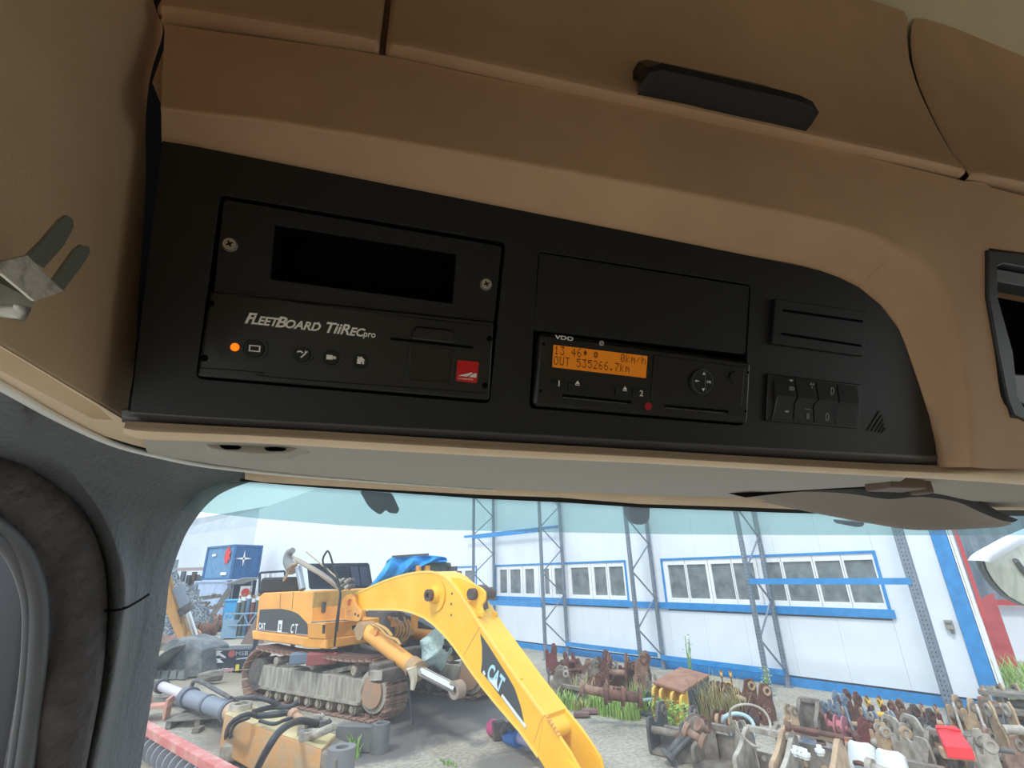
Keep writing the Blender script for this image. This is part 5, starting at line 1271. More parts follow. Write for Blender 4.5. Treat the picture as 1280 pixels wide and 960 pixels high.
mb = MB(MS); mb.prism([sp(317, 799), sp(316, 788), sp(409, 799), sp(408.5, 811.5)], -Wd - .05, .03); mb.build('side_skirt', m_oran, ex, bevel=.03, seg=3)
for pts in (((351, 741), (350, 761)), ((367, 740), (365, 762)), ((317, 789), (320, 789)), ):
    mb = MB(MS); a, b = sp(*pts[0]), sp(*pts[1]); mb.bar((*a, .002), (*b, .002), .012, .006, (1, 0, 0)); mb.build('panel_joint', m_under, ex)
mb = MB(MS); mb.prism([sp(325, 762), sp(338, 761.3), sp(351.5, 761), sp(362.5, 763), (sp(369, 765.5)), sp(373.4, 768), sp(383, 778), sp(388, 786), sp(391.4, 795), sp(322, 788)], .0, .004); dc = mb.build('side_decal', m_decal, ex, label='dark grey swoosh decal on the engine side')
mb = MB(MS)
for a, b in (((321.5, 787), (361, 791.3)), ((371, 792.3), (392, 794.6))): mb.bar((*sp(*a), .006), (*sp(*b), .006), .035, .004, (0, 1, 0))
mb.build('white_stripe', m_white, dc)
def afftext(parent, body, o, xv, yv, m, name='lettering', **k):     # o, xv, yv: 3-D
    M_ = Matrix(((xv.x, yv.x, 0, o.x), (xv.y, yv.y, 0, o.y), (xv.z, yv.z, 0, o.z), (0, 0, 0, 1)))
    n = xv.cross(yv).normalized()
    for i in range(3): M_[i][2] = n[i] * .5
    mb = MB(M_); mb.text(body, 0, 0, 1.0, 0, depth=.004, bold=k.pop('bold', .02), **k); return mb.build(name, m, parent)
def s3(px, py, o=.008): q = sp(px, py, o); return MS @ V((q[0], q[1], o))
def lett(body, a, b, c, m=m_white, par=dc, f=s3):   # a origin, b end of the baseline, c top of the first letter (pixels)
    A_, B_, C_ = f(*a), f(*b), f(*c); n = len(body); afftext(par, body, A_, (B_ - A_) / (n * .66), (C_ - A_) / .72, m)
lett('CAT', (323, 786), (331.5, 787), (323.4, 778))
lett('C', (362.5, 791), (366, 791.3), (364.5, 779.5)); lett('T', (368, 791), (371.5, 791.4), (369.5, 779.5))
mb = MB(MS); mb.prism([sp(347, 790), sp(352, 790.5), sp(353.5, 775.5), sp(348.5, 775.5)], .004, .008); mb.build('white_label', m_white, dc)
s0 = s3(350.5, 788, .012); afftext(dc, '345', s0, (s3(351, 777, .012) - s0) / 2.0, -(s3(353, 788, .012) - s0) * 1.2, m_decal)
# dull upper front panel and lower front box
fx = (HF - HC); fx.z = 0; FW = fx.length
MF = frame(HC, fx, (0, 0, 1)); nf = MF.to_3x3() @ V((0, 0, 1)); sg_ = 1 if nf.dot(-HC) > 0 else -1
def fp(px, py, o=0.0):
    p = CP + ray(px, py) * (((HC + nf * o) - CP).dot(nf) / ray(px, py).dot(nf)); q = MF.inverted() @ p; return (q.x, q.y)
mb = MB(MF); mb.prism([fp(408.5, 811.5), fp(450, 804), fp(450.5, 794), fp(408.5, 799)], -sg_ * .8, sg_ * .02); mb.build('front_sill', m_oran, ex, bevel=.015)
mb = MB(MF); mb.prism([fp(407.5, 799), fp(450.5, 795), fp(450.5, 775), fp(407, 779)], -sg_ * .6, 0); mb.build('tool_box', m_oran, ex, bevel=.015)
xq = sp(390.5, 740)[0]; zt0, zt1 = sp(391, 739)[1], sp(389, 778)[1]
mb = MB(MS); mb.box((xq + .03, (zt0 + zt1) / 2 - .005, -Wd / 2), (.06, zt0 - zt1 - .03, Wd - .02)); mb.build('front_panel', m_yeld, ex, bevel=.01)
mb = MB(MS); mb.box((xq + .10, (zt0 + zt1) / 2 - .03, -.28), (.05, .24, .10)); mb.build('mirror', m_darksteel, ex, bevel=.02)
mb = MB(MF); mb.bar((*fp(389, 778), 0), (*fp(449, 774), 0), .03, .03, (0, 0, 1)); mb.build('pale_edge', m_palesteel, ex)
mb = MB(MF); mb.prism(rpoly([fp(440, 782), fp(447.5, 781), fp(447.5, 790), fp(440, 791)], .03), 0, sg_ * .02); lmp = mb.build('head_lamp', m_black, ex)
mb = MB(MF); c = fp(443.5, 787); mb.cyl((*c, sg_ * .01), (*c, sg_ * .05), .055, None, 14); mb.build('lamp_lens', m_frame, lmp, smooth=40)
mb = MB(MF); mb.prism(rpoly([fp(403, 781), fp(405.5, 781), fp(405, 792), fp(402.5, 792)], .01), 0, sg_ * .03); mb.build('grab_handle', m_darksteel, ex)
# boom bracket in front of the body
BP = V((.75, 11.4, 0)); BD = V((.5, -.86, 0)).normalized(); BN = V((.86, .5, 0)).normalized()
MBm = Matrix(((BD.x, 0, BN.x, BP.x), (BD.y, 0, BN.y, BP.y), (0, 1, 0, 0), (0, 0, 0, 1)))      # x forward, y up, z to the far side
def bm3(px, py, o=0.0): return CP + ray(px, py) * ((BP + BN * o - CP).dot(BN) / ray(px, py).dot(BN))
def bm2(px, py, o=0.0): q = MBm.inverted() @ bm3(px, py, o); return (q.x, q.y)
for o in (-.12, .60):
    mb = MB(MBm); mb.prism(rpoly([bm2(*q, o) for q in ((430, 775), (431, 750), (436, 742), (441, 744), (443, 755), (451, 764), (450.5, 775), (447, 777))], .08), o, o + .06); mb.build('boom_bracket', m_oran, ex, bevel=.01)
mb = MB(); mb.pipe(bm3(437, 753, -.16), bm3(437, 753, -.10), .17, .07, 20); mb.build('pivot_boss', m_oran, ex, smooth=40)
for px, py in ((444.5, 767.5), (448, 769.5)): mb = MB(); mb.cyl(bm3(px, py, -.125), bm3(px, py, -.13), .028, None, 10); mb.build('bolt_hole', m_under, ex)
# boom
BWd = .56
top_ = [(444, 742), (460, 735), (478, 727), (494, 721.5), (509, 717.5), (524, 715), (537.5, 714.7), (547, 716.5), (556, 721.5), (566, 731), (575, 743), (588, 762), (601, 784), (619, 810), (648, 852), (679.6, 895)]
bot_ = [(672, 946), (650, 915), (619, 879), (602, 858), (587.5, 838), (576, 821), (566, 807), (554, 792.5), (541, 780), (529, 771.5), (516, 766), (505, 763), (494, 761.8), (470, 761.6), (444, 761.6)]
poly = [bm2(*q) for q in top_ + bot_]
mb = MB(MBm); mb.prism(poly, 0, BWd); bmo = mb.build('boom', m_yel, ex, smooth=30)
# flange strips along the edges of the near plate
mb = MB(MBm)
for L_ in (top_, bot_):
    pp = [bm2(*q, -.01) for q in L_]
    for a, b in zip(pp, pp[1:]): mb.bar((*a, 0.0), (*b, 0.0), .04, .02, (0, 0, 1))
mb.build('weld_flange', mat('light_yellow_edge', (250, 206, 96), .5), bmo)
# fork end plates
fk = [(679.6, 895), (700, 922), (712, 940), (724, 962), (730, 985), (716, 1000), (690, 975), (672, 946)]
mb = MB(MBm); mb.prism([bm2(*q) for q in fk], 0, .05); mb.build('fork_plate', m_yel, bmo, bevel=.008)
mb = MB(MBm); mb.prism([bm2(*q) for q in fk], BWd - .05, BWd); mb.build('fork_plate', m_yel, bmo, bevel=.008)
mb = MB(MBm)
a, b = bm2(676, 897), bm2(664, 932); rows = []
for k in range(7):
    t = k / 6; x, y = a[0] + (b[0] - a[0]) * t + .28 * sin(pi * t * .8), a[1] + (b[1] - a[1]) * t; rows.append([V((x, y, z)) for z in (.04, BWd - .04)])
mb.loft(rows, 2); mb.build('fork_web', m_yel, bmo, smooth=60)
mb = MB(MBm); c = bm2(712, 968); mb.cyl((*c, -.04), (*c, .06), .16, None, 20); mb.cyl((*c, BWd - .06), (*c, BWd + .04), .16, None, 20); mb.build('fork_boss', m_yel, bmo, smooth=40)
c = bm2(544.5, 743.5); mb = MB(MBm); mb.cyl((*c, -.02), (*c, 0), .30, .26, 28); mb.build('boss_plate', m_yel, bmo, smooth=40)
mb = MB(MBm); mb.cyl((*c, -.12), (*c, 0.0), .13, .17, 24); mb.build('pin_boss', m_yel, bmo, smooth=50)
mb = MB(MBm); mb.pipe((*c, -.20), (*c, -.10), .105, .05, 20); mb.cyl((*c, -.15), (*c, -.13), .06, None, 12); mb.build('boom_pin', mat('brown_pin_steel', (96, 74, 66), .5, metal=.3), bmo, smooth=40)
for px, py in ((565, 742), (564, 755), (564, 769)): mb = MB(MBm); c = bm2(px, py, -.002); mb.cyl((*c, -.004), (*c, .0), .022, None, 10); mb.build('drilled_hole', m_under, bmo)
# black swoosh with the maker's letters
dl = [(600.3, 792), (611.6, 808.7), (622.8, 826.6), (635, 846), (643.4, 861), (651, 884), (656.5, 911), (633, 880), (607, 846), (601.2, 840), (602.6, 827.5), (602.6, 809)]
mb = MB(MBm); mb.prism([bm2(*q, -.004) for q in dl], -.006, 0); bd_ = mb.build('boom_decal', m_decal, bmo, label='dark swoosh decal with pale letters')
bf = lambda px, py: bm3(px, py, -.012)
def zz(x, y): return (590 + x / 10.67, 790 + y / 10.67)
A_ = bf(*zz(190, 590)); B_ = bf(*zz(375, 815)); C_ = bf(*zz(255, 400))
afftext(bd_ if False else bmo, 'CAT', A_, (B_ - A_) / 1.95, (C_ - A_) / .72, m_blued, 'lettering', bold=.035)
mb = MB(MBm); mb.prism([bm2(*zz(*q), -.016) for q in ((225, 645), (330, 640), (345, 790))], -.02, -.016); mb.build('letter_triangle', m_white, bmo)
mb = MB(MBm)
for a, b in (((604, 839), (606, 843.5)), ((627, 869), (657, 909))): mb.bar((*bm2(*a, -.012), -.01), (*bm2(*b, -.012), -.01), .045, .006, (0, 0, 1))
mb.build('white_stripe', m_white, bmo)
# weld seam across the boom
for a, b in (((600, 783), (580, 818)), ((678, 895), (667, 928))): mb = MB(MBm); mb.bar((*bm2(*a, -.003), -.002), (*bm2(*b, -.003), -.002), .012, .006, (0, 0, 1)); mb.build('weld_seam', m_oran, bmo)
# arm-cylinder bracket on top of the boom knee
def tp(px, py): return bm2(px, py)
for o in (.12, .40):
    mb = MB(MBm); mb.prism(rpoly([bm2(*q, o) for q in ((560, 722), (575, 722), (590, 729), (601, 735), (606, 740), (606, 751), (601, 757), (604, 768), (596, 768), (586, 750), (572, 735))], .05), o, o + .05); mb.build('ram_bracket', m_yel, bmo, bevel=.008)
mb = MB(MBm); c = bm2(600, 742, .26); mb.cyl((*c, .02), (*c, .58), .10, None, 18); mb.cyl((*c, .20), (*c, .38), .15, None, 18); mb.build('ram_pin', mat('dark_brown_clevis', (84, 70, 64), .6), bmo, smooth=40)
mb = MB(MBm); c2_ = bm2(603, 762, .26); mb.bar((*c, .28), (*c2_, .28), .12, .16); mb.build('ram_link', mat('dark_brown_clevis', (84, 70, 64), .6), bmo)
for px, py, o in ((601, 770, .1), (617, 770, .5), (668, 850, .5), (648, 853, .1)):
    mb = MB(MBm); c = bm2(px, py, o); mb.box((c[0], c[1] + .03, o), (.16, .08, .07)); mb.build('pipe_bracket', m_yel, bmo, bevel=.01)
# hinges on the fork
for o, L_ in ((0.0, ((684, 897), (698, 920))), (BWd, ((690, 893), (712, 928)))):
    mb = MB(MBm); a, b = bm2(*L_[0], o), bm2(*L_[1], o)
    for k in range(6):
        t = k / 5; mb.cyl((a[0] + (b[0] - a[0]) * t, a[1] + (b[1] - a[1]) * t + .01, o - .03), (a[0] + (b[0] - a[0]) * t, a[1] + (b[1] - a[1]) * t + .01, o + .03), .018, None, 6)
    mb.build('bolt_row', m_oran, bmo, kind='stuff')
# boom rams
def ram(name, A0, A1, A2, o, r=.145, rr=.085):
    a, b, c = bm3(*A0, o), bm3(*A1, o), bm3(*A2, o)
    mb = MB(); mb.cyl(a, b, r, None, 20); br_ = mb.build('ram_barrel', m_oran, ex, smooth=40)
    d = (b - a).normalized()
    mb = MB(); mb.cyl(b - d * .08, b + d * .14, r * 1.22, None, 20); mb.build('ram_gland', mat('tan_gland', (170, 140, 104), .7), br_, smooth=40)
    mb = MB(); mb.cyl(b, c, rr, None, 18); rd = mb.build('ram_rod', mat('bright_chrome_rod', (225, 228, 232), .12), br_, smooth=40)
    mb = MB(); mb.pipe(c - BN * .07, c + BN * .09, .135, .07, 20); mb.build('rod_eye', mat('rust_grey_eye', (150, 136, 122), .6), br_, smooth=40)
    mb = MB(); mb.cyl(a - BN * .15, a + BN * .15, .17, None, 18); mb.build('ram_foot', mat('tan_gland', (170, 140, 104), .7), br_, smooth=40)
ram('near', (457, 788), (518, 835), (571, 862), -.30)
ram('far', (512, 791), (585, 800), (600, 805), .95, .13)
mb = MB(); mb.tube([bm3(*q, -.45) for q in ((466, 781), (475, 785), (484, 795), (496, 800), (500, 806))], .03, 6, 3); mb.tube([bm3(*q, -.45) for q in ((470, 780), (482, 786), (490, 795))], .03, 6, 3); mb.build('ram_hose', mat('tan_hose2', (190, 150, 90), .6), ex)
mb = MB(MBm); mb.prism([bm2(*q, -.4) for q in ((460, 790), (470, 783), (474, 786), (469, 797))], -.42, -.36); mb.build('hose_bracket', m_oran, ex)
# clutter of valves in the slot between the boom and the deck
mb = MB(MBm); mb.prism([bm2(*q, .9) for q in ((452, 764), (500, 764), (540, 785), (560, 806), (552, 820), (452, 812))], .9, 1.3); mb.build('inner_deck', mat('blue_grey_deck_steel', (74, 84, 96), .7, rgb2=(104, 110, 116), vscale=4), ex)  # dark blue-grey steel plate under the valves
rnd = random.Random(4)
for k in range(7):
    px, py = 494 + k * 4 + rnd.uniform(-2, 2), 784 + rnd.uniform(-8, 8)
    mb = MB(); p = bm3(px, py, .6); mb.box(p, (.14, .14, rnd.uniform(.1, .3))); mb.cyl(p, p + V((rnd.uniform(-.2, .2), -.1, rnd.uniform(.1, .25))), .035, None, 8); mb.build('valve_block', [m_oran, m_yeld, m_palesteel][k % 3], ex)
for k in range(5):
    mb = MB(); mb.tube([bm3(490 + 5 * k, 772 + 3 * (k % 3), .5), bm3(498 + 4 * k, 785, .4), bm3(494 + 4 * k, 797, .45), bm3(482 + 5 * k, 803, .5)], .024, 6, 4); mb.build('tan_hose', mat('tan_hose2', (190, 150, 90), .6), ex)
for k, (px, py, r) in enumerate(((487, 800, .16), (490, 790, .10), (505, 798, .12))):
    mb = MB(); mb.cyl(bm3(px, py, .5), bm3(px, py, .7), r, None, 16); mb.build('swivel_drum', m_under, ex, smooth=40)
# clutter of pipes, exhaust and hoses on the engine deck
def dk(px, py, o=-.6): q = sp(px, py, o); return MS @ V((q[0], q[1], o))
mb = MB(); mb.cyl(dk(378, 737, -.5), dk(373, 709, -.5), .085, None, 14); mb.build('exhaust_pipe', mat('grey_blue_pipe', (150, 162, 172), .4, metal=.4), ex, smooth=40)
mb = MB(); mb.box(dk(352, 731, -.6), (1.0, .6, .40), ); mb.build('air_cleaner', mat('black_rubbery_cover', (52, 54, 56), .8), ex, bevel=.08)
mb = MB(); mb.tube([dk(366, 712), dk(360, 702), dk(361, 692), dk(366, 688)], lambda t: .16 - .08 * t, 10, 4); mb.build('filler_neck', mat('grey_rubber_boot', (130, 132, 132), .8), ex, smooth=60)
for k, pts in enumerate((((340, 737), (355, 725), (363, 708), (372, 704)), ((366, 696), (385, 706), (405, 718), (428, 736)), ((368, 698), (388, 710), (408, 724), (426, 738)), ((370, 701), (391, 713), (404, 720), (424, 733)), ((383, 690), (400, 704), (412, 714), (430, 730)))):
    mb = MB(); mb.tube([dk(*q, -.5 + .05 * k) for q in pts], .035 if k < 4 else .018, 7, 4); mb.build('deck_hose', [mat('tan_hose3', (176, 160, 134), .7), mat('dull_pipe', (150, 142, 128), .6)][k % 2], ex)
mb = MB(); mb.tube([dk(421, 790, .2), dk(424, 760, .15), dk(424, 735, .1), dk(404, 705, 0), dk(408, 690, 0), dk(412, 692, 0), dk(418, 712, 0), dk(424, 730, .05), dk(425, 745, .1), dk(421, 775, .2), dk(418, 808, .2)], .022, 7, 4); mb.build('black_hose', m_black, ex)
for k in range(8):
    mb = MB(); p = dk(424 + (k % 4) * 4, 728 + (k // 4) * 7, -.3); mb.cyl(p, p + V((.1, -.08, .06)), .05, None, 8); mb.build('hose_union', [m_palesteel, m_darksteel][k % 2], ex)
# cab under the tarp
cbp = gr(500, 800, 1.2)
nc = V((ray(520, 710).x, ray(520, 710).y, 0)).normalized()
def cp_(px, py, d=14.6): return onp(px, py, nc, d)
mb = MB(); vs = [cp_(*q) for q in ((505, 704), (562, 706), (566, 735), (500, 735))]; vs2 = [v + nc * 1.4 for v in vs]; mb.add(vs + vs2, [(0, 1, 2, 3), (7, 6, 5, 4), (0, 4, 5, 1), (1, 5, 6, 2), (3, 2, 6, 7), (0, 3, 7, 4)])
mb.build('cab_glass', mat('teal_cab_glass', (96, 128, 132), .2), ex)
for a, b in (((505, 703), (563, 705)), ((562, 705), (566, 735)), ((524, 703), (524, 732)), ((552, 706), (556, 732))): mb = MB(); mb.bar(cp_(*a, 14.55), cp_(*b, 14.55), .07, .07, nc); mb.build('cab_pillar', mat('green_grey_pillar', (88, 112, 108), .5), ex)
mb = MB()
for px in (523, 534): p = cp_(px, 707, 14.2); mb.cyl(p, cp_(px, 716, 14.2), .08, None, 10)
mb.build('yellow_post', m_oran, ex)
tp_t = [(484, 700), (491, 696), (505, 694.5), (520, 694), (535, 694), (548, 695), (557.6, 697), (559, 701)]
tp_b = [(460.5, 734), (474, 729), (487, 724), (500, 720), (508, 718), (514, 714), (521, 706), (558, 703)]
rows = []
for t in (0, .15, .35, .55, .8, 1.0):
    rows.append([cp_(a[0] + (b[0] - a[0]) * t ** 1.3, a[1] + (b[1] - a[1]) * t, 14.3 - .15 * sin(pi * t) - .09 * ((i % 2) * 2 - 1) * (t > .1)) for i, (a, b) in enumerate(zip(tp_t, tp_b))])
rows = [[p + nc * 1.3 + V((0, 0, .02)) for p in rows[0]]] + rows
mb = MB(); mb.loft(rows, 3)
tpo = mb.build('tarpaulin', m_tarp, ex, smooth=50, label='bright blue tarpaulin draped over the cab')
mb = MB(); mb.bar(cp_(490, 696, 14.2), cp_(536, 693, 14.2), .06, .05, nc); mb.build('weight_bar', m_darksteel, ex)
mb = MB(); mb.cyl(cp_(566, 708, 14.4), cp_(566, 714, 14.4), .13, None, 12); mb.build('work_lamp', m_darksteel, ex)
# props: timber and blocks under the house
for (px, py, z, sz, m, lab) in ((403, 822, 1.0, (.62, .5, .22), mat('faded_red_block', (150, 84, 80), .8), 'faded red block wedged under the house'), (378, 822, .98, (.5, .4, .2), mat('blue_grey_block', (110, 128, 146), .7), 'blue grey block wedged under the house')):
    p = gr(px, py, z); mb = MB(); mb.box(p, sz); mb.build('packing_block', m, ex, bevel=.02, label=lab)
for k, (a, b, z) in enumerate((((466, 838), (512, 828), 1.08), ((468, 846), (515, 836), 1.0), ((496, 830), (548, 820), 1.05), ((500, 818), (552, 810), 1.2))):
    mb = MB(); mb.bar(gr(*a, z), gr(*b, z), .26, .2); mb.build('timber_baulk', m_timber, ex, bevel=.03)
mb = MB(); mb.box(gr(470, 844, 1.03), (.2, .16, .14)); mb.build('grey_brick', m_palesteel, ex)
# plastic bag tied on the far ram, rag on the near one
bags = mat('pale_teal_plastic', (158, 196, 198), .3, rgb2=(196, 216, 214), vscale=9, bump=.8, bscale=12)
mb = MB(); rows = []
for i in range(7):
    t = i / 6; cpt = bm3(533 + 26 * t, 805 + 6 * sin(3 * t), .5); rr_2 = .30 * sin(pi * min(.97, max(.03, t))) ** .6 + .04
    rows.append([cpt + V((.2 * cos(a) * 0, 0, 0)) + (BN * cos(a) + V((0, 0, 1)) * sin(a)) * rr_2 * (1 + .2 * sin(5 * a + 3 * t)) for a in [2 * pi * k / 14 for k in range(14)]])
mb.loft(rows, 2, closed=False); mb.build('plastic_wrap', bags, ex, smooth=60, label='pale teal plastic bag tied round a ram end')
mb = MB(); p = bm3(514, 842, -.45); mb.tube([p + V((0, 0, .1)), p + V((.05, 0, -.08)), p + V((.03, 0, -.25))], lambda t: .10 * (1 - .6 * t), 7, 3); mb.build('rag', mat('cream_rag', (206, 196, 172), .9), ex)
mb = MB(); mb.tube([bm3(509, 838, -.5), bm3(512, 870, -.5), bm3(516, 905, -.7)], .018, 6, 3); mb.build('dangling_cable', m_black, ex)
# fuel/hydraulic tank strip and rail on deck
mb = MB(); mb.tube([gr(452, 806, 1.2), gr(470, 812, 1.15), gr(500, 815, 1.15)], .05, 8, 2); mb.build('deck_pipe', m_under, ex)

# ================================================================== FOREGROUND PARTS, LEFT
# detached orange digger stick with hoses
st_ = thing('detached_stick', 'detached orange box-section digger stick lying before the tracks, hoses on top', 'excavator arm', gr(350, 930))
zt_ = .62
L0, L1 = gr(281, 893, zt_), gr(402, 937, zt_); R0, R1 = gr(302, 877, zt_), gr(420, 919, zt_)
m_sideo = mat('scuffed_orange_side', (214, 160, 100), .6, rgb2=(182, 164, 138), vscale=2.2, thr=(.45, .7), bump=.2, bscale=8)
m_topy = mat('dust_covered_cream_top', (206, 190, 140), .8, rgb2=(184, 170, 130), vscale=3)
dn = V((0, 0, -1))
mb = MB(); vs = [L0, L1, R1, R0]; vb = [L0 + dn * .5, L1 + dn * .6, R1 + dn * .6, R0 + dn * .5]
mb.add(vs + vb, [(3, 2, 1, 0), (0, 1, 5, 4), (1, 2, 6, 5), (2, 3, 7, 6), (3, 0, 4, 7), (4, 5, 6, 7)]); mb.build('box_beam', m_sideo, st_, bevel=.02)
mb = MB(); mb.add([v + V((0, 0, .004)) for v in vs], [(3, 2, 1, 0)]); mb.build('top_plate', m_topy, st_, fix=False)
e = (L1 - L0).normalized()
mb = MB(); mb.add([L1 + dn * .02, R1 + dn * .02, R1 + dn * .6, L1 + dn * .6] + [v + e * .35 for v in (L1 + dn * .04, R1 + dn * .04, R1 + dn * .55, L1 + dn * .55)], [(0, 1, 2, 3), (4, 5, 6, 7), (0, 1, 5, 4), (1, 2, 6, 5), (2, 3, 7, 6), (3, 0, 4, 7)]); mb.build('end_casting', m_ruststeel, st_, bevel=.02)
c = L1.lerp(R1, .35) + e * .35; mb = MB(); mb.pipe(c + dn * .62, c + V((0, 0, .03)), .17, .08, 24); mb.build('end_boss', mat('grey_boss', (120, 120, 120), .6), st_, smooth=40)
c = L0.lerp(R0, .5) + e * .25; mb = MB(); mb.pipe(c, c + V((0, 0, .09)), .18, .10, 20); mb.build('pin_eye', m_palesteel, st_, smooth=40)
m_bh = mat('black_hydraulic_hose', (50, 52, 56), .5)
def hz(pts, r=.035, z=.7, m=m_bh, nm='hose', par=st_):
    mb = MB(); mb.tube([gr(px, py, zz_) for px, py, zz_ in pts], r, 8, 5); return mb.build(nm, m, par, smooth=60)
hz([(287, 945, .05), (283, 920, .35), (290, 903, .7), (308, 893, .78), (322, 895, .72)], .035)
hz([(296, 950, .03), (288, 925, .3), (294, 906, .65), (312, 897, .75)], .022)
hz([(322, 960, .4), (335, 935, .75), (352, 912, .9), (375, 901, .85), (400, 905, .72)], .045)
hz([(316, 890, .72), (340, 884, .72), (362, 884, .74), (372, 877, .8)], .040)
hz([(322, 895, .72), (345, 893, .74), (360, 891, .74), (372, 895, .72)], .045)
hz([(280, 876, .25), (306, 872, .8), (330, 874, .85), (350, 882, .74)], .035)
hz([(325, 901, .70), (342, 905, .72), (356, 900, .72), (372, 896, .72)], .026)
mb = MB(); mb.cyl(gr(366, 892, .74), gr(384, 905, .72), .055, None, 10); mb.cyl(gr(366, 892, .74), gr(370, 895, .74), .08, None, 10); mb.build('copper_pipe', mat('tan_pipe_joint', (176, 140, 112), .6), st_, smooth=40)
for (px, py, s, m) in ((388, 912, .14, m_darksteel), (376, 915, .10, m_palesteel), (403, 913, .1, m_darksteel), (395, 905, .09, m_palesteel)):
    mb = MB(); p = gr(px, py, .66); mb.box(p + V((0, 0, .05)), (s, s, .14)); mb.cyl(p, p + V((s, 0, .12)), s * .35, None, 8); mb.build('hose_fitting', m, st_, bevel=.01)
mb = MB(); A_ = gr(385, 922, .64); mb.tube([A_, gr(404, 914, .78), gr(418, 908, .74)], .05, 8, 4); mb.pipe(A_ + V((0, 0, -.02)), A_ + V((0, 0, .08)), .12, .05, 18); mb.build('saddle_clamp', m_palesteel, st_, smooth=50)
# small grey fitting at image bottom left of stick
g = gr(286, 952, .05); mb = MB(); mb.box(g + V((0, 0, .12)), (.28, .16, .22)); mb.build('gear_fitting', m_palesteel, None, bevel=.02, label='small pale metal fitting beside the red auger blade', cat='fitting')
# grey clevis behind the stick
cl_ = thing('clevis_plate', 'dark grey steel clevis with round end boss between stick and front idler', 'clevis', gr(455, 945))
a, b = gr(420, 938), gr(474, 940)
ht = zat(470, 907, b)
mb = MB(); mb.bar(V((a.x, a.y, ht / 2)), V((b.x, b.y, ht / 2)), .16, ht, (0, 0, 1)); mb.build('plate', mat('grey_clevis', (98, 100, 102), .6, rgb2=(120, 120, 118), vscale=4), cl_, bevel=.02)
mb = MB(); mb.pipe(V((b.x, b.y, 0)), V((b.x, b.y, ht + .03)), .15, .07, 20); mb.build('boss', mat('grey_clevis', (98, 100, 102), .6), cl_, smooth=40)
# ram on the pallets
pr_ = thing('hydraulic_ram', 'grey hydraulic ram with bare pale rod lying across pallets at left', 'hydraulic ram', gr(245, 895))
A_, B_, C_ = gr(286, 889, .42), gr(236, 872, .40), gr(203, 858, .42)
d = (B_ - A_).normalized()
mb = MB(); mb.cyl(A_, B_, .155, None, 20); mb.build('ram_barrel', mat('blue_grey_barrel', (128, 136, 148), .5), pr_, smooth=40)
mb = MB(); mb.cyl(B_ - d * .1, B_ + d * .12, .20, None, 20); mb.cyl(A_, A_ - d * .1, .19, None, 20); mb.cyl(A_.lerp(B_, .45), A_.lerp(B_, .5), .17, None, 20); mb.build('collar', mat('dark_blue_grey_collar', (96, 104, 114), .5), pr_, smooth=40)
mb = MB(); mb.cyl(B_, C_, .10, None, 16); mb.build('ram_rod', mat('dull_pale_rod', (196, 190, 200), .3), pr_, smooth=40)
mb = MB(); mb.cyl(C_, C_ + d * .12, .15, None, 16); mb.build('rod_end', m_darksteel, pr_, smooth=40)
mb = MB(); mb.cyl(A_ - d * .1, A_ - d * .25, .16, .12, 16); mb.build('base_cap', mat('tan_cap', (200, 170, 140), .7), pr_, smooth=40)
mb = MB(); mb.tube([B_ + V((0, 0, .1)), B_ + V((.1, -.1, .32)), A_.lerp(B_, .3) + V((0, 0, .25)), A_ + V((0, 0, .2))], .04, 7, 4); mb.build('feed_pipe', m_darksteel, pr_)
# pallets
def pallet(px, py, ang, lab, w=1.15, dpt=.9):
    g = gr(px, py); r = thing('wooden_pallet', lab, 'pallet', g, 'grey wooden pallets under the ram')
    M_ = Matrix.Translation(g) @ Matrix.Rotation(ang, 4, 'Z')
    for k in range(6): mb = MB(M_); mb.box((0, -dpt / 2 + dpt * (k + .5) / 6, .155), (w, dpt / 6 - .03, .022)); mb.build('plank', m_grey_wood, r)
    for x in (-w / 2 + .06, 0, w / 2 - .06):
        mb = MB(M_); mb.box((x, 0, .09), (.09, dpt, .10)); mb.build('stringer', m_grey_wood, r)
        mb = MB(M_); mb.box((x, 0, .015), (.10, dpt, .03)); mb.build('foot_board', m_grey_wood, r)
pallet(258, 903, -.15, 'grey wooden pallet under the barrel end of the ram')
pallet(205, 882, .35, 'grey wooden pallet under the rod end of the ram')
mb = MB(); mb.bar(gr(244, 914, .04), gr(252, 909, .04), .12, .07); mb.build('timber_offcut', m_grey_wood, None, label='short timber offcut before the nearer pallet', cat='timber')
# red auger blade, bottom left
ag = thing('auger_blade', 'faded red screed frame with ribbed auger at bottom left', 'blade', gr(200, 935))
A_, B_ = gr(160, 897, .42), gr(330, 992, .42)
m_red = mat('faded_red_paint', (196, 110, 102), .6, rgb2=(206, 158, 146), vscale=3, thr=(.45, .65))
mb = MB(); mb.bar(A_, B_, .16, .13); mb.build('top_beam', m_red, ag, bevel=.02)
A2, B2 = gr(155, 925, .06), gr(275, 1000, .06)
mb = MB(); mb.bar(A2, B2, .10, .06); mb.bar(A2 + V((.05, .03, .02)), B2 + V((.05, .03, .02)), .3, .02); mb.build('bottom_plate', mat('pale_scraper', (188, 168, 156), .7), ag, bevel=.01)
mb = MB(); mb.loft([[A_ + dn * .05, B_ + dn * .05], [A_ + dn * .42 + V((.12, .08, 0)), B_ + dn * .42 + V((.12, .08, 0))]]); mb.build('back_sheet', mat('grey_auger_sheet', (130, 128, 130), .7), ag)
AL = (B_ - A_); nrib = 22
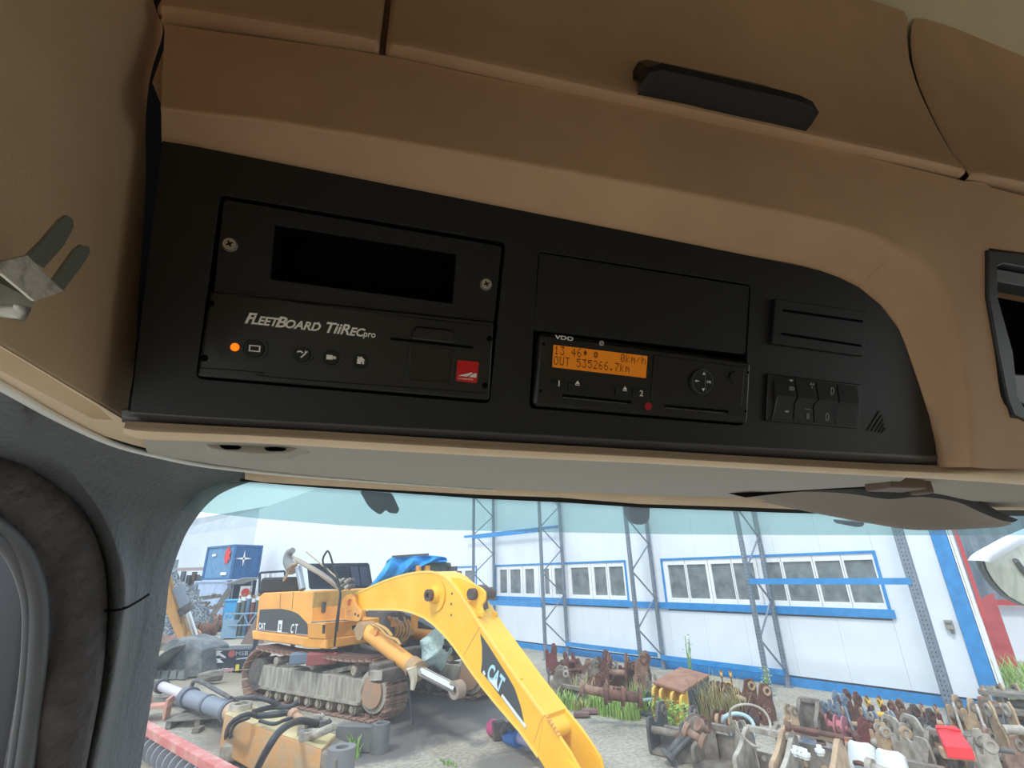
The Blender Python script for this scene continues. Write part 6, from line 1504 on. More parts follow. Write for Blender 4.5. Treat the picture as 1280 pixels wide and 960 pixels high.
for k in range(nrib):
    p = A_ + AL * ((k + .6) / nrib) + dn * .2; a = 2.2 * k
    mb = MB(); dd_ = AL.normalized(); mb.cyl(p - dd_ * .012 + V((0, 0, 0)), p + dd_ * .012 + V((.0, 0, .0)), .17, None, 16); mb.build('auger_flight', mat('grey_flight', (150, 150, 154), .6), ag)
mb = MB(); mb.cyl(A_ + dn * .2, B_ + dn * .2, .05, None, 10); mb.build('auger_shaft', m_darksteel, ag)
p = gr(184, 902); mb = MB(); mb.box(p + V((.1, .1, .25)), (.5, .3, .06)); mb.box(p + V((-.12, .15, .22)), (.06, .4, .4)); mb.box(p + V((.3, .1, .2)), (.05, .35, .36)); mb.build('end_bracket', mat('salmon_bracket', (204, 150, 130), .7), ag, bevel=.01)
# purple and blue ram beyond the boom
pb = thing('painted_ram', 'small ram with pink end cap and blue collar lying behind the boom', 'hydraulic ram', gr(640, 925))
A_, B_ = gr(615, 909, .12), gr(672, 930, .14); d = (B_ - A_).normalized()
mb = MB(); mb.cyl(A_, A_ + d * .22, .13, None, 16); mb.build('end_cap', mat('pink_cap', (196, 84, 130), .5), pb, smooth=40)
mb = MB(); mb.cyl(A_ + d * .2, A_ + d * .62, .08, None, 16); mb.cyl(A_ + d * .8, B_, .09, None, 16); mb.build('rod', mat('lilac_rod', (180, 176, 214), .35), pb, smooth=40)
mb = MB(); mb.cyl(A_ + d * .5, A_ + d * .82, .15, None, 16); mb.build('collar', mat('bright_blue_collar', (60, 120, 200), .5), pb, smooth=40)
mb = MB(); p = gr(624, 925); mb.box(p + V((0, 0, .14)), (.22, .14, .28)); mb.build('wood_block', m_timber, None, bevel=.02, label='dark timber block standing against the pink capped ram', cat='block')
mb = MB(); mb.tube([gr(628, 918, .1), gr(632, 908, .33), gr(640, 907, .34), gr(643, 914, .2)], .05, 7, 3); mb.build('rubber_strap', m_darksteel, None, label='dark rubber strap looped over the pink capped ram', cat='strap')
# bricks by the weeds
for (px, py, lab, an, col) in ((724, 886, 'reddish brick lying before the weeds, left one', .3, (158, 108, 84)), (727, 897, 'dark flat brick nearest to the boom', -.4, (120, 96, 92)), (738, 893, 'dull pink brick lying beside the dark flat brick', -.2, (136, 106, 102))):
    p = gr(px, py); M_ = Matrix.Translation(p) @ Matrix.Rotation(an, 4, 'Z'); mb = MB(M_); mb.box((0, 0, .06), (.30, .16, .12 if 'reddish' in lab else .07)); mb.build('brick', mat('brick_%d_%d' % (col[0], col[1]), col, .85, var=.15), None, bevel=.01, label=lab, cat='brick', group='bricks by the weeds')

# ================================================================== ROW OF COUPLERS AND BRACKETS ALONG THE WALL
m_pink = mat('pinkish_primer', (190, 120, 128), .7, rgb2=(160, 100, 100), vscale=5)
m_maroon = mat('maroon_primer', (128, 66, 64), .7, rgb2=(100, 58, 56), vscale=5, bump=.3, bscale=20)
m_tan = mat('tan_dusty_steel', (196, 168, 134), .8, rgb2=(158, 134, 108), vscale=5, bump=.3, bscale=18)
m_whitep = mat('chipped_white_paint', (222, 226, 222), .6, rgb2=(190, 176, 160), vscale=4, thr=(.5, .72))
m_yb = mat('chipped_yellow_paint', (226, 180, 60), .6, rgb2=(206, 170, 90), vscale=4)
WR = -WS                                       # to the right along the wall
def base_frame(px, py, yaw=0.0, lift=0.0):
    g = gr(px, py, lift); x = Matrix.Rotation(yaw, 3, 'Z') @ WR; z = V((0, 0, 1)); y = z.cross(x)   # y points away from the viewer
    return g, Matrix(((x.x, y.x, 0, g.x), (x.y, y.y, 0, g.y), (0, 0, 1, g.z), (0, 0, 0, 1)))
def dims(px, py, w, h, lift):
    g = gr(px, py, lift); dist = (g - CP).dot(_fwd); return w / FPX * dist, max(.1, zat(px, py - h, g) - g.z)
EAR = [(-.5, 0), (.5, 0), (.54, .3), (.48, .52), (.52, .78), (.40, 1), (.10, 1), (.0, .76), (-.08, .62), (-.18, .62), (-.24, .78), (-.50, .78), (-.54, .4)]
EAR2 = [(-.5, 0), (.5, 0), (.5, .55), (.3, .9), (.05, 1), (-.15, .85), (-.18, .6), (-.42, .5), (-.5, .3)]
YZ = Matrix(((0, 0, 1, 0), (1, 0, 0, 0), (0, 1, 0, 0), (0, 0, 0, 1)))        # prism XY -> local YZ, extruded along x
YR = random.Random(21)
def flip(p, f): return [(-q[0] * 1.0, q[1]) for q in p][::-1] if f else p
def coupler(px, py, w, h, m, lab, m2=None, yaw=0., lift=0., d=None, prof=EAR, cat='coupler', name='quick_coupler', tube=True, fl=False, plate=True, tilt=0.):
    if yaw == 0.: yaw = YR.choice((-1, 1)) * YR.uniform(.45, 1.25)
    g, M = base_frame(px, py, yaw, lift); W, H = dims(px, py, w, h * (1.5 if px < 830 else 1.15), lift); d = d or W * 1.0; W *= .9; m2 = m2 or m
    if tilt: M = M @ Matrix.Rotation(tilt, 4, 'X')
    r = thing(name, lab, cat, g)
    t = min(.045, W * .12)
    for s in (-1, 1):
        mb = MB(M); mb.prism(rpoly([(a * d, b * H) for a, b in flip(prof, fl)], d * .08, 3), s * (W / 2) - t / 2, s * (W / 2) + t / 2, YZ); e = mb.build('side_plate', m, r, bevel=.006)
        mb = MB(M); q = flip(prof, fl); c = (q[5] if not fl else q[-6]); cy_, cz = (.30 if not fl else -.30) * d, .80 * H
        mb.pipe((s * (W / 2) - t, cy_, cz), (s * (W / 2) + t, cy_, cz), H * .13, H * .07, 14); mb.build('pin_bush', m2, e, smooth=40)
    if tube:
        mb = MB(M); mb.cyl((-W / 2, (.28 if not fl else -.28) * d, .36 * H), (W / 2, (.28 if not fl else -.28) * d, .36 * H), H * .11, None, 14); mb.build('cross_tube', m2, r, smooth=40)
        mb = MB(M); mb.cyl((-W / 2, -.34 * d, .50 * H), (W / 2, -.34 * d, .50 * H), H * .09, None, 14); mb.build('cross_tube', m2, r, smooth=40)
    if plate:
        mb = MB(M); mb.box((0, 0, .04 * H + .01), (W, d * .95, .08 * H)); mb.build('base_plate', m2, r, bevel=.005)
        mb = MB(M); mb.box((0, .05 * d, .28 * H), (W, .05, .4 * H)); mb.build('web_plate', m, r)
    return r
def roller(px, py, w, h, m, lab, m2=None, yaw=0., lift=0., cat='roller', name='track_roller'):
    g, M = base_frame(px, py, yaw, lift); W, H = dims(px, py, w, h, lift); R = H / 2; m2 = m2 or m; r = thing(name, lab, cat, g)
    mb = MB(M); mb.cyl((-W / 2, 0, R), (W / 2, 0, R), R * .62, None, 18); mb.build('barrel', m2, r, smooth=40)
    for s in (-1, -.35, .35, 1): mb = MB(M); mb.cyl((s * W / 2 - .03 * W, 0, R), (s * W / 2 + .03 * W, 0, R), R, None, 20); mb.build('flange', m, r, smooth=40)
    mb = MB(M); mb.cyl((-W * .62, 0, R), (W * .62, 0, R), R * .25, None, 12); mb.build('axle', m2, r, smooth=40)
    return r
def tray(px, py, w, h, m, lab, m2=None, yaw=0., lift=0., d=None, cat='bracket', name='mounting_frame', back=.75, lip=True):
    g, M = base_frame(px, py, yaw, lift); W, H = dims(px, py, w, h, lift); d = d or W * .55; m2 = m2 or m; r = thing(name, lab, cat, g)
    mb = MB(M); mb.box((0, 0, .03), (W, d, .05)); mb.build('floor_plate', m2, r, bevel=.004)
    for s in (-1, 1):
        mb = MB(M); mb.prism(rpoly([(-d / 2, 0), (d / 2, 0), (d / 2, H), (d * .25, H * 1.0), (-d * .15, H * .7), (-d * .5, H * .55)], .05, 3), s * W / 2 - .03, s * W / 2 + .03, YZ); mb.build('side_plate', m, r, bevel=.006)
    mb = MB(M); mb.box((0, d / 2 - .03, H * back / 2), (W, .04, H * back)); mb.build('back_plate', m2, r, bevel=.004)
    if lip:
        mb = MB(M); mb.box((0, d * .38, H * .96), (W * 1.06, .09, .07)); mb.build('top_rail', m, r, bevel=.006)
    for k in (-.25, .1, .3): mb = MB(M); mb.cyl((k * W, d / 2 - .06, H * .4), (k * W, d / 2 - .02, H * .4), .035, None, 10); mb.build('bolt_boss', m, r, smooth=40)
    return r
def bar_item(pa, pb, za, zb, r_, m, lab, cat='tube', name='steel_tube', fl=None):
    a, b = gr(*pa, za), gr(*pb, zb); r = thing(name, lab, cat, (a + b) / 2 - V((0, 0, (za + zb) / 2)) if False else V(((a.x + b.x) / 2, (a.y + b.y) / 2, min(za, zb))))
    mb = MB(); mb.cyl(a, b, r_, None, 14); mb.build('tube', m, r, smooth=40)
    d = (b - a).normalized()
    for t in (fl or (0, 1)): p = a.lerp(b, t); mb = MB(); mb.cyl(p - d * .03, p + d * .03, r_ * 1.9, None, 16); mb.build('flange', m, r, smooth=40)
    return r

# back rows, left end (behind the boom, beneath the first racks)
coupler(690, 838, 14, 22, m_maroon, 'dark red coupler at the far left end of the heap beneath the second rack', m_rust, lift=.1)
coupler(701, 842, 16, 18, m_rust, 'rust brown coupler just right of the dark red one, before the second rack')
coupler(714, 838, 10, 15, m_maroon, 'small maroon coupler with a rounded ear behind the second rack post')
coupler(716, 850, 22, 18, m_rust, 'rusty coupler with domed drum in front of the second rack foot', prof=EAR2)
coupler(732, 847, 18, 15, m_rust2, 'dusty brown coupler midway between second and third rack, nearest the wall')
coupler(744, 852, 16, 20, m_ruststeel, 'grey brown coupler with pale top plate, midway between second and third rack', prof=EAR2)
coupler(757, 852, 14, 26, m_rust, 'rust coupler with one tall round ear, left of the iron ring', prof=EAR)
coupler(775, 862, 24, 30, m_rust, 'large rust coupler with long cross tubes just left of third rack', m_rust2)
coupler(806, 862, 16, 32, m_rust2, 'tall dusty coupler side just right of the third rack post', m_rust)
coupler(700, 866, 28, 22, m_ruststeel, 'grey weathered coupler lying behind the boom edge', m_palesteel, prof=EAR2)
coupler(693, 856, 14, 14, m_darksteel, 'dark oily coupler peeping over the boom edge')
tray(712, 880, 36, 20, m_ruststeel, 'low grey sled-like frame with cloth over it behind the weeds', m_darksteel, back=.9)
bar_item((726, 860), (764, 868), .62, .52, .075, m_rust2, 'long pinkish rust tube lying on top of the heap left of third rack', fl=(.02, .98))
bar_item((757, 868), (800, 872), .55, .50, .085, m_rust, 'second long rust tube, ending at the third rack post', fl=(0, .5, 1))
roller(762, 884, 28, 26, m_rust, 'rusty flanged roller on the ground behind the taller weeds', m_rust2)
roller(790, 884, 30, 22, m_maroon, 'reddish grooved roller beside the third rack foot', m_rust2)
coupler(750, 878, 12, 26, m_rust, 'upright rust bracket plate at left of the flanged roller', prof=EAR2)
tray(812, 893, 26, 26, m_darksteel, 'dark grey steel plate bracket between third rack and yellow bucket', m_darksteel, d=.4, lip=False, back=1.0)
# iron rings and hoses
for (px, py, z, r_, m, lab) in ((761, 844, .55, .12, m_rust, 'thin iron ring standing on the heap left of the third rack'),):
    g = gr(px, py, z); mb = MB(); mb.tube([g + WR * r_ * cos(a) + V((0, 0, r_ * sin(a))) for a in [2 * pi * k / 14 for k in range(14)]], .016, 6, 1, closed=True); mb.build('iron_ring', m, None, label=lab, cat='ring')
for (px, py, z, r_, th, m, lab) in ((924, 912, .42, .22, .030, mat('pale_teal_hose', (170, 196, 200), .4), 'pale teal hose loop lying over the rusty roller stack'), (938, 906, .70, .26, .016, m_palesteel, 'thin pale wire loop standing behind the teal hose')):
    g = gr(px, py, z); mb = MB(); mb.tube([g + WR * r_ * cos(a) + V((0, 0, r_ * .9 * sin(a))) - WNo * .08 * sin(2 * a) for a in [-.3 + 5.4 * k / 14 for k in range(15)]], th, 8, 2); mb.build('hose_loop', m, None, smooth=50, label=lab, cat='hose')
g = gr(815, 874, .4); mb = MB(); mb.tube([g, g + WR * -.3 + V((0, 0, -.06)), g + WR * -.55 + V((0, 0, -.02))], .03, 7, 4); mb.build('pale_pipe', mat('pale_teal_pipe', (150, 176, 174), .5), None, label='short pale bent pipe between the third rack and the yellow bucket', cat='pipe')

# yellow-lined rusty bucket tipped on its face
bk2 = thing('digging_bucket', 'rusty bucket tipped on its side with yellow painted hinge plates', 'bucket', gr(850, 905))
Pt = {k: gr(px, py, z) for k, (px, py, z) in dict(a=(821, 897, .02), b=(860, 907, .02), c=(893, 886, .02)).items()}
hA, hB, hC = zat(824, 852, Pt['a']), zat(861, 864, Pt['b']), zat(886, 843, Pt['c'])
d_ = Pt['a'] + (Pt['c'] - Pt['b']); hD = hA + (hC - hB)
ta, tb, tcx, td = [V((p.x, p.y, z)) for p, z in ((Pt['a'], hA), (Pt['b'], hB), (Pt['c'], hC), (d_, hD))]
mb = MB(); slab_pts = [ta, tb, tcx, td]
n_ = V((0, 0, 1)); mb.add([p for p in slab_pts] + [p - V((0, 0, .05)) for p in slab_pts], [(0, 1, 2, 3), (7, 6, 5, 4), (0, 1, 5, 4), (1, 2, 6, 5), (2, 3, 7, 6), (3, 0, 4, 7)]); mb.build('bucket_floor', mat('rusted_top_sheet', (168, 124, 100), .8, rgb2=(140, 100, 84), vscale=4, bump=.3, bscale=20), bk2, bevel=.01)
mb = MB(); q = [tb.lerp(tcx, .03), tcx, V((Pt['c'].x, Pt['c'].y, .1)), V((Pt['b'].x, Pt['b'].y, .15))]; q = [p - (tb - ta).normalized() * .05 - V((0, 0, .03)) for p in q]; mb.add(q, [(0, 1, 2, 3)]); mb.build('side_wall', mat('speckled_dark_side', (86, 96, 110), .8, rgb2=(150, 150, 150), vscale=14, thr=(.55, .7)), bk2, solid=.04)
mb = MB(); q = [ta.lerp(tb, .08), tb, tb.lerp(V((Pt['b'].x, Pt['b'].y, 0)), .7), ta.lerp(tb, .08).lerp(V((Pt['a'].x, Pt['a'].y, 0)), .75)]; q = [p + (tcx - tb).normalized() * .12 - V((0, 0, .03)) for p in q]; mb.add(q, [(0, 1, 2, 3)]); mb.build('front_sheet', m_yb, bk2, solid=.04)
for t in (.06, .30, .66, .95):
    p = ta.lerp(tb, t) - V((0, 0, .05)); u = -(tcx - tb).normalized()
    mb = MB(); M_ = frame(p, u, (0, 0, 1)); mb.M = M_; mb.plate(rpoly([(-.15, 0), (.10, -.02), (.22, -.35), (.12, -.72), (-.15, -.70)], .06), [rpoly([(-.02, -.12), (.08, -.14), (.10, -.42), (-.02, -.45)], .03)], -.025, .025); mb.build('hinge_plate', m_yb, bk2, bevel=.006)

# middle and right part of the row
roller(905, 886, 20, 34, m_rust, 'rusty drum close behind the speckled bucket side', m_rust2)
coupler(900, 900, 30, 28, m_ruststeel, 'tangle-covered grey coupler between bucket and teal hose', m_rust, prof=EAR2)
coupler(912, 872, 12, 30, m_rust, 'narrow rust coupler with yellow knob near the wall foot', m_yb)
roller(910, 915, 26, 26, m_rust, 'rusty stepped roller inside the teal hose loop', m_tan)
roller(938, 912, 16, 28, m_rust, 'dark hollow hub right of the stepped roller', m_darksteel)
coupler(945, 898, 34, 40, m_rust, 'wide rust coupler with long tube left of the fourth rack', m_tan)
bar_item((872, 905), (892, 917), .5, .35, .05, m_rust2, 'short rusty rod leaning behind the black hooked bracket', fl=(.05,))
# black hooked bracket with two tubes (front, left)
coupler(846, 940, 48, 50, m_darksteel, 'black hooked bracket with open eye, leftmost piece of the front row', m_ruststeel, prof=EAR, plate=True, d=.7, yaw=.15)
bar_item((834, 944), (862, 912), .12, .42, .055, m_darksteel, 'dark padded tube slanting across the black hooked bracket', fl=(0,))
bar_item((838, 948), (866, 916), .10, .38, .045, m_darksteel, 'second dark tube lying along the first across the hooked bracket', fl=(0,))
bar_item((857, 912), (878, 926), .55, .45, .05, m_rust2, 'brown cross pin tube resting between bracket ears at the front', fl=(0, 1))
coupler(872, 952, 16, 52, m_ruststeel, 'grey double-eared plate second in the front row', m_rust, prof=EAR2, d=.6)
tray(908, 962, 58, 48, m_ruststeel, 'grey tray bracket with pierced back plate, third in the front row', m_ruststeel, d=.55)
coupler(936, 965, 12, 56, m_palesteel, 'pale grey splayed side plate at right of the pierced tray', m_ruststeel, prof=EAR2, d=.6, tube=False)
tray(965, 985, 58, 66, m_palesteel, 'pale grey open frame with top rail, left of the tan frame', m_ruststeel, d=.6, back=.5)
tray(1020, 1000, 66, 78, m_tan, 'tan rusted frame with tall sides in the front row', m_ruststeel, d=.7)
bar_item((985, 908), (1055, 922), .70, .66, .03, m_rust, 'red brown bar lying across the top of the tan frame', fl=(0,))
bar_item((992, 912), (1052, 926), .66, .60, .025, m_maroon, 'second red brown bar just under the first on the tan frame', fl=(1,))
tray(1017, 922, 22, 46, m_ruststeel, 'tall grey brown channel plate standing against the wall', m_ruststeel, d=.35, back=1.0)
coupler(993, 925, 14, 40, m_tan, 'slim tan pedestal bracket just right of the fourth rack', m_ruststeel, prof=EAR2, tube=False)
roller(992, 935, 30, 26, m_ruststeel, 'grey domed drum right of the fourth rack foot', m_palesteel)
coupler(1006, 938, 24, 24, m_bluesteel, 'blue grey cap-shaped coupler before the tall channel plate', m_palesteel, prof=EAR2)
for k, (px, py) in enumerate(((996, 945), (1003, 947), (1026, 944), (1008, 949))):
    g = gr(px, py, .55); mb = MB(); mb.cyl(g, g + V((0, 0, .10)), .04, .03, 10); mb.cyl(g + V((0, 0, .03)), g + V((0, 0, .06)), .055, None, 10); mb.build('white_fitting', m_whitep, None, smooth=40, label='white fitting on the heap, %s of the four by the tall channel plate' % ('first from left', 'second from left', 'rightmost', 'lowest')[k], cat='fitting')
coupler(1040, 916, 14, 34, m_bluesteel, 'small blue grey bracket with square top beside tall channel plate', m_bluesteel, prof=EAR2)
coupler(1055, 912, 16, 40, m_bluesteel, 'dark blue coupler against the blue wall base, left of the round ear', m_bluesteel)
coupler(1070, 912, 18, 42, m_rust, 'rust coupler with large round ear standing highest by wall', m_rust, prof=EAR)
roller(1046, 925, 26, 32, m_pink, 'pink painted coupler drum with rusty end ring', m_pink, name='pink_drum', cat='drum')
coupler(1041, 927, 12, 34, m_rust, 'rusty ring plate at the left end of the pink drum', m_rust, prof=EAR2, tube=False)
coupler(1078, 925, 24, 36, m_bluesteel, 'blue painted coupler with orange sides right of the pink drum', m_tan, prof=EAR2)
bar_item((1054, 930), (1082, 940), .36, .34, .045, mat('orange_rust_plate', (190, 124, 94), .8), 'orange rust pipe running from the pink drum to the maroon coupler', fl=(0,))
coupler(1088, 945, 26, 40, m_maroon, 'maroon coupler with star-shaped hole in its side', m_rust, prof=EAR2, d=.35)
coupler(1104, 915, 16, 38, m_rust, 'rust coupler with yellow edged plate near the wall', m_yb, prof=EAR)
coupler(1116, 935, 24, 40, m_bluesteel, 'grey blue coupler with curved pale lip, right of the maroon one', m_palesteel, prof=EAR2)
coupler(1134, 915, 18, 34, m_rust2, 'dusty rust coupler pair of lobes close to the last wall section', m_rust)
coupler(1140, 935, 20, 32, m_rust, 'crumpled rust brown coupler below the lobed pair', m_rust2)
coupler(1158, 930, 24, 40, m_darksteel, 'dark oily coupler left of the last rack upright', m_rust)
coupler(1174, 925, 16, 38, m_maroon, 'maroon upright arm with pale pin just left of last rack upright', m_tan)
# front: blue lidded box, white buckets, tan arms
tray(1070, 985, 44, 44, m_ruststeel, 'dark open box with pale blue rim behind the white plates', mat('pale_blue_rim', (176, 198, 206), .6), d=.6)
def whiteplate(px, py, w, h, lab, yaw):
    g, M = base_frame(px, py, yaw); W, H = dims(px, py, w, h, 0); r = thing('white_guard', lab, 'guard', g)
    rows = []
    for k in range(7):
        t = k / 6; rows.append([V((W / 2 * s_ * (1 - .35 * max(0, t - .45) ** 1.0 - .1 * abs(s_) * t), -.10 * (1 - s_ * s_) + .25 * t, H * t + (0 if abs(s_) < .9 else -.06 * t))) for s_ in (-1, -.6, -.2, .2, .6, 1)])
    mb = MB(M); mb.loft(rows, 2); mb.build('shell', m_whitep, r, smooth=60, solid=.03)
    mb = MB(M); mb.tube([(-W * .18, -.02, H * .62), (0, -.06, H * .66), (W * .2, -.02, H * .60)], .03, 6, 3); mb.build('rusty_strap', m_rust, r)
    mb = MB(M); mb.box((0, .25, .12), (W * .7, .25, .24)); mb.build('backing', m_ruststeel, r)
whiteplate(1085, 992, 36, 58, 'chipped white curved guard, left one of two at the bottom', .1)
whiteplate(1122, 1005, 38, 60, 'chipped white guard with rusty strap, right one of two at the bottom', .05)
coupler(1110, 960, 16, 50, m_tan, 'tan splayed coupler arms just above the white guards', m_palesteel, prof=EAR)
coupler(1132, 962, 22, 52, m_palesteel, 'pale dusty coupler with claw-like arms above the right white guard', m_tan, prof=EAR)
coupler(1156, 965, 30, 56, m_palesteel, 'large pale coupler left of the red box', m_ruststeel, prof=EAR, d=.8)
tray(1160, 1000, 46, 40, m_ruststeel, 'grey low tray frame at the bottom edge under the large pale coupler', m_palesteel)
# red sheet metal box on timber
g = gr(1202, 958); rb_ = thing('red_box', 'bright red sheet metal cover lying on a timber among couplers', 'cover', g)
zb_ = .62
q = [gr(1168, 905, zb_ + .05), gr(1196, 907, zb_ + .05), gr(1215, 934, zb_), gr(1180, 931, zb_)]
mb = MB(); mb.add(q + [p - V((0, 0, .14)) for p in q], [(0, 1, 2, 3), (7, 6, 5, 4), (0, 1, 5, 4), (1, 2, 6, 5), (2, 3, 7, 6), (3, 0, 4, 7)]); mb.build('red_cover', mat('bright_red_paint', (232, 56, 62), .5, var=.08, vscale=3), rb_, bevel=.02)
mb = MB(); a, b = q[0].lerp(q[1], .5), q[3].lerp(q[2], .55); mb.tube([q[0].lerp(q[3], .25) + V((0, 0, .01)), q[0].lerp(q[2], .3) + V((0, 0, .03)), q[1].lerp(q[2], .3) + V((0, 0, .01))], .015, 6, 3); mb.build('pressed_crease', mat('bright_red_paint', (232, 56, 62), .5), rb_)
mb = MB(); mb.bar(gr(1176, 940, zb_ - .16), gr(1218, 944, zb_ - .16), .12, .10); mb.build('timber_bearer', m_tan, rb_)
tray(1200, 985, 44, 62, m_ruststeel, 'rusty upright frame carrying the red cover', m_tan, d=.6)
coupler(1214, 925, 22, 46, m_tan, 'tan coupler with tall pierced ear right of the last rack upright', m_ruststeel, prof=EAR)
coupler(1228, 950, 26, 56, m_palesteel, 'long pale curved coupler arm right of the red cover', m_ruststeel, prof=EAR, d=.8, yaw=.2)
coupler(1243, 925, 26, 44, m_rust2, 'dusty rust couplers below the corner column', m_ruststeel)
coupler(1252, 905, 14, 40, m_palesteel, 'pale slim coupler ear at the foot of the corner column', m_tan)
roller(1262, 930, 24, 40, m_darksteel, 'dark drum in shadow near the right frame edge', m_darksteel)
coupler(1272, 945, 24, 58, m_tan, 'tan coupler at the right frame edge, upper one', m_palesteel, prof=EAR2)
coupler(1262, 975, 34, 50, m_rust2, 'dusty coupler with long pin at bottom right corner', m_ruststeel)
coupler(1240, 985, 26, 60, m_palesteel, 'pale twisted coupler left of the bottom right corner', m_palesteel, prof=EAR)
bar_item((1235, 935), (1268, 940), .42, .42, .03, m_darksteel, 'thin dark rod across the couplers at right edge', fl=(0,))
coupler(1278, 905, 18, 44, m_tan, 'tall tan bracket in front of the planks at right edge', m_ruststeel, prof=EAR2)
bar_item((1088, 958), (1140, 975), .62, .6, .04, m_palesteel, 'pale rod lying behind the white guards', fl=(0, 1))

HB_ = ('touching the foot of the dark red coupler at far left', 'below the small maroon coupler', 'just above the long pinkish tube', 'above the middle of the long pinkish tube', 'behind the flange of the long pinkish tube', 'between iron ring and third rack post',
       'directly left of the third rack post', 'between third rack post and grooved roller', 'at the left of the tipped bucket', 'behind the second rack rear post, smallest one', 'behind the dry twigs', 'behind the pale wire loop', 'left of the fourth rack front post',
       'right of the tall channel plate', 'between pink drum and yellow edged plate', 'behind the blue coupler with pale lip', 'between the lobed pair and last upright', 'before the last rack upright', 'below the pink drum', 'between maroon coupler and white guards',
       'left of the red cover, near the last upright', 'among the white fittings', 'right of the claw-armed coupler')
for k, (px, py, w, h) in enumerate(((697, 848, 12, 12), (708, 856, 16, 12), (728, 856, 14, 10), (740, 862, 14, 12), (752, 866, 16, 12), (766, 852, 12, 18), (786, 856, 18, 20), (796, 868, 14, 16), (818, 868, 12, 16), (712, 832, 8, 10),
        (896, 880, 12, 20), (922, 890, 14, 18), (958, 905, 12, 20), (1030, 908, 12, 22), (1090, 912, 12, 22), (1122, 912, 14, 22), (1150, 912, 12, 22), (1166, 940, 16, 28), (1062, 935, 14, 22), (1100, 935, 14, 24), (1225, 915, 16, 26), (1020, 930, 16, 18), (1150, 950, 18, 26))):
    coupler(px, py, w, h, [m_rust, m_rust2, m_ruststeel][k % 3], 'half buried rusty coupler ' + HB_[k] , [m_rust2, m_rust, m_palesteel][k % 3], prof=EAR2 if k % 2 else EAR)['group'] = 'couplers half buried in the heap'
# ================================================================== PLANTS
def leafmat(name, a, b): return mat(name, a, .6, rgb2=b, vscale=3)
m_grass = leafmat('fresh_grass', (126, 164, 66), (170, 196, 110)); m_leaf = leafmat('weed_leaf', (96, 140, 58), (146, 182, 90)); m_dry = leafmat('dry_stalk', (176, 164, 116), (150, 146, 96))
def weeds(name, px, py, rad, h, n, lab, m=None, sq=.45, seed=1, wide=.012):
    rnd = random.Random(seed); g = gr(px, py); mb = MB()
    for k in range(n):
        a = rnd.uniform(0, 2 * pi); r = rad * math.sqrt(rnd.random()); p = g + WR * r * cos(a) + WNo * r * sq * sin(a)
        d = V((rnd.uniform(-1, 1), rnd.uniform(-1, 1), 0)); L = h * rnd.uniform(.4, 1.1); s = V((-d.y, d.x, 0)).normalized() * wide
        q1 = p + d * L * .15 + V((0, 0, L * .6)); q2 = p + d * L * .5 + V((0, 0, L * .95))
        mb.add([p - s, p + s, q1 + s * .8, q1 - s * .8, q2], [(0, 1, 2, 3), (3, 2, 4)])
    mb.build(name, m or m_grass, None, label=lab, cat='weeds', kind='stuff', loc=g, fix=False)
weeds('grass_tuft', 768, 893, .62, .36, 420, 'bright green grass tuft before the flanged roller', seed=1)
weeds('grass_tuft', 716, 884, .60, .30, 260, 'low green grass beside the boom and bricks', seed=2)
weeds('grass_tuft', 797, 890, .25, .60, 70, 'tall thin stalks at the right end of the bright tuft', m_leaf, seed=3)
weeds('grass_tuft', 728, 872, .3, .50, 60, 'dry stalks growing through the low sled frame', m_dry, seed=4)
weeds('grass_tuft', 903, 905, .5, .85, 260, 'dry tangle of twigs between bucket and teal hose', m_dry, seed=6, wide=.007)
weeds('grass_tuft', 1245, 880, .9, .9, 320, 'green grass beyond the blue corner column', seed=7)
weeds('grass_tuft', 1262, 850, .8, .5, 160, 'yellow green grass below the red sheet', seed=8)
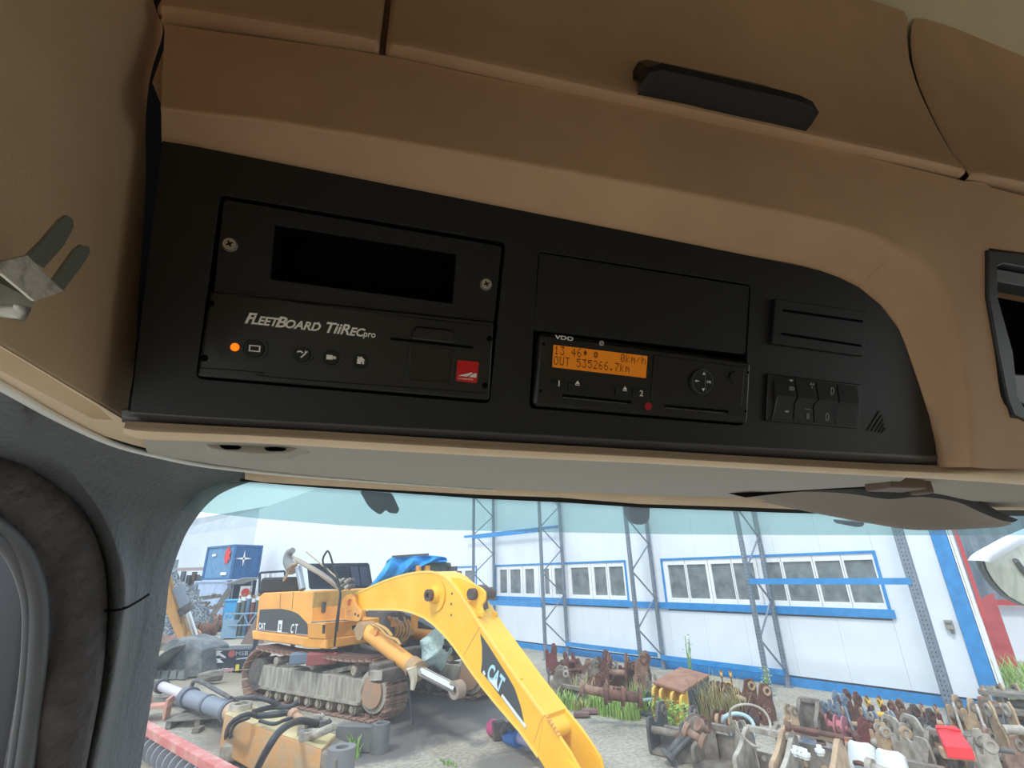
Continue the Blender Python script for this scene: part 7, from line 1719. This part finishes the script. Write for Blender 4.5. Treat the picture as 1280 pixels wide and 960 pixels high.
weeds('grass_tuft', 255, 762, 2.4, .5, 200, 'green fringe at the foot of the timber heap', seed=9, wide=.03)
weeds('grass_tuft', 441, 945, .16, .30, 50, 'small green weed at the clevis foot', m_leaf, seed=10)
weeds('grass_tuft', 561, 955, .2, .06, 30, 'tiny green weed in the yard surface under the boom', m_leaf, seed=12)
def leafy(name, px, py, rad, h, n, lab, seed, m=None, lift=0, ls=.05):
    rnd = random.Random(seed); g = gr(px, py, lift); root = thing(name, lab, 'plant', g); mb = MB()
    for k in range(7): mb.tube([g, g + V((rnd.uniform(-.3, .3) * rad, rnd.uniform(-.3, .3) * rad, h * .5)), g + V((rnd.uniform(-1, 1) * rad, rnd.uniform(-.5, .5) * rad, h * rnd.uniform(.7, 1)))], .008, 4, 3)
    mb.build('stems', m_leaf, root); mb = MB()
    for k in range(n):
        c = g + WR * rnd.uniform(-1, 1) * rad + WNo * rnd.uniform(-.5, .5) * rad + V((0, 0, h * rnd.random() ** .8)); a = V((rnd.uniform(-1, 1), rnd.uniform(-1, 1), rnd.uniform(-.4, .4))).normalized() * ls; b = a.cross(V((rnd.uniform(-.4, .4), rnd.uniform(-.4, .4), 1))) * .9
        mb.add([c - a, c - a * .2 + b * .6, c + a, c - a * .2 - b * .6], [(0, 1, 2, 3)])
    mb.build('leaves', m or m_leaf, root, fix=False, kind='stuff')
leafy('leafy_weed', 842, 917, .36, .50, 200, 'bright leafy weed growing over the yellow bucket plates', 1, m_grass)
leafy('leafy_weed', 830, 912, .22, .5, 90, 'darker leafy weed at the left foot of the yellow bucket', 2, leafmat('dark_leaf', (60, 96, 56), (96, 130, 76)))
leafy('leafy_weed', 868, 872, .10, 1.25, 70, 'tall thin plant rising behind the bucket against the wall', 3, leafmat('greygreen_leaf', (120, 150, 110), (150, 176, 130)), ls=.035)
leafy('leafy_weed', 966, 900, .12, .9, 60, 'pale climbing weed round the fourth rack front post', 4, leafmat('palegreen_leaf', (160, 184, 130), (186, 200, 150)), ls=.03)
leafy('leafy_weed', 1070, 885, .01, .1, 4, 'tiny sprig at the wall foot', 5) if False else None
